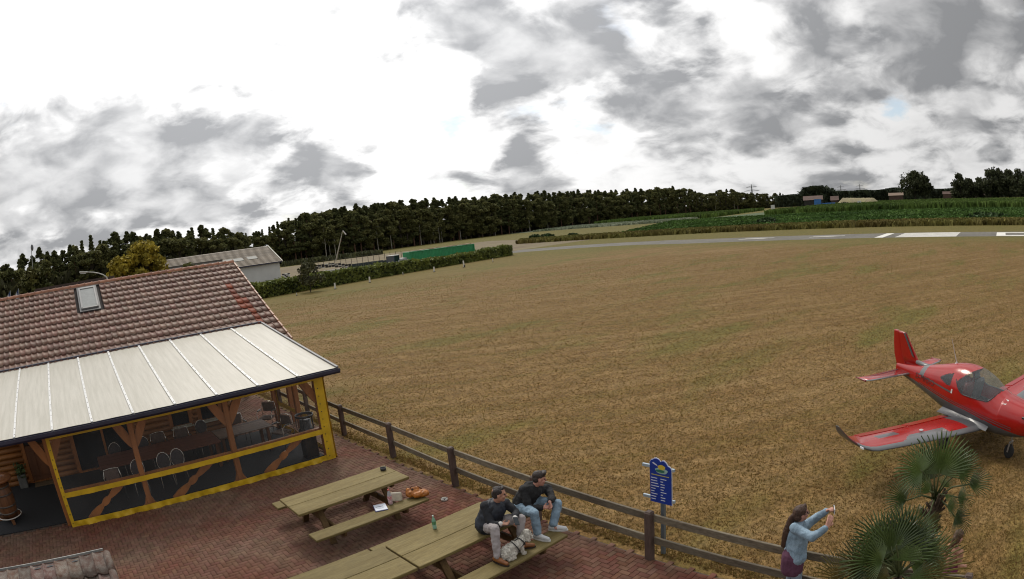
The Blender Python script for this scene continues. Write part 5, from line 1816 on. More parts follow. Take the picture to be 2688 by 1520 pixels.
def build_fuselage():
    ns, na = 270, 144
    sv = [.3 + (6.2 - .3) * i / ns for i in range(ns + 1)]
    grid = [[None] * na for _ in sv]
    for i, s in enumerate(sv):
        for j in range(na):
            y, z = sect(s, 2 * PI * j / na)
            grid[i][j] = (-s, y, z)
    hull, can, win, win2 = MB(), MB(), MB(), MB()
    for mb in (hull, can, win, win2):
        mb.v = [p for row in grid for p in row]
    def region(s, y, z):
        if 1.72 < s < 3.2:
            # canopy side glass: rounded shape, carried over the top in front
            zl = 1.33 + .22 * max(0, (1.95 - s) / .23) ** 1.5 + .30 * max(0, (s - 2.75) / .45) ** 2
            zu = 3 if s < 2.45 else 1.93 - .42 * max(0, (s - 2.45) / .75) ** 1.6
            if zl < z < zu: return 1
        if 3.36 < s < 3.92:
            t = (s - 3.36) / .56
            if 1.40 + .1 * t ** 2 < z < 1.70 - .12 * t - .1 * t ** 3: return 2
        return 0
    for i in range(ns):
        for j in range(na):
            j2 = (j + 1) % na
            f = (i * na + j, i * na + j2, (i + 1) * na + j2, (i + 1) * na + j)
            s = (sv[i] + sv[i + 1]) / 2
            y = sum(hull.v[k_][1] for k_ in f) / 4; z = sum(hull.v[k_][2] for k_ in f) / 4
            g_ = region(s, y, z)
            mb = (hull, can, win if y > 0 else win2)[g_]
            mb.f.append(f); mb.m.append(0)
            if g_ == 0:
                zl = float(np.interp(s, [.3, 1.5, 2.6, 3.6, 4.4, 5.2, 6.2], [.74, .86, .98, 1.03, 1.07, 1.12, 1.17]))
                st = 1 if z < zl else 0
                # grey slash up to the dorsal fillet
                if z > zl and 5.0 - (z - 1.2) * .35 > s > 4.78 - (z - 1.2) * .35 and z > 1.32: st = 3
                mb.m[-1] = st
    hull.f.append(tuple(ns * na + j for j in range(na))); hull.m.append(0)
    hull.f.append(tuple(range(na - 1, -1, -1))); hull.m.append(0)
    fu = hull.build('fuselage', [red, grey, mat('paint_black', (.02, .015, .015), .25, .05, coat=.5), lgrey], pl, True)
    canopy_m = clear_film('canopy_tint', (0.2, 0.23, 0.24), .72, .03)
    c = can.build('canopy', canopy_m, pl, True)
    w = win.build('quarter_window', canopy_m, pl, True)
    w2 = win2.build('quarter_window', canopy_m, pl, True)
    for o in (fu, c, w, w2):
        bm = bmesh.new(); bm.from_mesh(o.data)
        loose = [v for v in bm.verts if not v.link_faces]
        bmesh.ops.delete(bm, geom=loose, context='VERTS'); bm.to_mesh(o.data); bm.free()
    fr = MB()
    for q in (-1, 1):
        pts = []
        for s in np.linspace(1.74, 3.18, 26):
            zl = 1.33 + .22 * max(0, (1.95 - s) / .23) ** 1.5 + .30 * max(0, (s - 2.75) / .45) ** 2
            pts.append((-s, q * (fus_y(s, zl) + .002), zl))
        fr.tube(pts, .012, 5)
    fr.build('canopy_frame', black, c, True)
    # cabin: dark tub and two seats
    m = MB(); m.box((-2.5, 0, .85), (1.9, .9, .3), None, .05); m.build('cabin_tub', black, pl)
    m = MB(); m.box((-1.95, 0, 1.24), (.2, .78, .2), None, .05); m.build('instrument_panel', black, pl)
    for q in (-1, 1):
        m = MB(); m.box((-2.9, q * .23, 1.3), (.14, .38, .55), Matrix.Rotation(R(14), 3, 'Y'), .05); m.box((-2.95, q * .22, 1.62), (.1, .2, .14), None, .04)
        m.build('seat_back', mat('seat_red', (.14, .02, .02), .6, .2) if q < 0 else mat('seat_grey', (.14, .14, .14), .6, .2), pl)
build_fuselage()
def airfoil(n=24, t=.13):
    xs = [(1 - math.cos(PI * i / n)) / 2 for i in range(n + 1)]
    yt = lambda x: 5 * t * (.2969 * math.sqrt(x) - .126 * x - .3516 * x * x + .2843 * x ** 3 - .1036 * x ** 4)
    up = [(x, yt(x) + .03 * x * (1 - x) * 4 * .35) for x in xs]
    lo = [(x, -yt(x) * .75) for x in xs][1:-1][::-1]
    return up + lo
def surf(name, secs, mats, colour, t=.13, parent=None, vertical=False):
    """secs: list of (span, LE s, chord, height)"""
    af = airfoil(24, t)
    n = len(af)
    m = MB()
    for (v, le, ch_, h) in secs:
        for (x, z) in af:
            if vertical: m.v.append((-(le + x * ch_), z * ch_, h))
            else: m.v.append((-(le + x * ch_), v, h + z * ch_))
    for i in range(len(secs) - 1):
        for j in range(n):
            j2 = (j + 1) % n
            m.f.append((i * n + j, i * n + j2, (i + 1) * n + j2, (i + 1) * n + j))
            xm = (af[j][0] + af[j2][0]) / 2
            vm = (secs[i][0] + secs[i + 1][0]) / 2
            m.m.append(colour(xm, vm, j >= 24))
    m.f.append(tuple(range(n))); m.m.append(m.m[0]); m.f.append(tuple((len(secs) - 1) * n + j for j in range(n))[::-1]); m.m.append(m.m[-1])
    o = m.build(name, mats, parent or pl, True)
    bm = bmesh.new(); bm.from_mesh(o.data); bmesh.ops.recalc_face_normals(bm, faces=bm.faces[:]); bm.to_mesh(o.data); bm.free()
    return o
def wing(q):
    secs = []
    for i in range(61):
        t = i / 60
        v = .42 + (3.85 - .42) * t
        secs.append((q * v, 1.93 + .34 * t, 1.52 - .44 * t, .66 + .30 * t))
    tipc = [(3.98, 2.34, 1.02, .975), (4.1, 2.46, .88, 1.01), (4.2, 2.62, .70, 1.07), (4.28, 2.80, .52, 1.15), (4.33, 2.98, .34, 1.25), (4.36, 3.14, .16, 1.34)]
    for (v, a, c, h) in tipc: secs.append((q * v, a, c, h))
    def col(x, v, low):
        v = abs(v)
        if low: return 1
        if v > 4.15: return 2
        if x < .10: return 3
        if .10 <= x < .28 and 1.6 < v < 3.3 - x * 2: return 3
        if x > .3 and 2.9 < v < 3.5 and .45 < x < .62: return 1
        if v < .95: return 1
        return 0
    w = surf('wing', secs, [red, grey, dred, lgrey], col, .13)
    # flap and aileron edges stand proud of the wing by their hinge gap
    for nm, a, b in (('flap', .75, 2.2), ('aileron', 2.28, 3.75)):
        m = MB()
        for v in (a, b):
            t = (v - .42) / 3.43; le, c, h = 1.93 + .34 * t, 1.52 - .44 * t, .66 + .30 * t
            m.v += [(-(le + .78 * c), q * v, h + .047 * c), (-(le + 1.012 * c), q * v, h + .006), (-(le + 1.012 * c), q * v, h - .004), (-(le + .78 * c), q * v, h + .035 * c)]
        m.f = [(0, 1, 5, 4), (1, 2, 6, 5), (2, 3, 7, 6), (3, 0, 4, 7), (3, 2, 1, 0), (4, 5, 6, 7)]; m.m = [0] * 6
        m.build(nm, red, w)
    # fuel cap, tip light
    t = .55; m = MB(); m.lathe([(.055, 0), (.055, .008), (.04, .012)], (-2.55, q * 2.3, .66 + .3 * .548 + .128), n=14); m.build('fuel_cap', mat('cap_alu', (.55, .55, .55), .3, .05, metal=.6), w)
    m = MB(); m.box((-2.5, q * 4.17, 1.03), (.14, .02, .05), None, .008); m.build('tip_light', mat('light_glass', (.7, .72, .75), .1, .05), w)
wing(-1); wing(1)
# root fairing
for q in (-1, 1):
    m = MB()
    n = 18
    for i in range(n + 1):
        s = 1.75 + 1.95 * i / n
        y0 = fus_y(s, .78)
        m.v += [(-s, q * (y0 - .01), .90 - .04 * math.sin(i / n * PI)), (-s, q * (y0 + .07 * math.sin(i / n * PI)), .78), (-s, q * (.62 + .1 * math.sin(i / n * PI)), .70 + .065 * math.sin(i / n * PI))]
    m.f = []
    for i in range(n):
        for k_ in (0, 1):
            a = i * 3 + k_
            m.f.append((a, a + 1, a + 4, a + 3) if q < 0 else (a + 3, a + 4, a + 1, a))
    m.m = [0] * len(m.f)
    m.build('wing_fairing', grey, pl, True)
# tail
fin = surf('fin', [(0, 4.85 + .0, 1.0, 1.38), (0, 5.25, .78, 1.62), (0, 5.5, .62, 1.9), (0, 5.78, .42, 2.22), (0, 5.9, .3, 2.28)], [red, lgrey], lambda x, v, low: 0, .11, vertical=True)
rud = surf('rudder', [(0, 5.7, .5, 1.2), (0, 5.8, .46, 1.38), (0, 5.985, .38, 1.62), (0, 6.07, .33, 1.92), (0, 6.16, .24, 2.24), (0, 6.18, .2, 2.3)], [red], lambda x, v, low: 0, .1, vertical=True)
for q in (-1, 1):
    m = MB()
    pts = [(5.38, 1.66), (5.5, 1.70), (5.93, 2.27), (5.84, 2.27)]
    m.add([(-a, q * (.046 - .02 * (b - 1.6)), b) for a, b in pts], [(0, 1, 2, 3) if q > 0 else (3, 2, 1, 0)]); m.build('fin_stripe', grey, fin)
m = MB()
m.tube([(-4.5, 0, 1.60), (-4.9, 0, 1.52), (-5.3, 0, 1.56)], [.02, .07, .06], 10); m.build('dorsal_fillet', lgrey, pl, True)
def stab(q):
    o = surf('tailplane', [(q * .05, 5.42, .72, 1.22), (q * 1.42, 5.7, .5, 1.22), (q * 1.56, 5.76, .44, 1.225)], [red, lgrey], lambda x, v, low: 1 if (low or x < .12) else 0, .09)
    m = MB(); m.cap((-5.8, q * 1.58, 1.225), (-6.26, q * 1.58, 1.225), .03, .014); m.build('tip', dred, o, True)
    m = MB(); m.box((-6.02, q * .68, 1.235), (.012, 1.1, .02)); m.build('hinge_line', grey, o)
stab(-1); stab(1)
# antenna, gear, propeller
m = MB(); m.lathe([(.05, 0), (.03, .02), (.02, .04)], (-3.62, 0, 1.835), n=10); m.tube([(-3.62, 0, 1.85), (-3.86, 0, 2.42)], [.011, .005], 6); m.build('antenna', mat('antenna_pale', (.45, .4, .4), .4, .1), pl)
def wheel(name, s, v, r_, w, fork):
    rt = Matrix.Rotation(PI / 2, 3, 'X')
    o = empty(name, (-s, v, 0)); o.parent = pl
    m = MB(); m.lathe([(r_ * .55, -w * .5), (r_ * .8, -w * .55), (r_ * .96, -w * .36), (r_, 0), (r_ * .96, w * .36), (r_ * .8, w * .55), (r_ * .55, w * .5)], (0, 0, r_), 22, rt); m.build('tyre', mat('rubber', (.022, .022, .022), .85, .2, 20), o, True)
    m = MB(); m.lathe([(.001, -w * .38), (r_ * .5, -w * .45), (r_ * .56, -w * .42), (r_ * .56, w * .42), (r_ * .5, w * .45), (.001, w * .38)], (0, 0, r_), 16, rt); m.build('rim', mat('rim_alu', (.4, .4, .4), .35, .1, metal=.6), o, True)
    return o
nw = wheel('nose_wheel', 1.25, 0, .17, .11, True)
m = MB()
for q in (-1, 1): m.bar((0, q * .085, .17), (.03, q * .07, .40), .018, .045)
m.bar((.03, -.085, .40), (.03, .085, .40), .05, .035); m.tube([(.03, 0, .40), (.06, 0, .68)], .026, 10); m.build('fork', mat('gear_alu', (.35, .35, .36), .35, .1, metal=.6), nw)
for q in (-1, 1):
    w_ = wheel('main_wheel', 3.0, q * .92, .19, .13, False)
    m = MB(); m.tube([(0, -q * .09, .19), (0, -q * .2, .32), (0, -q * .45, .52), (0, -q * .62, .6)], [.03, .035, .05, .06], 8); m.build('gear_leg', grey, w_, True)
    m = MB(); m.ell((-.02, 0, .2), (.27, .09, .13)); m.build('spat', grey, w_, True)
sp = MB(); sp.lathe([(.001, .32), (.06, .28), (.11, .2), (.15, .08), (.16, 0)], (-.3, 0, 1.06), 18, Matrix.Rotation(PI / 2, 3, 'Y'), True, False); spo = sp.build('spinner', red, pl, True)
for k_ in range(3):
    a = 2 * PI * k_ / 3 + .4
    d = Vector((0, math.cos(a), math.sin(a))); pr_ = MB()
    s_ = Vector((0, -d.z, d.y)); c0 = Vector((-.2, 0, 1.06))
    vs_ = []
    for t, w_ in ((.1, .05), (.35, .085), (.6, .075), (.82, .03)):
        ax = (s_ * math.cos(R(25)) + Vector((1, 0, 0)) * math.sin(R(25)))
        for q in (-1, 1): vs_ += [c0 + d * t + ax * q * w_ + Vector((.008, 0, 0)), c0 + d * t + ax * q * w_ - Vector((.008, 0, 0))]
    fs_ = []
    for i in range(3):
        b_ = i * 4
        fs_ += [(b_, b_ + 2, b_ + 6, b_ + 4), (b_ + 1, b_ + 5, b_ + 7, b_ + 3), (b_, b_ + 4, b_ + 5, b_ + 1), (b_ + 2, b_ + 3, b_ + 7, b_ + 6)]
    fs_ += [(0, 1, 3, 2), (12, 14, 15, 13)]
    pr_.add(vs_, fs_); pr_.build('propeller_blade', black, spo)
def text_mesh(body, size):
    cu = bpy.data.curves.new('txt', 'FONT'); cu.body = body; cu.size = size; cu.resolution_u = 2
    ob = bpy.data.objects.new('txt', cu); COL.objects.link(ob)
    dg = bpy.context.evaluated_depsgraph_get(); me = bpy.data.meshes.new_from_object(ob.evaluated_get(dg))
    bm = bmesh.new(); bm.from_mesh(me); bmesh.ops.triangulate(bm, faces=bm.faces[:]); bmesh.ops.subdivide_edges(bm, edges=bm.edges[:], cuts=3, use_grid_fill=True); bm.to_mesh(me); bm.free()
    V = [v.co.copy() for v in me.vertices]; F = [tuple(p.vertices) for p in me.polygons]
    bpy.data.objects.remove(ob); bpy.data.curves.remove(cu); bpy.data.meshes.remove(me)
    return V, F
V_, F_ = text_mesh('D-MMRO', .25)
wd = max(v.x for v in V_)
for q in (-1, 1):
    m = MB()
    vs_ = []
    for v in V_:
        s = (5.12 - v.x) if q < 0 else (5.12 - wd + v.x)
        z = 1.205 + v.y * .85 - .0 * s
        vs_.append((-s, q * (fus_y(min(6.1, s), z) + .007), z))
    m.add(vs_, F_ if q < 0 else F_)
    m.build('tail_number', mat('number_dark', (.05, .012, .012), .4, .05), pl)
# thin dark trim lines laid on both flanks
zlf = lambda s: float(np.interp(s, [.3, 1.5, 2.6, 3.6, 4.4, 5.2, 6.2], [.74, .86, .98, 1.03, 1.07, 1.12, 1.17]))
for q in (-1, 1):
    for (a, b, f0, f1, w0, w1) in ((1.0, 4.9, .06, .03, .022, .012), (1.0, 4.4, .11, .07, .014, .008), (3.25, 5.05, .42, .2, .05, .01)):
        m = MB(); n_ = 40
        for i in range(n_ + 1):
            t = i / n_; s = a + (b - a) * t; z = zlf(s) + f0 + (f1 - f0) * t; w = w0 + (w1 - w0) * t
            if (a, b) == (3.25, 5.05): z = 1.30 + .06 * t - .02
            for dz in (-w / 2, w / 2): m.v.append((-s, q * (fus_y(s, z + dz) + .004), z + dz))
        m.f = [(2 * i, 2 * i + 1, 2 * i + 3, 2 * i + 2) for i in range(n_)]; m.m = [0] * n_
        m.build('trim_line', grey, pl, True)
# small placards
for (s, z, w_, h_) in ((3.28, 1.26, .06, .1), (1.45, 1.36, .1, .08)):
    m = MB(); y = fus_y(s, z) + .006; y2 = fus_y(s - w_, z) + .006; y3 = fus_y(s, z + h_) + .006
    m.add([(-s, -y, z), (-s + w_, -y2, z), (-s + w_, -y2 + (y - y3), z + h_), (-s, -y3, z + h_)], [(0, 1, 2, 3)]); m.build('placard', mat('placard_white', (.6, .58, .55), .4, .1), pl)
m = MB(); m.box((-.62, -.40, 1.22), (.16, .03, .05), None, .01); m.build('air_intake', black, pl)
# ================================================================== fan palms
palm_leaf = mat('palm_leaf', (0.044, 0.074, 0.019), .4, .3, 1.8, col2=(0.07, 0.1, 0.024), rand=.22, spec=.5, transl=.1)
palm_old = mat('palm_leaf_old', (0.075, 0.08, 0.018), .55, .35, 2.2, col2=(0.12, 0.085, 0.02), rand=.22, spec=.4, transl=.12)
petiole_m = mat('petiole', (0.075, 0.09, 0.03), .6, .2, 5)
fibre = mat('palm_fibre', (0.075, 0.05, 0.03), .95, .4, 18, fine=.3, bump=.5, bscale=40)
def fan_leaf(hub, tip, crown, palm, old=False, nseg=36, span=250, seed=0, up=None, droop=.1):
    """a fan leaf: hub = where the blade starts, tip = end of the middle finger, crown = where the stalk leaves the trunk"""
    r_ = random.Random(seed)
    hub, tip, crown = Vector(hub), Vector(tip), Vector(crown)
    ax = tip - hub; L = ax.length; ax.normalize()
    n = Vector(up) if up is not None else (Vector((0, 0, 1)) * .55 + (CP - hub).normalized() * .75)
    n = (n - ax * n.dot(ax)).normalized()
    sd = n.cross(ax)
    m = MB()
    base = palm.location
    nseg = max(9, int(span / 6.4))
    da = R(span) / nseg
    for i in range(nseg):
        a = -R(span) / 2 + da * (i + .5)
        fr = abs(a) / (R(span) / 2)
        Ls = L * (1 - .30 * fr ** 2) * r_.uniform(.94, 1.04)
        d = ax * math.cos(a) + sd * math.sin(a)
        t_ = n.cross(d)
        cup = .10 * L * (fr ** 2)
        def pt(rad, off, lift):
            dr = -droop * (rad / L) ** 3 * L * (1 + .5 * r_.random())
            return hub + d * rad + t_ * off + n * (lift + cup * rad / L) + Vector((0, 0, dr))
        split = r_.uniform(.34, .46)
        w1 = Ls * split * math.tan(da / 2) * .98
        rows = [(.02 * L, .02 * L * math.tan(da / 2)), (Ls * split * .5, Ls * split * .5 * math.tan(da / 2)), (Ls * split, w1), (Ls * .72, w1 * .82), (Ls * .9, w1 * .5), (Ls, w1 * .12)]
        vs = []
        for (rad, w) in rows:
            vs += [pt(rad, -w, 0), pt(rad, 0, w * 1.05), pt(rad, w, 0)]
        fs = []
        for k_ in range(len(rows) - 1):
            o = k_ * 3
            fs += [(o, o + 1, o + 4, o + 3), (o + 1, o + 2, o + 5, o + 4)]
        m.add(vs, fs)
    leaf = m.build('leaf', palm_old if old else palm_leaf, palm, False, True)
    p = MB()
    mid_ = (crown + hub) / 2 + Vector((0, 0, .12 * (hub - crown).length))
    p.tube([crown, mid_, hub, hub + ax * L * .12], [.016, .011, .009, .004], 6)
    st = p.build('stalk', petiole_m, leaf, True); st.location = -palm.location
    return leaf
def cp_(x, y, d): return atd(2230 + x / 3.467, 1100 + y / 3.467, d)
def palm_trunk(palm, top, r0):
    m = MB()
    pts = [(palm.location.x, palm.location.y, 0)] + [tuple(mixv((palm.location.x, palm.location.y, 0), top, t)) for t in (.25, .5, .75, .92, 1.0)]
    m.tube(pts, [r0 * 1.1, r0, r0, r0 * 1.1, r0 * 1.15, r0 * .5], 12)
    o = m.build('trunk', fibre, palm, True, True)
    # ragged fibre and old leaf bases
    for k_ in range(46):
        z = rnd.uniform(.3, 1.0); a = rnd.uniform(0, 2 * PI)
        p = mixv((palm.location.x, palm.location.y, 0), top, z) ; d = Vector((math.cos(a), math.sin(a), 0))
        s = MB(); s.bar(p + d * r0 * .9, p + d * (r0 + rnd.uniform(.04, .1)) + Vector((0, 0, rnd.uniform(.08, .2))), .02, .03); so = s.build('leaf_base', fibre, palm, False, True)
# rear, taller palm
top = cp_(775, 740, 6.75)
pa_ = empty('fan_palm', (top.x + .02, top.y, 0))
palm_trunk(pa_, top, .085)
C = top + Vector((0, 0, .02))
specs = [  # hub px, tip px, depth hub, depth tip, span, old
    ((815, 500), (895, 35), 6.7, 6.75, 190, 0), ((665, 480), (450, 300), 6.55, 6.5, 230, 0), ((985, 490), (1200, 310), 6.7, 6.75, 185, 0),
    ((1085, 595), (1310, 530), 6.6, 6.65, 120, 0), ((520, 740), (320, 620), 6.5, 6.45, 150, 0), ((740, 665), (590, 520), 6.5, 6.45, 90, 0),
    ((850, 620), (930, 500), 6.8, 6.95, 130, 0), ((885, 790), (1045, 800), 6.6, 6.65, 130, 0), ((960, 890), (1105, 960), 6.65, 6.7, 180, 0), ((865, 690), (965, 745), 6.55, 6.5, 80, 0), ((700, 560), (640, 280), 6.95, 7.1, 190, 0), ((720, 880), (800, 1010), 6.5, 6.35, 150, 1)]
for i, (h, t, dh, dt, sp_, od) in enumerate(specs):
    fan_leaf(cp_(*h, dh), cp_(*t, dt), C, pa_, od, 34, sp_, i)
for i, (t, sp_) in enumerate((((560, 420), 170), ((720, 180), 160), ((1040, 230), 160), ((1150, 700), 150), ((600, 900), 150))):
    fan_leaf(mixv(C, cp_(*t, 6.85), .55), cp_(*t, 6.85), C, pa_, 0, 34, sp_, 90 + i)
tag(pa_, 'taller fan palm in front of the aeroplane wing', 'palm')
# front palm
top = cp_(440, 1440, 5.55)
pb = empty('fan_palm', (top.x, top.y, 0))
palm_trunk(pb, top, .09)
C = top + Vector((0, 0, .02))
specs = [((385, 1200), (320, 790), 5.55, 5.62, 205, 0), ((520, 1130), (585, 705), 5.7, 5.78, 205, 0), ((255, 1310), (40, 1010), 5.45, 5.4, 225, 0), ((340, 1285), (830, 1110), 5.5, 5.6, 46, 0),
         ((640, 1330), (900, 930), 5.95, 6.3, 190, 0), ((640, 1430), (1140, 1240), 5.5, 5.65, 140, 1), ((425, 1150), (500, 1060), 5.45, 5.4, 60, 0), ((130, 1390), (-170, 1260), 5.4, 5.25, 190, 1),
         ((560, 1330), (830, 1220), 5.75, 5.9, 170, 0), ((370, 1450), (110, 1400), 5.4, 5.2, 120, 1), ((520, 1460), (840, 1410), 5.4, 5.3, 90, 0), ((230, 1350), (-20, 1120), 5.8, 5.95, 190, 0), ((-60, 1470), (-330, 1350), 5.4, 5.25, 190, 1), ((450, 1300), (250, 900), 6.0, 6.3, 190, 0),
         ((300, 1500), (100, 1640), 5.3, 5.05, 190, 1), ((600, 1520), (800, 1660), 5.3, 5.1, 190, 1)]
for i, (h, t, dh, dt, sp_, od) in enumerate(specs):
    fan_leaf(cp_(*h, dh), cp_(*t, dt), C, pb, od, 36, sp_, 50 + i)
for i, (t, sp_, dd) in enumerate((((130, 830), 180, 5.75), ((470, 730), 170, 5.85), ((760, 860), 170, 5.9), ((880, 1080), 150, 5.75), ((150, 1180), 160, 5.3))):
    fan_leaf(mixv(C, cp_(*t, dd), .5), cp_(*t, dd), C, pb, 0, 34, sp_, 120 + i)
tag(pb, 'bushy fan palm in the lower right corner beside the woman', 'palm')

# ================================================================== trees
bark = mat('bark_dark', (0.05, 0.04, 0.03), .95, .3, 6, bump=.4, bscale=14)
pbark = mat('bark_pine', (0.115, 0.062, 0.038), .9, .35, 3, bump=.3, bscale=12)
pine_leafm = mat('pine_needle', (0.088, 0.104, 0.042), .85, .25, .25, col2=(.11, .115, .044), attr=.5, spec=.15, transl=.25)
broad_leafm = mat('broad_leaf', (0.105, 0.115, 0.04), .8, .25, .3, col2=(.125, .12, .042), attr=.5, spec=.2, transl=.25)
yellow_leaf = mat('yellow_leaf', (0.23, 0.19, 0.024), .75, .25, .8, col2=(.28, .215, .026), attr=.4, spec=.25, transl=.15)
young_leaf = mat('young_leaf', (0.05, 0.06, 0.015), .75, .25, .8, col2=(.075, .072, .02), attr=.45, spec=.2)
def clumps(centres, rad, n_, flat=.75):
    P = []
    for (c, r_) in zip(centres, rad):
        u = nrg.normal(0, 1, (n_, 3)); u /= np.linalg.norm(u, axis=1)[:, None]
        P.append(np.array(c) + u * (r_ * nrg.random((n_, 1)) ** .33) * np.array([1, 1, flat]))
    return np.concatenate(P)
def pine(h=18, seed=1):
    r_ = random.Random(seed)
    root = empty('pine_tree', (0, 0, 0))
    m = MB(); bend = r_.uniform(-.5, .5)
    m.tube([(0, 0, -.3), (bend * .3, 0, h * .35), (bend, bend * .3, h * .7), (bend * 1.1, 0, h * .97)], [.26, .2, .13, .03], 7)
    cen, rad = [], []
    for k_ in range(30):
        t = r_.uniform(.30, .985); a = r_.uniform(0, 2 * PI); ex = (1.02 - t) * 3.4 + .45
        d = r_.uniform(.3, 1) * ex
        c = (bend * t + d * math.cos(a), d * math.sin(a), h * t)
        cen.append(c); rad.append(r_.uniform(.9, 1.7) * (1.3 - .95 * t))
        m.tube([(bend * t, 0, h * t - .5), c], [.06, .02], 4)
    for q in range(5):
        cen.append((bend * 1.08 + r_.uniform(-.25, .25), r_.uniform(-.25, .25), h * (.9 + .025 * q))); rad.append(.62 - .1 * q)
    m.build('trunk', pbark, root)
    leaf_cloud('crown', clumps(cen, rad, 120, .6), .46, pine_leafm, root, 1.8)
    return root
def spruce(h=18, seed=1):
    r_ = random.Random(seed)
    root = empty('spruce_tree', (0, 0, 0))
    m = MB(); m.tube([(0, 0, -.3), (0, 0, h * .98)], [.24, .02], 6)
    P = []
    z = h * .14
    while z < h:
        R_ = (h - z) / h * h * .17 + .12
        nb = 9
        for k_ in range(nb):
            a = r_.uniform(0, 2 * PI)
            for q in range(9):
                t = (q + r_.random()) / 9
                P.append((R_ * t * math.cos(a) + r_.gauss(0, .12), R_ * t * math.sin(a) + r_.gauss(0, .12), z - .35 * R_ * t + r_.gauss(0, .1)))
        z += h * .045
    m.build('trunk', bark, root)
    leaf_cloud('crown', np.array(P), .6, pine_leafm, root, 1.8)
    return root
def broad(h=16, w=5, seed=1, leafm=None, name='broadleaf_tree', n_=130, size=.45, trunk=.3, ncl=26, base=.25):
    r_ = random.Random(seed)
    root = empty(name, (0, 0, 0))
    m = MB(); m.tube([(0, 0, -.2), (.1, 0, h * .3), (0, .1, h * .75)], [h * .018, h * .014, h * .005], 7)
    cen, rad = [], []
    for k_ in range(ncl):
        t = r_.uniform(base, .95); a = r_.uniform(0, 2 * PI)
        prof = math.sin(min(1, max(.03, (t - base + .1) / (1.08 - base))) * PI) ** .7
        d = r_.uniform(.25, 1) * w * prof * .5
        c = (d * math.cos(a), d * math.sin(a), h * t)
        cen.append(c); rad.append(w * r_.uniform(.12, .2))
        m.tube([(0, .05, h * t * .72), c], [h * .006, h * .0015], 4)
    m.build('trunk', bark, root)
    leaf_cloud('crown', clumps(cen, rad, n_, .8), size, leafm or broad_leafm, root, 1.5)
    return root
birch_bark = mat('birch_bark', (.34, .32, .27), .8, .35, 4, (1, 1, .3))
def birch(h=13, seed=9):
    r_ = random.Random(seed)
    root = empty('birch_tree', (0, 0, 0)); m = MB(); bd = r_.uniform(-.8, .8)
    m.tube([(0, 0, -.2), (bd * .4, .1, h * .4), (bd, 0, h * .92)], [.16, .13, .03], 6); cen, rad = [], []
    for k_ in range(20):
        t = r_.uniform(.45, .98); a = r_.uniform(0, 2 * PI); d = r_.uniform(.2, 1) * (1.1 - t) * 3.6
        c = (bd * t + d * math.cos(a), d * math.sin(a), h * t); cen.append(c); rad.append(r_.uniform(.7, 1.2)); m.tube([(bd * t * .9, 0, h * t * .9), c], [.035, .01], 4)
    m.build('trunk', birch_bark, root); leaf_cloud('crown', clumps(cen, rad, 55, .8), .5, broad_leafm, root, 1.5)
    return root
protos = [pine(18, 1), pine(18, 2), pine(18, 3), broad(16, 8, 4, base=.14, ncl=38), broad(16, 7, 5, base=.12, ncl=38), spruce(18, 6), birch(13, 9)]
used = set()
TREEN = [0]
def place(kind, p, h, label, group, rz=None, wide=1.0):
    pr_ = protos[kind]
    o = pr_ if kind not in used else copy_tree(pr_)
    used.add(kind)
    ref = 18.0 if kind in (0, 1, 2, 5) else (13.0 if kind == 6 else 16.0)
    s = h / ref
    o.location = (p[0], p[1], 0); o.rotation_euler = (0, 0, rnd.uniform(0, 6.28) if rz is None else rz); o.scale = (s * wide, s * wide, s)
    tag(o, label, 'tree', group); TREEN[0] += 1
    return o
# outline of the wood's tops in photo pixels
TOPX = [-80, 0, 60, 104, 170, 235, 320, 400, 480, 560, 610, 650, 690, 730, 790, 860, 940, 1040, 1150, 1250, 1357, 1460, 1566, 1680, 1775, 1830, 1860, 1910, 1960, 2046, 2075]
TOPY = [720, 690, 672, 655, 645, 625, 612, 600, 594, 597, 604, 615, 600, 582, 562, 548, 538, 528, 521, 514, 506, 502, 497, 495, 489, 500, 505, 494, 505, 506, 512]
def top_at(px): return float(np.interp(px, TOPX, TOPY))
GRP = {0: ('tall dark pine in the wood along the far side of the airfield', 'pines of the far wood'), 3: ('dark broadleaf tree in the wood along the far side of the airfield', 'broadleaf trees of the far wood'), 5: ('pointed spruce among the pines of the far wood', 'spruces of the far wood')}
BASE_L = [(640, 118, 225), (760, 112, 228), (850, 122, 232), (930, 128, 232), (1100, 168, 246), (1300, 226, 262), (1500, 300, 272), (1700, 420, 310), (1850, 520, 318), (1960, 560, 300), (2060, 590, 262)]
def wood_xy(px):
    """distance of the wood's edge for a photo column, read from where its foot meets the fields"""
    D = [math.hypot(b[1], b[2]) for b in BASE_L]
    return float(np.interp(px, [b[0] for b in BASE_L], D))
for row, (n_, dd, hj) in enumerate(((92, 0, .84), (104, 9, .99), (40, 20, 1.0))):
    for k_ in range(n_):
        px = 628 + (2064 - 628) * (k_ + rnd.uniform(.1, .9)) / n_
        d = wood_xy(px) + dd * (1 + (px - 628) / 900) + rnd.uniform(-3, 3)
        y = top_at(px)
        p = atd(px, y, d)
        h = p.z * hj * rnd.uniform(.94, 1.02)
        kind = rnd.choice([0, 1, 2, 0, 1, 2, 3, 4] if row else [0, 1, 2, 3, 3, 4, 4])
        if px > 1690: kind = rnd.choice([3, 4, 3, 4, 0])
        if 640 < px < 780 and row and rnd.random() < .4: kind = 5
        g_ = GRP[0 if kind < 3 else (3 if kind < 5 else 5)]
        place(kind, p, h, *g_, wide=1.3 if kind != 5 else .95)
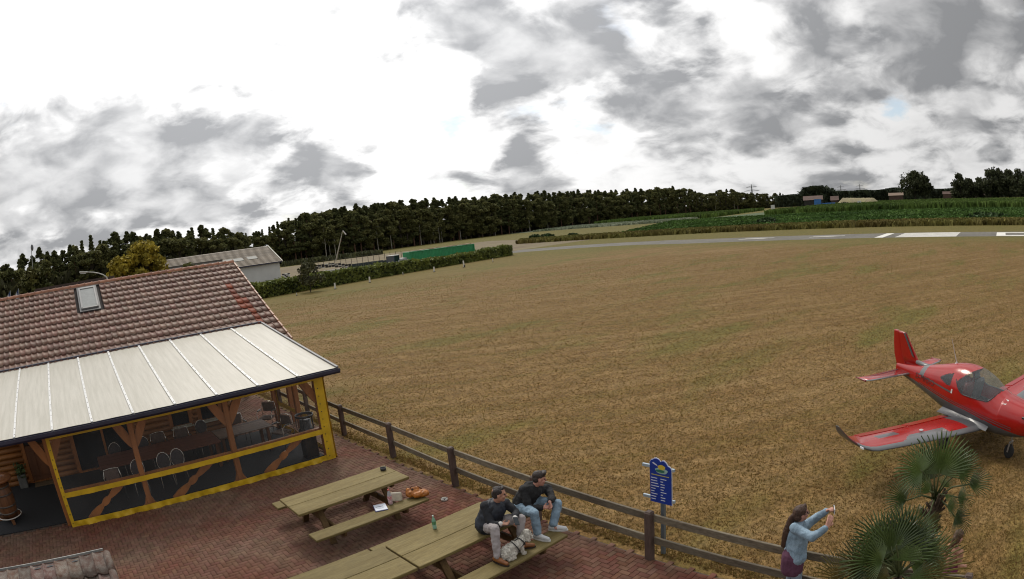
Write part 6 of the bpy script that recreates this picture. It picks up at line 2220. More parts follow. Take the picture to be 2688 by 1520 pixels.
for px in [848, 862, 875, 985, 1022, 1100, 1130, 1137, 1150, 1156, 1208, 1268, 1296, 1345, 1388, 1393, 1441, 1640, 1880, 1932, 1940]:
    p = atd(px + rnd.uniform(-3, 3), 600, wood_xy(px) - rnd.uniform(4, 8)); p.z = 0
    place(6, p, rnd.uniform(.55, .75) * atd(px, top_at(px), wood_xy(px)).z, 'pale-trunked birch standing along the front edge of the wood', 'birches at the edge of the wood')
# nearer wood behind the house, left
GL = {0: ('dark pine in the wood behind the house ridge', 'pines behind the house'), 3: ('dense broadleaf tree in the wood behind the house ridge', 'broadleaf trees behind the house'), 5: ('pointed spruce standing above the wood behind the house', 'spruces behind the house')}
for row, (n_, dd, hj) in enumerate(((30, 0, .86), (36, 8, 1.0))):
    for k_ in range(n_):
        px = -60 + 690 * (k_ + rnd.uniform(.1, .9)) / n_
        d = 128 + 40 * (px / 640) + dd + rnd.uniform(-3, 3)
        p = atd(px, top_at(px), d); h = p.z * hj * rnd.uniform(.9, 1.03)
        kind = rnd.choice([0, 1, 2, 3, 4, 3, 4]) if row == 0 else rnd.choice([0, 1, 2, 4])
        if row == 1 and rnd.random() < .15: kind = 5
        g_ = GL[0 if kind < 3 else (3 if kind < 5 else 5)]
        place(kind, p, h, *g_, wide=1.35 if kind != 5 else 1.0)
# dark undergrowth closing the foot of the wood
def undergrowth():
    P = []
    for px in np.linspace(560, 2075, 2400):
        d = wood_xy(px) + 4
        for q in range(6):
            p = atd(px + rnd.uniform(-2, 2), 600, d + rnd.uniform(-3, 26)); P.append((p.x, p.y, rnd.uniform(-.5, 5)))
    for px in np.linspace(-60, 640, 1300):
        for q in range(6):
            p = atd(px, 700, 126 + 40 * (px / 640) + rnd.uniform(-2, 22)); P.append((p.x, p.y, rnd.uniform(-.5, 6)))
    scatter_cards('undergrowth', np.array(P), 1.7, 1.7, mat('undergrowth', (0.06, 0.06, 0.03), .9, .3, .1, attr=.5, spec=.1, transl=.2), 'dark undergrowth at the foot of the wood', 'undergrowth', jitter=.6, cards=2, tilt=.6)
    P = []
    for px in np.linspace(735, 1000, 500):
        p = G(px, float(np.interp(px, [735, 1000], [683, 654]))); d = min(215, math.hypot(p.x, p.y)); p = atd(px, 640, d * rnd.uniform(.97, 1.0)); P.append((p.x, p.y, 0))
    scatter_cards('weeds', np.array(P), 1.3, 1.2, mat('weed', (0.075, 0.08, 0.03), .9, .3, .3, attr=.4), 'green weeds along the edge of the wood behind the yard', 'weeds', jitter=.5)
undergrowth()
grove_leaf = mat('grove_leaf', (0.045, 0.056, 0.026), .8, .25, .3, col2=(.06, .064, .03), attr=.5, spec=.2, transl=.15)
# two round trees and the farm grove on the right
big = [((2403, 528), (2395, 448), 17, 'left one of the two round field trees on the right', 7.5, 21), ((2427, 528), (2432, 462), 12, 'smaller right one of the two round field trees', 5.0, 22)]
for (b, t, w, lb, _, sd_) in big:
    p = G(*b); d = min(430, math.hypot(p.x, p.y)); p = atd(b[0], b[1], d); h = toph(p, *t)
    o = broad(h, h * .95 if sd_ == 21 else h * .72, sd_, grove_leaf, 'field_tree', 60, 1.1, ncl=46, base=.34); o.location = (p.x, p.y, 0)
    tag(o, lb, 'tree')
grove = [(2522, 458, 30), (2548, 470, 31), (2575, 468, 32), (2600, 446, 33), (2622, 443, 34), (2650, 445, 35), (2675, 442, 36), (2700, 450, 37)]
gl_lab = ['leftmost tree of the dark farm grove on the right', 'second tree of the farm grove', 'third tree of the farm grove with a thin crown', 'tall tree left of the middle of the farm grove', 'tall middle tree of the farm grove', 'tall tree right of the middle of the farm grove', 'tall tree at the right frame edge of the farm grove', 'rightmost tree of the farm grove cut by the frame']
for (px, py, sd_), lb in zip(grove, gl_lab):
    p = atd(px, 520, 430 + (sd_ % 3) * 8); h = toph(p, px, py)
    o = broad(h, h * .85, sd_, grove_leaf, 'grove_tree', 60, 1.1, ncl=40, base=.16); o.location = (p.x, p.y, 0); tag(o, lb, 'tree')
# far hedgerows on the horizon
def far_hedge(px0, px1, d, tops, label):
    P, H = [], []
    for px in np.linspace(px0, px1, int((px1 - px0) * 6)):
        p = atd(px, 500, d + rnd.uniform(-14, 14)); h = max(2.0, toph(p, px, float(np.interp(px, [t[0] for t in tops], [t[1] for t in tops]))) )
        n_ = 5
        for q in range(n_):
            P.append((p.x, p.y, h * q / n_ * .85)); H.append(h * .3)
    scatter_cards('far_trees', np.array(P), np.array(H), d * .012, mat('far_leaf', (0.05, 0.062, 0.04), .9, .3, .02, attr=.45, spec=.1), label, 'trees', jitter=.35, cards=2, tilt=.5)
far_hedge(2040, 2360, 640, [(2040, 516), (2080, 512), (2100, 512), (2118, 496), (2145, 490), (2165, 494), (2185, 503), (2240, 503), (2265, 500), (2290, 502), (2330, 498), (2360, 502)], 'line of far trees behind the sand heap')
far_hedge(2330, 2720, 900, [(2330, 497), (2350, 494), (2370, 499), (2420, 498), (2480, 497), (2560, 490), (2720, 490)], 'most distant tree line on the right horizon')
# single trees near the house, the hedge tree
def near_tree(px, py_top, d, hw, lb, leafm, seed, name='garden_tree', n_=90, size=.22, ncl=42, base=.3):
    p = atd(px, py_top, d); o = broad(p.z, hw, seed, leafm, name, n_, size, ncl=ncl, base=base); o.location = (p.x, p.y, 0); return tag(o, lb, 'tree')
near_tree(372, 628, 46, 3.6, 'yellow-green tree rising behind the house ridge', yellow_leaf, 61, base=.55, n_=110)
near_tree(312, 668, 45, 3.0, 'lower yellow-green tree left of the tall yellow one', yellow_leaf, 62, base=.5)
near_tree(408, 672, 47, 2.2, 'small yellow-green tree right of the tall yellow one', yellow_leaf, 65, base=.55)
near_tree(88, 702, 44, 3.4, 'young dark green tree behind the left end of the ridge', young_leaf, 63, base=.5)
near_tree(500, 690, 60, 4.0, 'small bushy tree in front of the grey shed roof', broad_leafm, 64, base=.4)
ht_ = near_tree(806, 690, 76, 3.4, 'small leafy tree growing in front of the hedge', mat('hedge_tree_leaf', (0.07, 0.07, 0.022), .8, .3, .8, attr=.45), 66, 'hedge_tree', 60, .2, 30, .3)

# ================================================================== hedge
def hedge():
    A, B = Vector((21.5, 71.8, 0)), Vector((73.4, 80.0, 0))
    r_ = empty('hedge', (A + B) / 2)
    n_ = 15000
    t = nrg.random(n_); L_ = (B - A).length
    d = (B - A).normalized(); s = Vector((-d.y, d.x, 0))
    HT, HV = [], []
    for (px, py) in ((660, 748), (736, 737), (845, 717), (900, 711), (985, 697), (1049, 690), (1092, 684), (1135, 680), (1242, 662.6), (1306, 649), (1359, 646)):
        dd = ray(px, py); q = A + s * 1.3          # where this column meets the hedge's back edge
        k = (q.x * d.y - q.y * d.x) / (dd.x * d.y - dd.y * d.x)
        hit = CP + dd * k
        HT.append((Vector((hit.x, hit.y, 0)) - q).dot(d) / L_); HV.append(hit.z)
    face = nrg.integers(0, 5, n_)
    wob = .16 * np.sin(t * 60) + .1 * np.sin(t * 143 + 1) + .3 * (np.abs(t - .89) < .012)
    H = np.interp(t, HT, HV) + wob * .5
    x = t * L_
    yy = np.where(face < 2, nrg.normal(0, .1, n_), np.where(face < 4, nrg.uniform(0, 1.5, n_), 1.5 + nrg.normal(0, .1, n_)))
    zz = np.where((face >= 2) & (face < 4), H + nrg.normal(0, .1, n_), nrg.random(n_) * H)
    P = np.stack([A.x + d.x * x + s.x * yy, A.y + d.y * x + s.y * yy, zz], 1) - np.array(r_.location)
    leaf_cloud('foliage', P, .26, mat('hedge_leaf', (0.11, 0.14, 0.03), .6, .25, .6, col2=(.15, .17, .036), attr=.45, spec=.3, transl=.2), r_)
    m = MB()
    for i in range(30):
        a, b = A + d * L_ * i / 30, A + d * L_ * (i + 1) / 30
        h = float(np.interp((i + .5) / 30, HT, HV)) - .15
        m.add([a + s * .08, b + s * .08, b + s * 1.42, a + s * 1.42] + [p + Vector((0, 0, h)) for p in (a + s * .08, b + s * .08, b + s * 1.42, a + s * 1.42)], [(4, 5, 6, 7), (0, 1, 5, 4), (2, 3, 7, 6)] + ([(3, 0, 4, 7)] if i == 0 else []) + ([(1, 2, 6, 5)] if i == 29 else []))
    m.build('dark_core', mat('hedge_dark', (0.016, 0.024, 0.008), .9, .3), r_, False, True)  # plain dark core box filling the hedge inside its leaves
    tag(r_, 'long clipped green hedge running from the house to the runway bend', 'hedge')
hedge()
# ---- white marker posts
mk = [(779, 776, .32, 0), (880, 759, .75, 1), (971, 742, .75, 1), (1058, 722, .42, 0), (1140, 714, .72, 1), (1218, 702, .95, 1), (1294, 688, .55, 0)]
mlab = ['tiny thin marker stake nearest the house in front of the hedge', 'white marker post in front of the small hedge tree', 'white marker post second from the hedge tree', 'short pale stake between the white marker posts', 'white marker post below the green container', 'tall white marker post leaning near the hedge end', 'thin grey stake nearest the end of the hedge']
for (px, py, h, w), lb in zip(mk, mlab):
    p = G(px, py); r_ = empty('marker_post', p)
    m = MB(); m.box((0, 0, h / 2 - .05), (.2 if w else .07, .08, h + .1), Matrix.Rotation(rnd.uniform(-.08, .08), 3, 'Y'), .01); m.build('post', mat('marker_white', (.62, .6, .55), .6, .1), r_)
    m = MB(); m.box((0, 0, .04), (.3 if w else .14, .24, .08), None, .02); m.build('foot', mat('marker_foot', (.12, .1, .08), .9), r_)
    if px == 1218:
        m = MB(); m.ell((.1, 0, .22), (.16, .12, .18)); m.build('sandbag', mat('sandbag', (.06, .05, .04), .9), r_, True)
    tag(r_, lb, 'marker')
# ================================================================== yard behind the hedge
def B1(x, y): return (450 + x / 4.682, 560 + y / 4.682)
def B2(x, y): return (900 + x / 4.682, 480 + y / 4.682)
sheet('yard', [(24, 84), (120, 96), (150, 175), (60, 190), (20, 150)], .008, mat('yard_sand', (.17, .115, .055), .9, .3, .12, col2=(.125, .1, .042), fine=.2), 'sandy yard behind the hedge')
sheet('yard_path', [(43, 88), (62, 92), (66, 97), (45, 96)], .013, mat('yard_concrete', (.24, .23, .21), .9, .15, .3), 'grey concrete strip in the yard', 'path')
# white shed
cr = atd(*B1(1325, 588), 112.0); cl = atd(*B1(815, 655), 112.0 * 1.0)
ex, ey = cr.x, cr.y
ez = cr.z
shed = empty('shed', (ex, ey, 0))
rl = onY(*B1(1015, 425), ey + 6.5); rz_ = rl.z
W_ = 24.0
m = MB(); m.box((-W_ / 2, .1, ez / 2), (W_, .2, ez)); m.build('front_wall', mat('shed_white', (.5, .51, .5), .7, .06, .6), shed)
m = MB(); m.box((-.1, 6.5, ez / 2), (.2, 12.8, ez)); m.prism([(.2, ez), (12.8, ez), (6.5, rz_ - .12)], .2, (-.2, 0, 0), (0, 1, 0), (0, 0, 1)); m.build('gable_wall', mat('shed_white', (.5, .51, .5)), shed)
sl_ = math.hypot(6.9, rz_ - ez + .1); sth = math.atan2(rz_ - ez + .1, 6.9)
def srp(x, s, h=0): return Vector((x, -.4, ez - .1)) + Vector((0, math.cos(sth), math.sin(sth))) * s + Vector((0, -math.sin(sth), math.cos(sth))) * h
m = MB(); m.add([srp(.4, 0), srp(.4, sl_), srp(-W_, sl_), srp(-W_, 0)], [(0, 1, 2, 3)]); m.add([(.4, 6.5, rz_), (.4, 13.4, ez - .1), (-W_, 13.4, ez - .1), (-W_, 6.5, rz_)], [(0, 1, 2, 3)])
sro = m.build('roof', mat('shed_roof_base', (.14, .125, .1), .8, .1), shed)
rowm = mat('shed_tile', (.2, .165, .125), .7, .15, .8, rand=.15)
nrow = 16
for i in range(nrow):
    q = MB(); nx_ = 100
    vs = []
    for k_ in range(nx_ + 1):
        x = .4 - (W_ + .4) * k_ / nx_
        for s, h in ((i * sl_ / nrow, .11), ((i + 1.05) * sl_ / nrow, .03)):
            vs.append(srp(x, s, h + .02 * (k_ % 2)))
        vs.append(srp(x, i * sl_ / nrow, .0))
    q.add(vs, [(3 * k_, 3 * k_ + 1, 3 * k_ + 4, 3 * k_ + 3) for k_ in range(nx_)] + [(3 * k_ + 2, 3 * k_, 3 * k_ + 3, 3 * k_ + 5) for k_ in range(nx_)])
    q.build('tile_course', rowm, sro)
for bx_, by_ in ((990, 548), (820, 573), (690, 590)):
    d = ray(*B1(bx_, by_)); nrm = Vector((0, -math.sin(sth), math.cos(sth))); o_ = Vector((ex, ey, 0)) + srp(0, 0, .1); t = (o_ - CP).dot(nrm) / d.dot(nrm); p = CP + d * t - Vector((ex, ey, 0))
    q = MB(); q.box(p, (1.9, 1.2, .12), Matrix((Vector((1, 0, 0)), Vector((0, math.cos(sth), math.sin(sth))), nrm)).transposed()); q.build('skylight', mat('shed_skylight', (.24, .24, .22), .65, .05), sro)
q = MB(); q.bar(srp(.45, -.05, .08), srp(.45, sl_, .08), .16, .22); q.build('barge_board', mat('pale_board', (.5, .49, .42), .6, .1), sro)
q = MB(); q.bar((.4, -.45, ez - .12), (-W_, -.45, ez - .12), .16, .2); q.build('gutter', navy, sro)
tag(shed, 'long white shed with grey tiled roof and skylights behind the hedge', 'shed')
# green container
A_, D_ = B2(1608, 748), B2(820, 838)
pr2 = atd(*A_, 106.0); topz = pr2.z
pl2 = None
dirv = Vector((-1, .05, 0)).normalized()
best = None
for q in range(400):
    L_ = 4 + q * .04
    c = pr2 + dirv * L_
    d = ray(*D_); az = math.atan2(d.y, d.x)
    e = abs(math.atan2(c.y, c.x) - az)
    if best is None or e < best[0]: best = (e, L_)
CL = best[1]
ct = empty('container', (pr2.x, pr2.y, 0))
ang = math.atan2(-dirv.y, -dirv.x)
ct.rotation_euler = (0, 0, ang)
gmc = mat('container_green', (0.025, 0.24, 0.09), .5, .12, 1.5, fine=.1)
m = MB(); nco = 46; vs = []
for k_ in range(nco * 4 + 1):
    x = -CL * k_ / (nco * 4); y = (0, .06, .06, 0)[k_ % 4] if k_ < nco * 4 else 0
    vs += [(x, y, .12), (x, y, topz - .12)]
m.add(vs, [(2 * k_, 2 * k_ + 1, 2 * k_ + 3, 2 * k_ + 2) for k_ in range(nco * 4)]); m.build('side_panel', gmc, ct)
m = MB(); m.box((-CL / 2, 1.26, topz / 2), (CL - .1, 2.3, topz - .08)); m.build('box', gmc, ct)
for x in (0, -CL):
    m = MB(); m.box((x, 0.02, topz / 2), (.16, .16, topz)); m.build('corner_post', gmc, ct)
for z in (.06, topz - .06):
    m = MB(); m.box((-CL / 2, .01, z), (CL, .12, .12)); m.build('rail', gmc, ct)
rg = mat('logo_dark', (.012, .07, .035), .5, .1)
lx = -CL * .72
m = MB(); m.tube([(lx + .5 * math.cos(2 * PI * k_ / 20), -.012, 1.0 + .5 * math.sin(2 * PI * k_ / 20)) for k_ in range(21)], .05, 5, False); m.build('ring_mark', rg, ct)
for k_ in range(4):
    m = MB(); m.box((lx + 1.1 + k_ * .55, -.008, 1.1), (.4, .02, .5 - .1 * (k_ % 2))); m.build('letter_mark', rg, ct)
m = MB()
for k_ in range(9):
    m.box((-CL * (.08 + k_ * .1), .7 + .3 * (k_ % 3), topz + .06), (CL * .09, 1.2, .09), Matrix.Rotation(rnd.uniform(-.05, .05), 3, 'Y'))
m.build('roof_timber', mat('old_timber', (.26, .17, .12), .8, .25, 2), ct)
tag(ct, 'long green shipping container with timber on top behind the hedge', 'container')
# flatbed trailer
pT = atd(*B2(165, 1000), 101.0); pR_ = atd(*B2(560, 950), 103.0)
tr_ = empty('trailer', (pT.x, pT.y, 0)); tr_.rotation_euler = (0, 0, math.atan2(pR_.y - pT.y, pR_.x - pT.x)); TLn = (Vector((pR_.x, pR_.y)) - Vector((pT.x, pT.y))).length
dk = mat('trailer_dark', (.025, .035, .035), .5, .2, 1.5)
m = MB(); m.box((TLn / 2, 0, pT.z - .32), (TLn, .08, .68)); m.build('side_board', dk, tr_)
m = MB(); m.box((TLn / 2, 1.2, pT.z - .7), (TLn, 2.4, .14)); m.box((TLn / 2, 2.4, pT.z - .32), (TLn, .08, .68)); m.build('bed', dk, tr_)
for k_ in range(7):
    m = MB(); m.box((TLn * (k_ + .5) / 7, -.06, pT.z - .32), (.08, .06, .7)); m.build('stake', mat('stake_grey', (.09, .1, .1), .5), tr_)
for k_ in (0.2, .35, .75):
    m = MB(); m.lathe([(.2, -.12), (.42, -.12), (.45, 0), (.42, .12), (.2, .12)], (TLn * k_, .25, .45), 16, Matrix.Rotation(PI / 2, 3, 'X')); m.build('wheel', mat('rubber', (.02, .02, .02)), tr_, True)
tag(tr_, 'dark flatbed trailer parked behind the hedge', 'trailer')
# tractor
pc0 = atd(*B2(610, 890), 99.0)
tt = empty('tractor', (pc0.x, pc0.y, 0)); tt.rotation_euler = (0, 0, R(25))
zt_ = pc0.z
tb_ = mat('tractor_blue', (.02, .035, .06), .4, .15)
m = MB(); m.prism([(-.75, zt_ - 1.35), (.65, zt_ - 1.35), (.8, zt_ - .75), (.62, zt_ - .12), (-.68, zt_ - .12)], 1.4, (0, .7, 0), (1, 0, 0), (0, 0, 1)); m.build('cab', glass_dark, tt)
m = MB(); m.box((-.02, 0, zt_ - .06), (1.6, 1.6, .13), None, .04); m.build('cab_roof', mat('roof_white', (.5, .5, .48), .5, .08), tt)
for (x, y) in ((-.7, -.72), (.72, -.72), (-.7, .72), (.72, .72)):
    m = MB(); m.box((x, y, zt_ - .72), (.09, .09, 1.25)); m.build('cab_post', tb_, tt)
m = MB(); m.box((1.75, 0, zt_ - 1.25), (1.7, .85, .8), None, .1); m.build('bonnet', tb_, tt)
m = MB(); m.box((.6, 0, zt_ - 1.8), (3.2, .7, .5)); m.build('chassis', tb_, tt)
for (x, y, r_) in ((-.5, -.85, .8), (-.5, .85, .8), (2.0, -.75, .55), (2.0, .75, .55)):
    m = MB(); m.lathe([(r_ * .5, -.2), (r_ * .92, -.2), (r_, 0), (r_ * .92, .2), (r_ * .5, .2)], (x, y, r_), 20, Matrix.Rotation(PI / 2, 3, 'X')); w_ = m.build('tyre', mat('rubber', (.02, .02, .02)), tt, True)
    m = MB(); m.lathe([(.01, -.16), (r_ * .5, -.18), (r_ * .5, .18), (.01, .16)], (x, y, r_), 14, Matrix.Rotation(PI / 2, 3, 'X')); m.build('rim', mat('rim_rust', (.3, .1, .04), .6, .2), tt, True)
tag(tt, 'dark blue tractor with pale cab roof behind the hedge', 'tractor')
# tarpaulin covered load
pg = atd(*B2(775, 915), 99.5)
cv_ = empty('covered_load', (pg.x, pg.y, 0))
m = MB(); vs = []
nx_, ny_ = 12, 8
for j in range(ny_ + 1):
    for i in range(nx_ + 1):
        u, v = i / nx_, j / ny_
        e = min(1, 6 * min(u, 1 - u, v, 1 - v)) ** .5
        vs.append(((u - .5) * 5.2, v * 2.0, max(.0, pg.z * (.98 - .12 * abs(u - .55)) * e + rnd.uniform(-.05, .05))))
m.add(vs, [(j * (nx_ + 1) + i, j * (nx_ + 1) + i + 1, (j + 1) * (nx_ + 1) + i + 1, (j + 1) * (nx_ + 1) + i) for j in range(ny_) for i in range(nx_)]); m.build('tarpaulin', mat('tarp_grey', (.27, .27, .26), .6, .12, 1.5), cv_, True)
m = MB(); m.box((0, 1.0, pg.z * .35), (4.6, 1.6, pg.z * .7)); m.build('load', dk, cv_)
tag(cv_, 'grey tarpaulin covered load beside the green container', 'load')
# white and black tyre barriers
tyre_w, tyre_b = mat('tyre_white', (.5, .49, .46), .7, .15, 3), mat('rubber', (.02, .02, .02))
tme = {}
for nm, mm in (('w', tyre_w), ('b', tyre_b)):
    q = MB(); q.lathe([(.17, 0), (.3, .0), (.33, .1), (.3, .2), (.17, .2)], n=12, capb=False, capt=False); me = bpy.data.meshes.new('tyre'); me.from_pydata(q.v, [], q.f); me.materials.append(mm); tme[nm] = me
def barrier(px0, px1, dd, zpx, lb, pat):
    a, b = atd(*px0, dd), atd(*px1, dd)
    r_ = empty('tyre_barrier', (a.x, a.y, 0)); n_ = max(4, int((Vector((b.x, b.y)) - Vector((a.x, a.y))).length / .66))
    for i in range(n_):
        t = i / n_; p = mixv(a, b, t); z = mixv(a, b, t).z
        lv = max(1, int(round(p.z / .2)))
        for k_ in range(max(1, lv - 3), lv + 1):
            inst('tyre', tme[pat[(i + k_) % len(pat)]], r_, (p.x - a.x + rnd.uniform(-.04, .04), p.y - a.y + rnd.uniform(-.04, .04), (k_ - 1) * .2))
        if lv > 3:
            pass
    m = MB(); d = Vector((b.x - a.x, b.y - a.y, 0)); m.bar(Vector((0, 0, .1)), d + Vector((0, 0, .1)), .5, .2); m.build('base', tyre_b, r_)
    return tag(r_, lb, 'barrier', 'tyre barriers in the yard')
barrier(B1(1780, 632), B1(1985, 612), 128, 0, 'far left tyre barrier with dark tyres in the yard', 'bbbw')
barrier(B1(1985, 612), B1(2230, 628), 128, 0, 'far right tyre barrier with dark tyres in the yard', 'bbbw')
barrier(B1(1840, 705), B1(2040, 680), 100, 0, 'stack of white tyres just behind the hedge tree', 'wwwb')
barrier(B1(2040, 690), B1(2260, 665), 100, 0, 'white tyre barrier left of the flatbed trailer', 'wwb')
barrier(B1(1380, 740), B1(1450, 728), 104, 0, 'short white tyre stack beside the shed corner', 'wwb')
# yard fence posts with wires
fa, fb = atd(*B1(1600, 640), 150.0), atd(*B2(720, 900), 150.0)
yf = empty('wire_fence', (fa.x, fa.y, 0)); n_ = 18
ga, gb = Vector((0, 0, 0)), Vector((fb.x - fa.x, fb.y - fa.y, 0))
for i in range(n_ + 1):
    p = mixv(ga, gb, i / n_); m = MB(); m.tube([p, p + Vector((0, 0, 1.9))], .06, 6); m.build('post', mat('yard_post', (.09, .075, .06), .8), yf)
for z in (.6, 1.2, 1.8):
    m = MB(); m.tube([ga + Vector((0, 0, z)), gb + Vector((0, 0, z))], .012, 4); m.build('wire', mat('wire', (.2, .2, .2), .5), yf)
tag(yf, 'wire fence with dark posts at the back of the yard', 'fence')
# leaning windsock mast
wa = atd(*B1(2008, 492), 200.0); wa.z = 0; wb = atd(*B1(2105, 212), 200.0)
ws = empty('windsock_mast', wa)
d = wb - wa
m = MB(); m.tube([(0, 0, 0), d * .5, d], [.14, .11, .07], 6); m.build('mast', mat('mast_pale', (.4, .37, .3), .6, .2), ws)
m = MB(); m.tube([Vector((.5, .3, 0)), d * .85 + Vector((.12, .06, 0))], .06, 5)
for k_ in range(7):
    t = .1 + k_ * .11; m.bar(d * t, Vector((.5, .3, 0)) * (1 - t) + (d * .85 + Vector((.12, .06, 0))) * t, .05, .05)
m.build('ladder', mat('mast_pale', (.4, .37, .3)), ws)
we = atd(*B1(2145, 262), 200.0) - wa
m = MB(); m.tube([d, (d + we) / 2, we], [.16, .2, .24], 8, False); m.build('windsock', mat('sock_white', (.6, .58, .55), .8, .1), ws, True)
tag(ws, 'leaning pale mast with a hanging white windsock at the wood edge', 'windsock')
# ================================================================== behind the ridge: roofs, lamp, mast, flags
def back_roof(px0, px1, d, depth, lb, mt):
    a, b = atd(*px0, d), atd(*px1, d)
    r_ = empty('outbuilding', (a.x, a.y, 0)); ux = Vector((b.x - a.x, b.y - a.y, 0)); z = min(a.z, b.z); L_ = ux.length; ux.normalize(); uy = Vector((-ux.y, ux.x, 0))
    m = MB(); m.add([Vector((0, 0, z)) + ux * -1, Vector((0, 0, z)) + ux * (L_ + 1), ux * (L_ + 1) - uy * depth + Vector((0, 0, z - depth * .45)), ux * -1 - uy * depth + Vector((0, 0, z - depth * .45))], [(0, 3, 2, 1)])
    m.add([Vector((0, 0, z)) + ux * -1, Vector((0, 0, z)) + ux * (L_ + 1), ux * (L_ + 1) + uy * depth + Vector((0, 0, z - depth * .45)), ux * -1 + uy * depth + Vector((0, 0, z - depth * .45))], [(0, 1, 2, 3)])
    ro = m.build('roof', mt, r_)
    m = MB(); m.bar(Vector((0, 0, z + .04)) - ux, Vector((0, 0, z + .04)) + ux * (L_ + 1), .25, .12); m.build('ridge_cap', mt, ro)
    for q in (-1, 1):
        m = MB(); m.bar(uy * q * (depth - .4) + Vector((0, 0, (z - depth * .45) / 2 + .1)) - ux * .6, uy * q * (depth - .4) + Vector((0, 0, (z - depth * .45) / 2 + .1)) + ux * (L_ + .6), .2, z - depth * .45 + .2); m.build('wall', wood_dark, r_)
    return tag(r_, lb, 'outbuilding')
back_roof((128, 757), (262, 734), 38.0, 4, 'low dark brown roof showing just over the house ridge', mat('brown_roof', (.06, .04, .032), .8, .2, 1.5))
back_roof((425, 706), (560, 683), 66.0, 5, 'low grey roof between the ridge and the white shed', mat('grey_roof', (.11, .1, .085), .8, .2, 1.5))
def cr6(x, y): return (x / 5.722, 600 + y / 5.722)
lp = atd(*cr6(1625, 760), 36.0)
la = empty('street_lamp', (lp.x, lp.y, 0))
P = [Vector((0, 0, 0)), Vector((0, 0, lp.z - .25))] + [atd(*cr6(x, y), 36.0) - Vector((lp.x, lp.y, 0)) for x, y in ((1600, 730), (1550, 695), (1480, 672), (1400, 658), (1320, 655))]
lm = mat('lamp_pole', (.42, .42, .38), .4, .1)
m = MB(); m.tube(P, [.07, .05, .04, .035, .03, .03, .03], 8); m.build('pole', lm, la, True)
a = atd(*cr6(1320, 655), 36.0) - Vector((lp.x, lp.y, 0)); b = atd(*cr6(1190, 657), 36.0) - Vector((lp.x, lp.y, 0))
m = MB(); m.bar(a, b, .22, .09, ch=.03); m.build('lantern', lm, la)
m = MB(); m.bar(mixv(a, b, .25) - Vector((0, 0, .06)), mixv(a, b, .9) - Vector((0, 0, .06)), .16, .04); m.build('diffuser', mat('lamp_glass', (.5, .5, .48), .3), la)
tag(la, 'pale curved street lamp rising behind the house ridge', 'street lamp')
p0 = atd(*cr6(495, 700), 60.0); p1 = atd(*cr6(472, 330), 60.0)
ms = empty('mast', (p0.x, p0.y, 0))
m = MB(); m.tube([(0, 0, 0), Vector((p1.x - p0.x, p1.y - p0.y, p1.z))], [.06, .035], 8); m.build('pole', mat('mast_grey', (.25, .27, .28), .5), ms)
m = MB(); c = Vector((p1.x - p0.x, p1.y - p0.y, p1.z)); m.ell(c + Vector((.1, 0, .25)), (.16, .16, .3)); m.build('lamp_head', mat('mast_head', (.1, .11, .12), .5), ms, True)
tag(ms, 'thin mast with a dark head at the far left of the skyline', 'mast')
for (pb_, pt_, lb, cm) in (((160, 1050), (152, 930), 'blue and white flag at the far left behind the ridge', (.05, .09, .2)), ((290, 1020), (275, 900), 'blue and white flag right of the other flag behind the ridge', (.04, .07, .17))):
    q0, q1 = atd(*cr6(*pb_), 34.0), atd(*cr6(*pt_), 34.0)
    f = empty('flag', (q0.x, q0.y, 0))
    m = MB(); m.tube([(0, 0, 0), Vector((q1.x - q0.x, q1.y - q0.y, q1.z))], .022, 6); m.build('pole', mat('mast_grey', (.25, .27, .28)), f)
    tp = Vector((q1.x - q0.x, q1.y - q0.y, q1.z))
    m = MB(); vs = []
    for j in range(7):
        for i in range(6):
            u, v = i / 5, j / 6
            vs.append(tp + Vector((-.42 * u * (.5 + .5 * v), .06 * math.sin(u * 7 + v * 2), -.75 * v - .25 * u)))
    m.mi = 0; m.add(vs, [(j * 6 + i, j * 6 + i + 1, (j + 1) * 6 + i + 1, (j + 1) * 6 + i) for j in range(6) for i in range(5)])
    m.m = [1 if (k_ // 5 + k_ % 5) in (3, 4, 5) else 0 for k_ in range(30)]
    m.build('cloth', [mat('flag_blue%g' % cm[0], cm, .8, .15), mat('flag_pale', (.5, .52, .55), .8, .1)], f, True)
    tag(f, lb, 'flag')
# ================================================================== far right: heap, tanks, farm buildings, pylons
def B4(x, y): return (1950 + x / 3.489, 420 + y / 3.489)
FD = 400.0
def box_thing(name, lb, cat, px0, px1, pyt, dd, depth, mt, roofm=None, roofh=0.0, parts='wall'):
    a, b = atd(*B4(px0, pyt), dd), atd(*B4(px1, pyt), dd)
    r_ = empty(name, ((a.x + b.x) / 2, (a.y + b.y) / 2, 0)); ux = Vector((b.x - a.x, b.y - a.y, 0)); L_ = ux.length; r_.rotation_euler = (0, 0, math.atan2(ux.y, ux.x)); z = (a.z + b.z) / 2
    m = MB(); m.box((0, depth / 2, (z - roofh) / 2), (L_, depth, z - roofh)); m.build(parts, mt, r_)
    if roofm:
        m = MB(); e = .6
        m.add([(-L_ / 2 - e, -e, z - roofh), (L_ / 2 + e, -e, z - roofh), (L_ / 2 + e, depth / 2, z), (-L_ / 2 - e, depth / 2, z), (L_ / 2 + e, depth + e, z - roofh), (-L_ / 2 - e, depth + e, z - roofh)], [(0, 1, 2, 3), (3, 2, 4, 5), (1, 4, 2), (0, 3, 5)]); m.build('roof', roofm, r_)
    tag(r_, lb, cat); return r_, L_, z
bl = mat('tank_blue', (.03, .14, .38), .5, .15, .5)
box_thing('silage_container', 'tall bright blue container in the far field', 'container', 650, 715, 358, FD, 5, bl, parts='tank')
o, L_, z = box_thing('blue_skip', 'low row of blue skips right of the tall blue container', 'skip', 722, 845, 392, FD + 3, 4, bl, parts='skip_body')
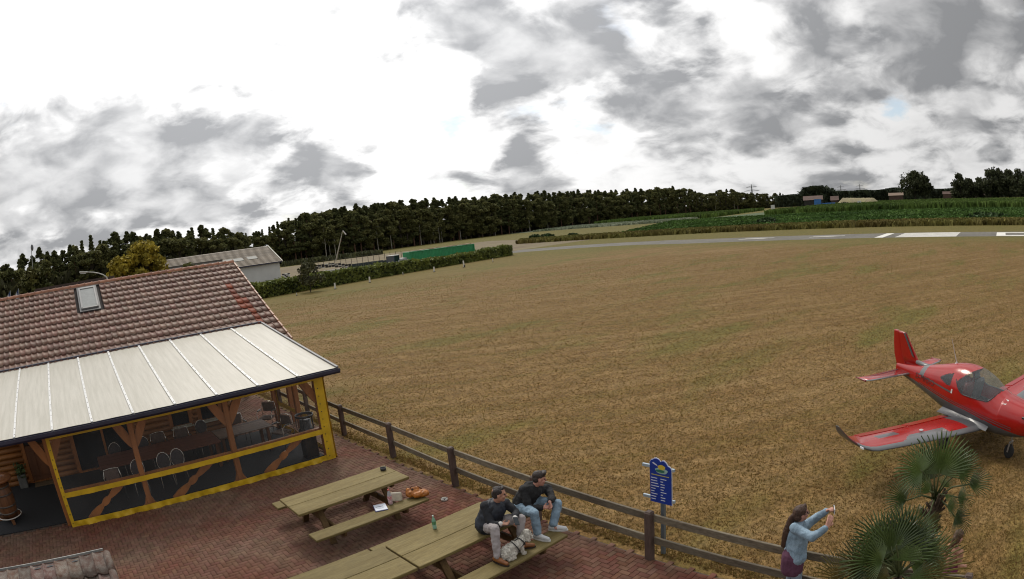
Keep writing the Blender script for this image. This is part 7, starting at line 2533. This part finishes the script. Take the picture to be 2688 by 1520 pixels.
for k_ in range(3):
    m = MB(); m.box((-L_ / 2 + L_ * (k_ + .5) / 3, -.05, z * .55), (L_ * .12, .1, z * .5)); m.build('door', mat('rust_door', (.16, .07, .06), .7), o)
red_roof = mat('farm_roof', (.1, .058, .045), .8, .15, .2); farm_wall = mat('farm_wall', (.07, .04, .03), .85, .2, .3)
box_thing('farm_barn', 'long barn with pale red roof behind the blue container', 'barn', 555, 725, 328, FD + 60, 14, mat('barn_dark', (.03, .028, .025), .9), red_roof, 3.0)
box_thing('farm_house', 'small red-roofed house behind the left end of the sand heap', 'house', 805, 870, 330, FD + 80, 9, farm_wall, red_roof, 3.2)
box_thing('farm_barn', 'far farm roof left of the two round field trees', 'barn', 1130, 1250, 302, 640, 12, farm_wall, red_roof, 2.5)
box_thing('farm_barn', 'pale far farm roof just left of the round field trees', 'barn', 1335, 1465, 300, 600, 12, farm_wall, mat('farm_roof_pale', (.2, .14, .1), .8, .1), 2.5)
box_thing('farm_house', 'distant red farmhouse between the round trees and the grove', 'house', 1830, 1905, 288, 760, 10, farm_wall, red_roof, 3)
box_thing('farm_house', 'brick farmhouse inside the dark grove at the right', 'house', 2035, 2260, 312, 455, 10, farm_wall, red_roof, 4.5)
# sand heap
a, b = atd(*B4(845, 395), FD + 15), atd(*B4(1275, 395), FD + 15)
hp = MB(); nx_, ny_ = 60, 14; vs = []
for j in range(ny_ + 1):
    for i in range(nx_ + 1):
        u, v = i / nx_, j / ny_
        e = min(1, 5.5 * min(u, 1 - u)) * math.sin(PI * v) ** .7
        px, py = 845 + 430 * u, 345 + 8 * abs(u - .4)
        ht = atd(*B4(px, 348), FD + 15).z
        p = mixv(a, b, u); vs.append((p.x + (v - .5) * 22, p.y, max(-.1, ht * e + rnd.uniform(-.25, .25) * e)))
hp.add(vs, [(j * (nx_ + 1) + i, j * (nx_ + 1) + i + 1, (j + 1) * (nx_ + 1) + i + 1, (j + 1) * (nx_ + 1) + i) for j in range(ny_) for i in range(nx_)])
tag(hp.build('sand_heap', mat('heap_sand', (.3, .25, .16), .95, .25, .25, col2=(.22, .2, .1), fine=.25), None, True), 'long pale sand heap in the far field right of the blue containers', 'heap')
for (x0, x1, yt, lb) in ((1048, 1082, 373, 'white cube tank standing before the sand heap'), (1118, 1138, 390, 'small white tank before the sand heap'), (1262, 1290, 386, 'pale low tank at the right end of the sand heap'), (255, 290, 412, 'white parked van in front of the wood end')):
    box_thing('white_tank' if 'van' not in lb else 'parked_van', lb, 'tank' if 'van' not in lb else 'van', x0, x1, yt, FD - 6, 2.2, mat('tank_white', (.55, .55, .52), .5, .08), parts='shell')
bush('bush', atd(*B4(930, 402), FD - 5) * Vector((1, 1, 0)) if False else Vector((atd(*B4(930, 402), FD - 5).x, atd(*B4(930, 402), FD - 5).y, 0)), 5.0, 3.2, 260, 1.1, bushm, 'dark brown bush in front of the sand heap')
sheet('stubble', [(430, 40), (640, 30), (640, 95), (440, 78)], .02, mat('stubble', (.33, .25, .12), .9, .15, .05), 'pale stubble field beneath the round trees')
# pylons
def pylon(px, py, dd, lb):
    p = atd(px, py, dd); h = p.z
    r_ = empty('power_pylon', (p.x, p.y, 0)); w = h * .09; st = mat('pylon_steel', (.16, .17, .18), .6, .1)
    t_ = Vector((-p.y, p.x, 0)).normalized()
    th_ = h * .012
    m = MB()
    for q in (-1, 1): m.tube([t_ * q * w, t_ * q * w * .25 + Vector((0, 0, h * .7)), Vector((0, 0, h))], th_, 4)
    for k_ in range(7):
        z0, z1 = h * k_ / 9, h * (k_ + 1) / 9
        f0, f1 = w * (1 - .75 * z0 / (h * .7)), w * (1 - .75 * z1 / (h * .7))
        m.tube([t_ * f0 + Vector((0, 0, z0)), t_ * -f1 + Vector((0, 0, z1))], th_ * .6, 4); m.tube([t_ * -f0 + Vector((0, 0, z0)), t_ * f1 + Vector((0, 0, z1))], th_ * .6, 4)
    m.build('tower', st, r_)
    for z, L_ in ((.72, .34), (.88, .24)):
        m = MB(); m.tube([t_ * -h * L_ + Vector((0, 0, h * z)), Vector((0, 0, h * (z + .05))), t_ * h * L_ + Vector((0, 0, h * z))], th_ * .8, 4); m.tube([t_ * -h * L_ + Vector((0, 0, h * z)), t_ * h * L_ + Vector((0, 0, h * z))], th_ * .6, 4); m.build('cross_arm', st, r_)
    tag(r_, lb, 'pylon', 'power pylons on the horizon')
pylon(1972, 484, 900, 'nearest power pylon above the right end of the wood')
pylon(2166, 487, 1000, 'faint power pylon over the far trees left of the pair')
pylon(2206, 486, 950, 'power pylon left of the pair on the right horizon')
pylon(2256, 483, 900, 'power pylon right of the pair on the right horizon')
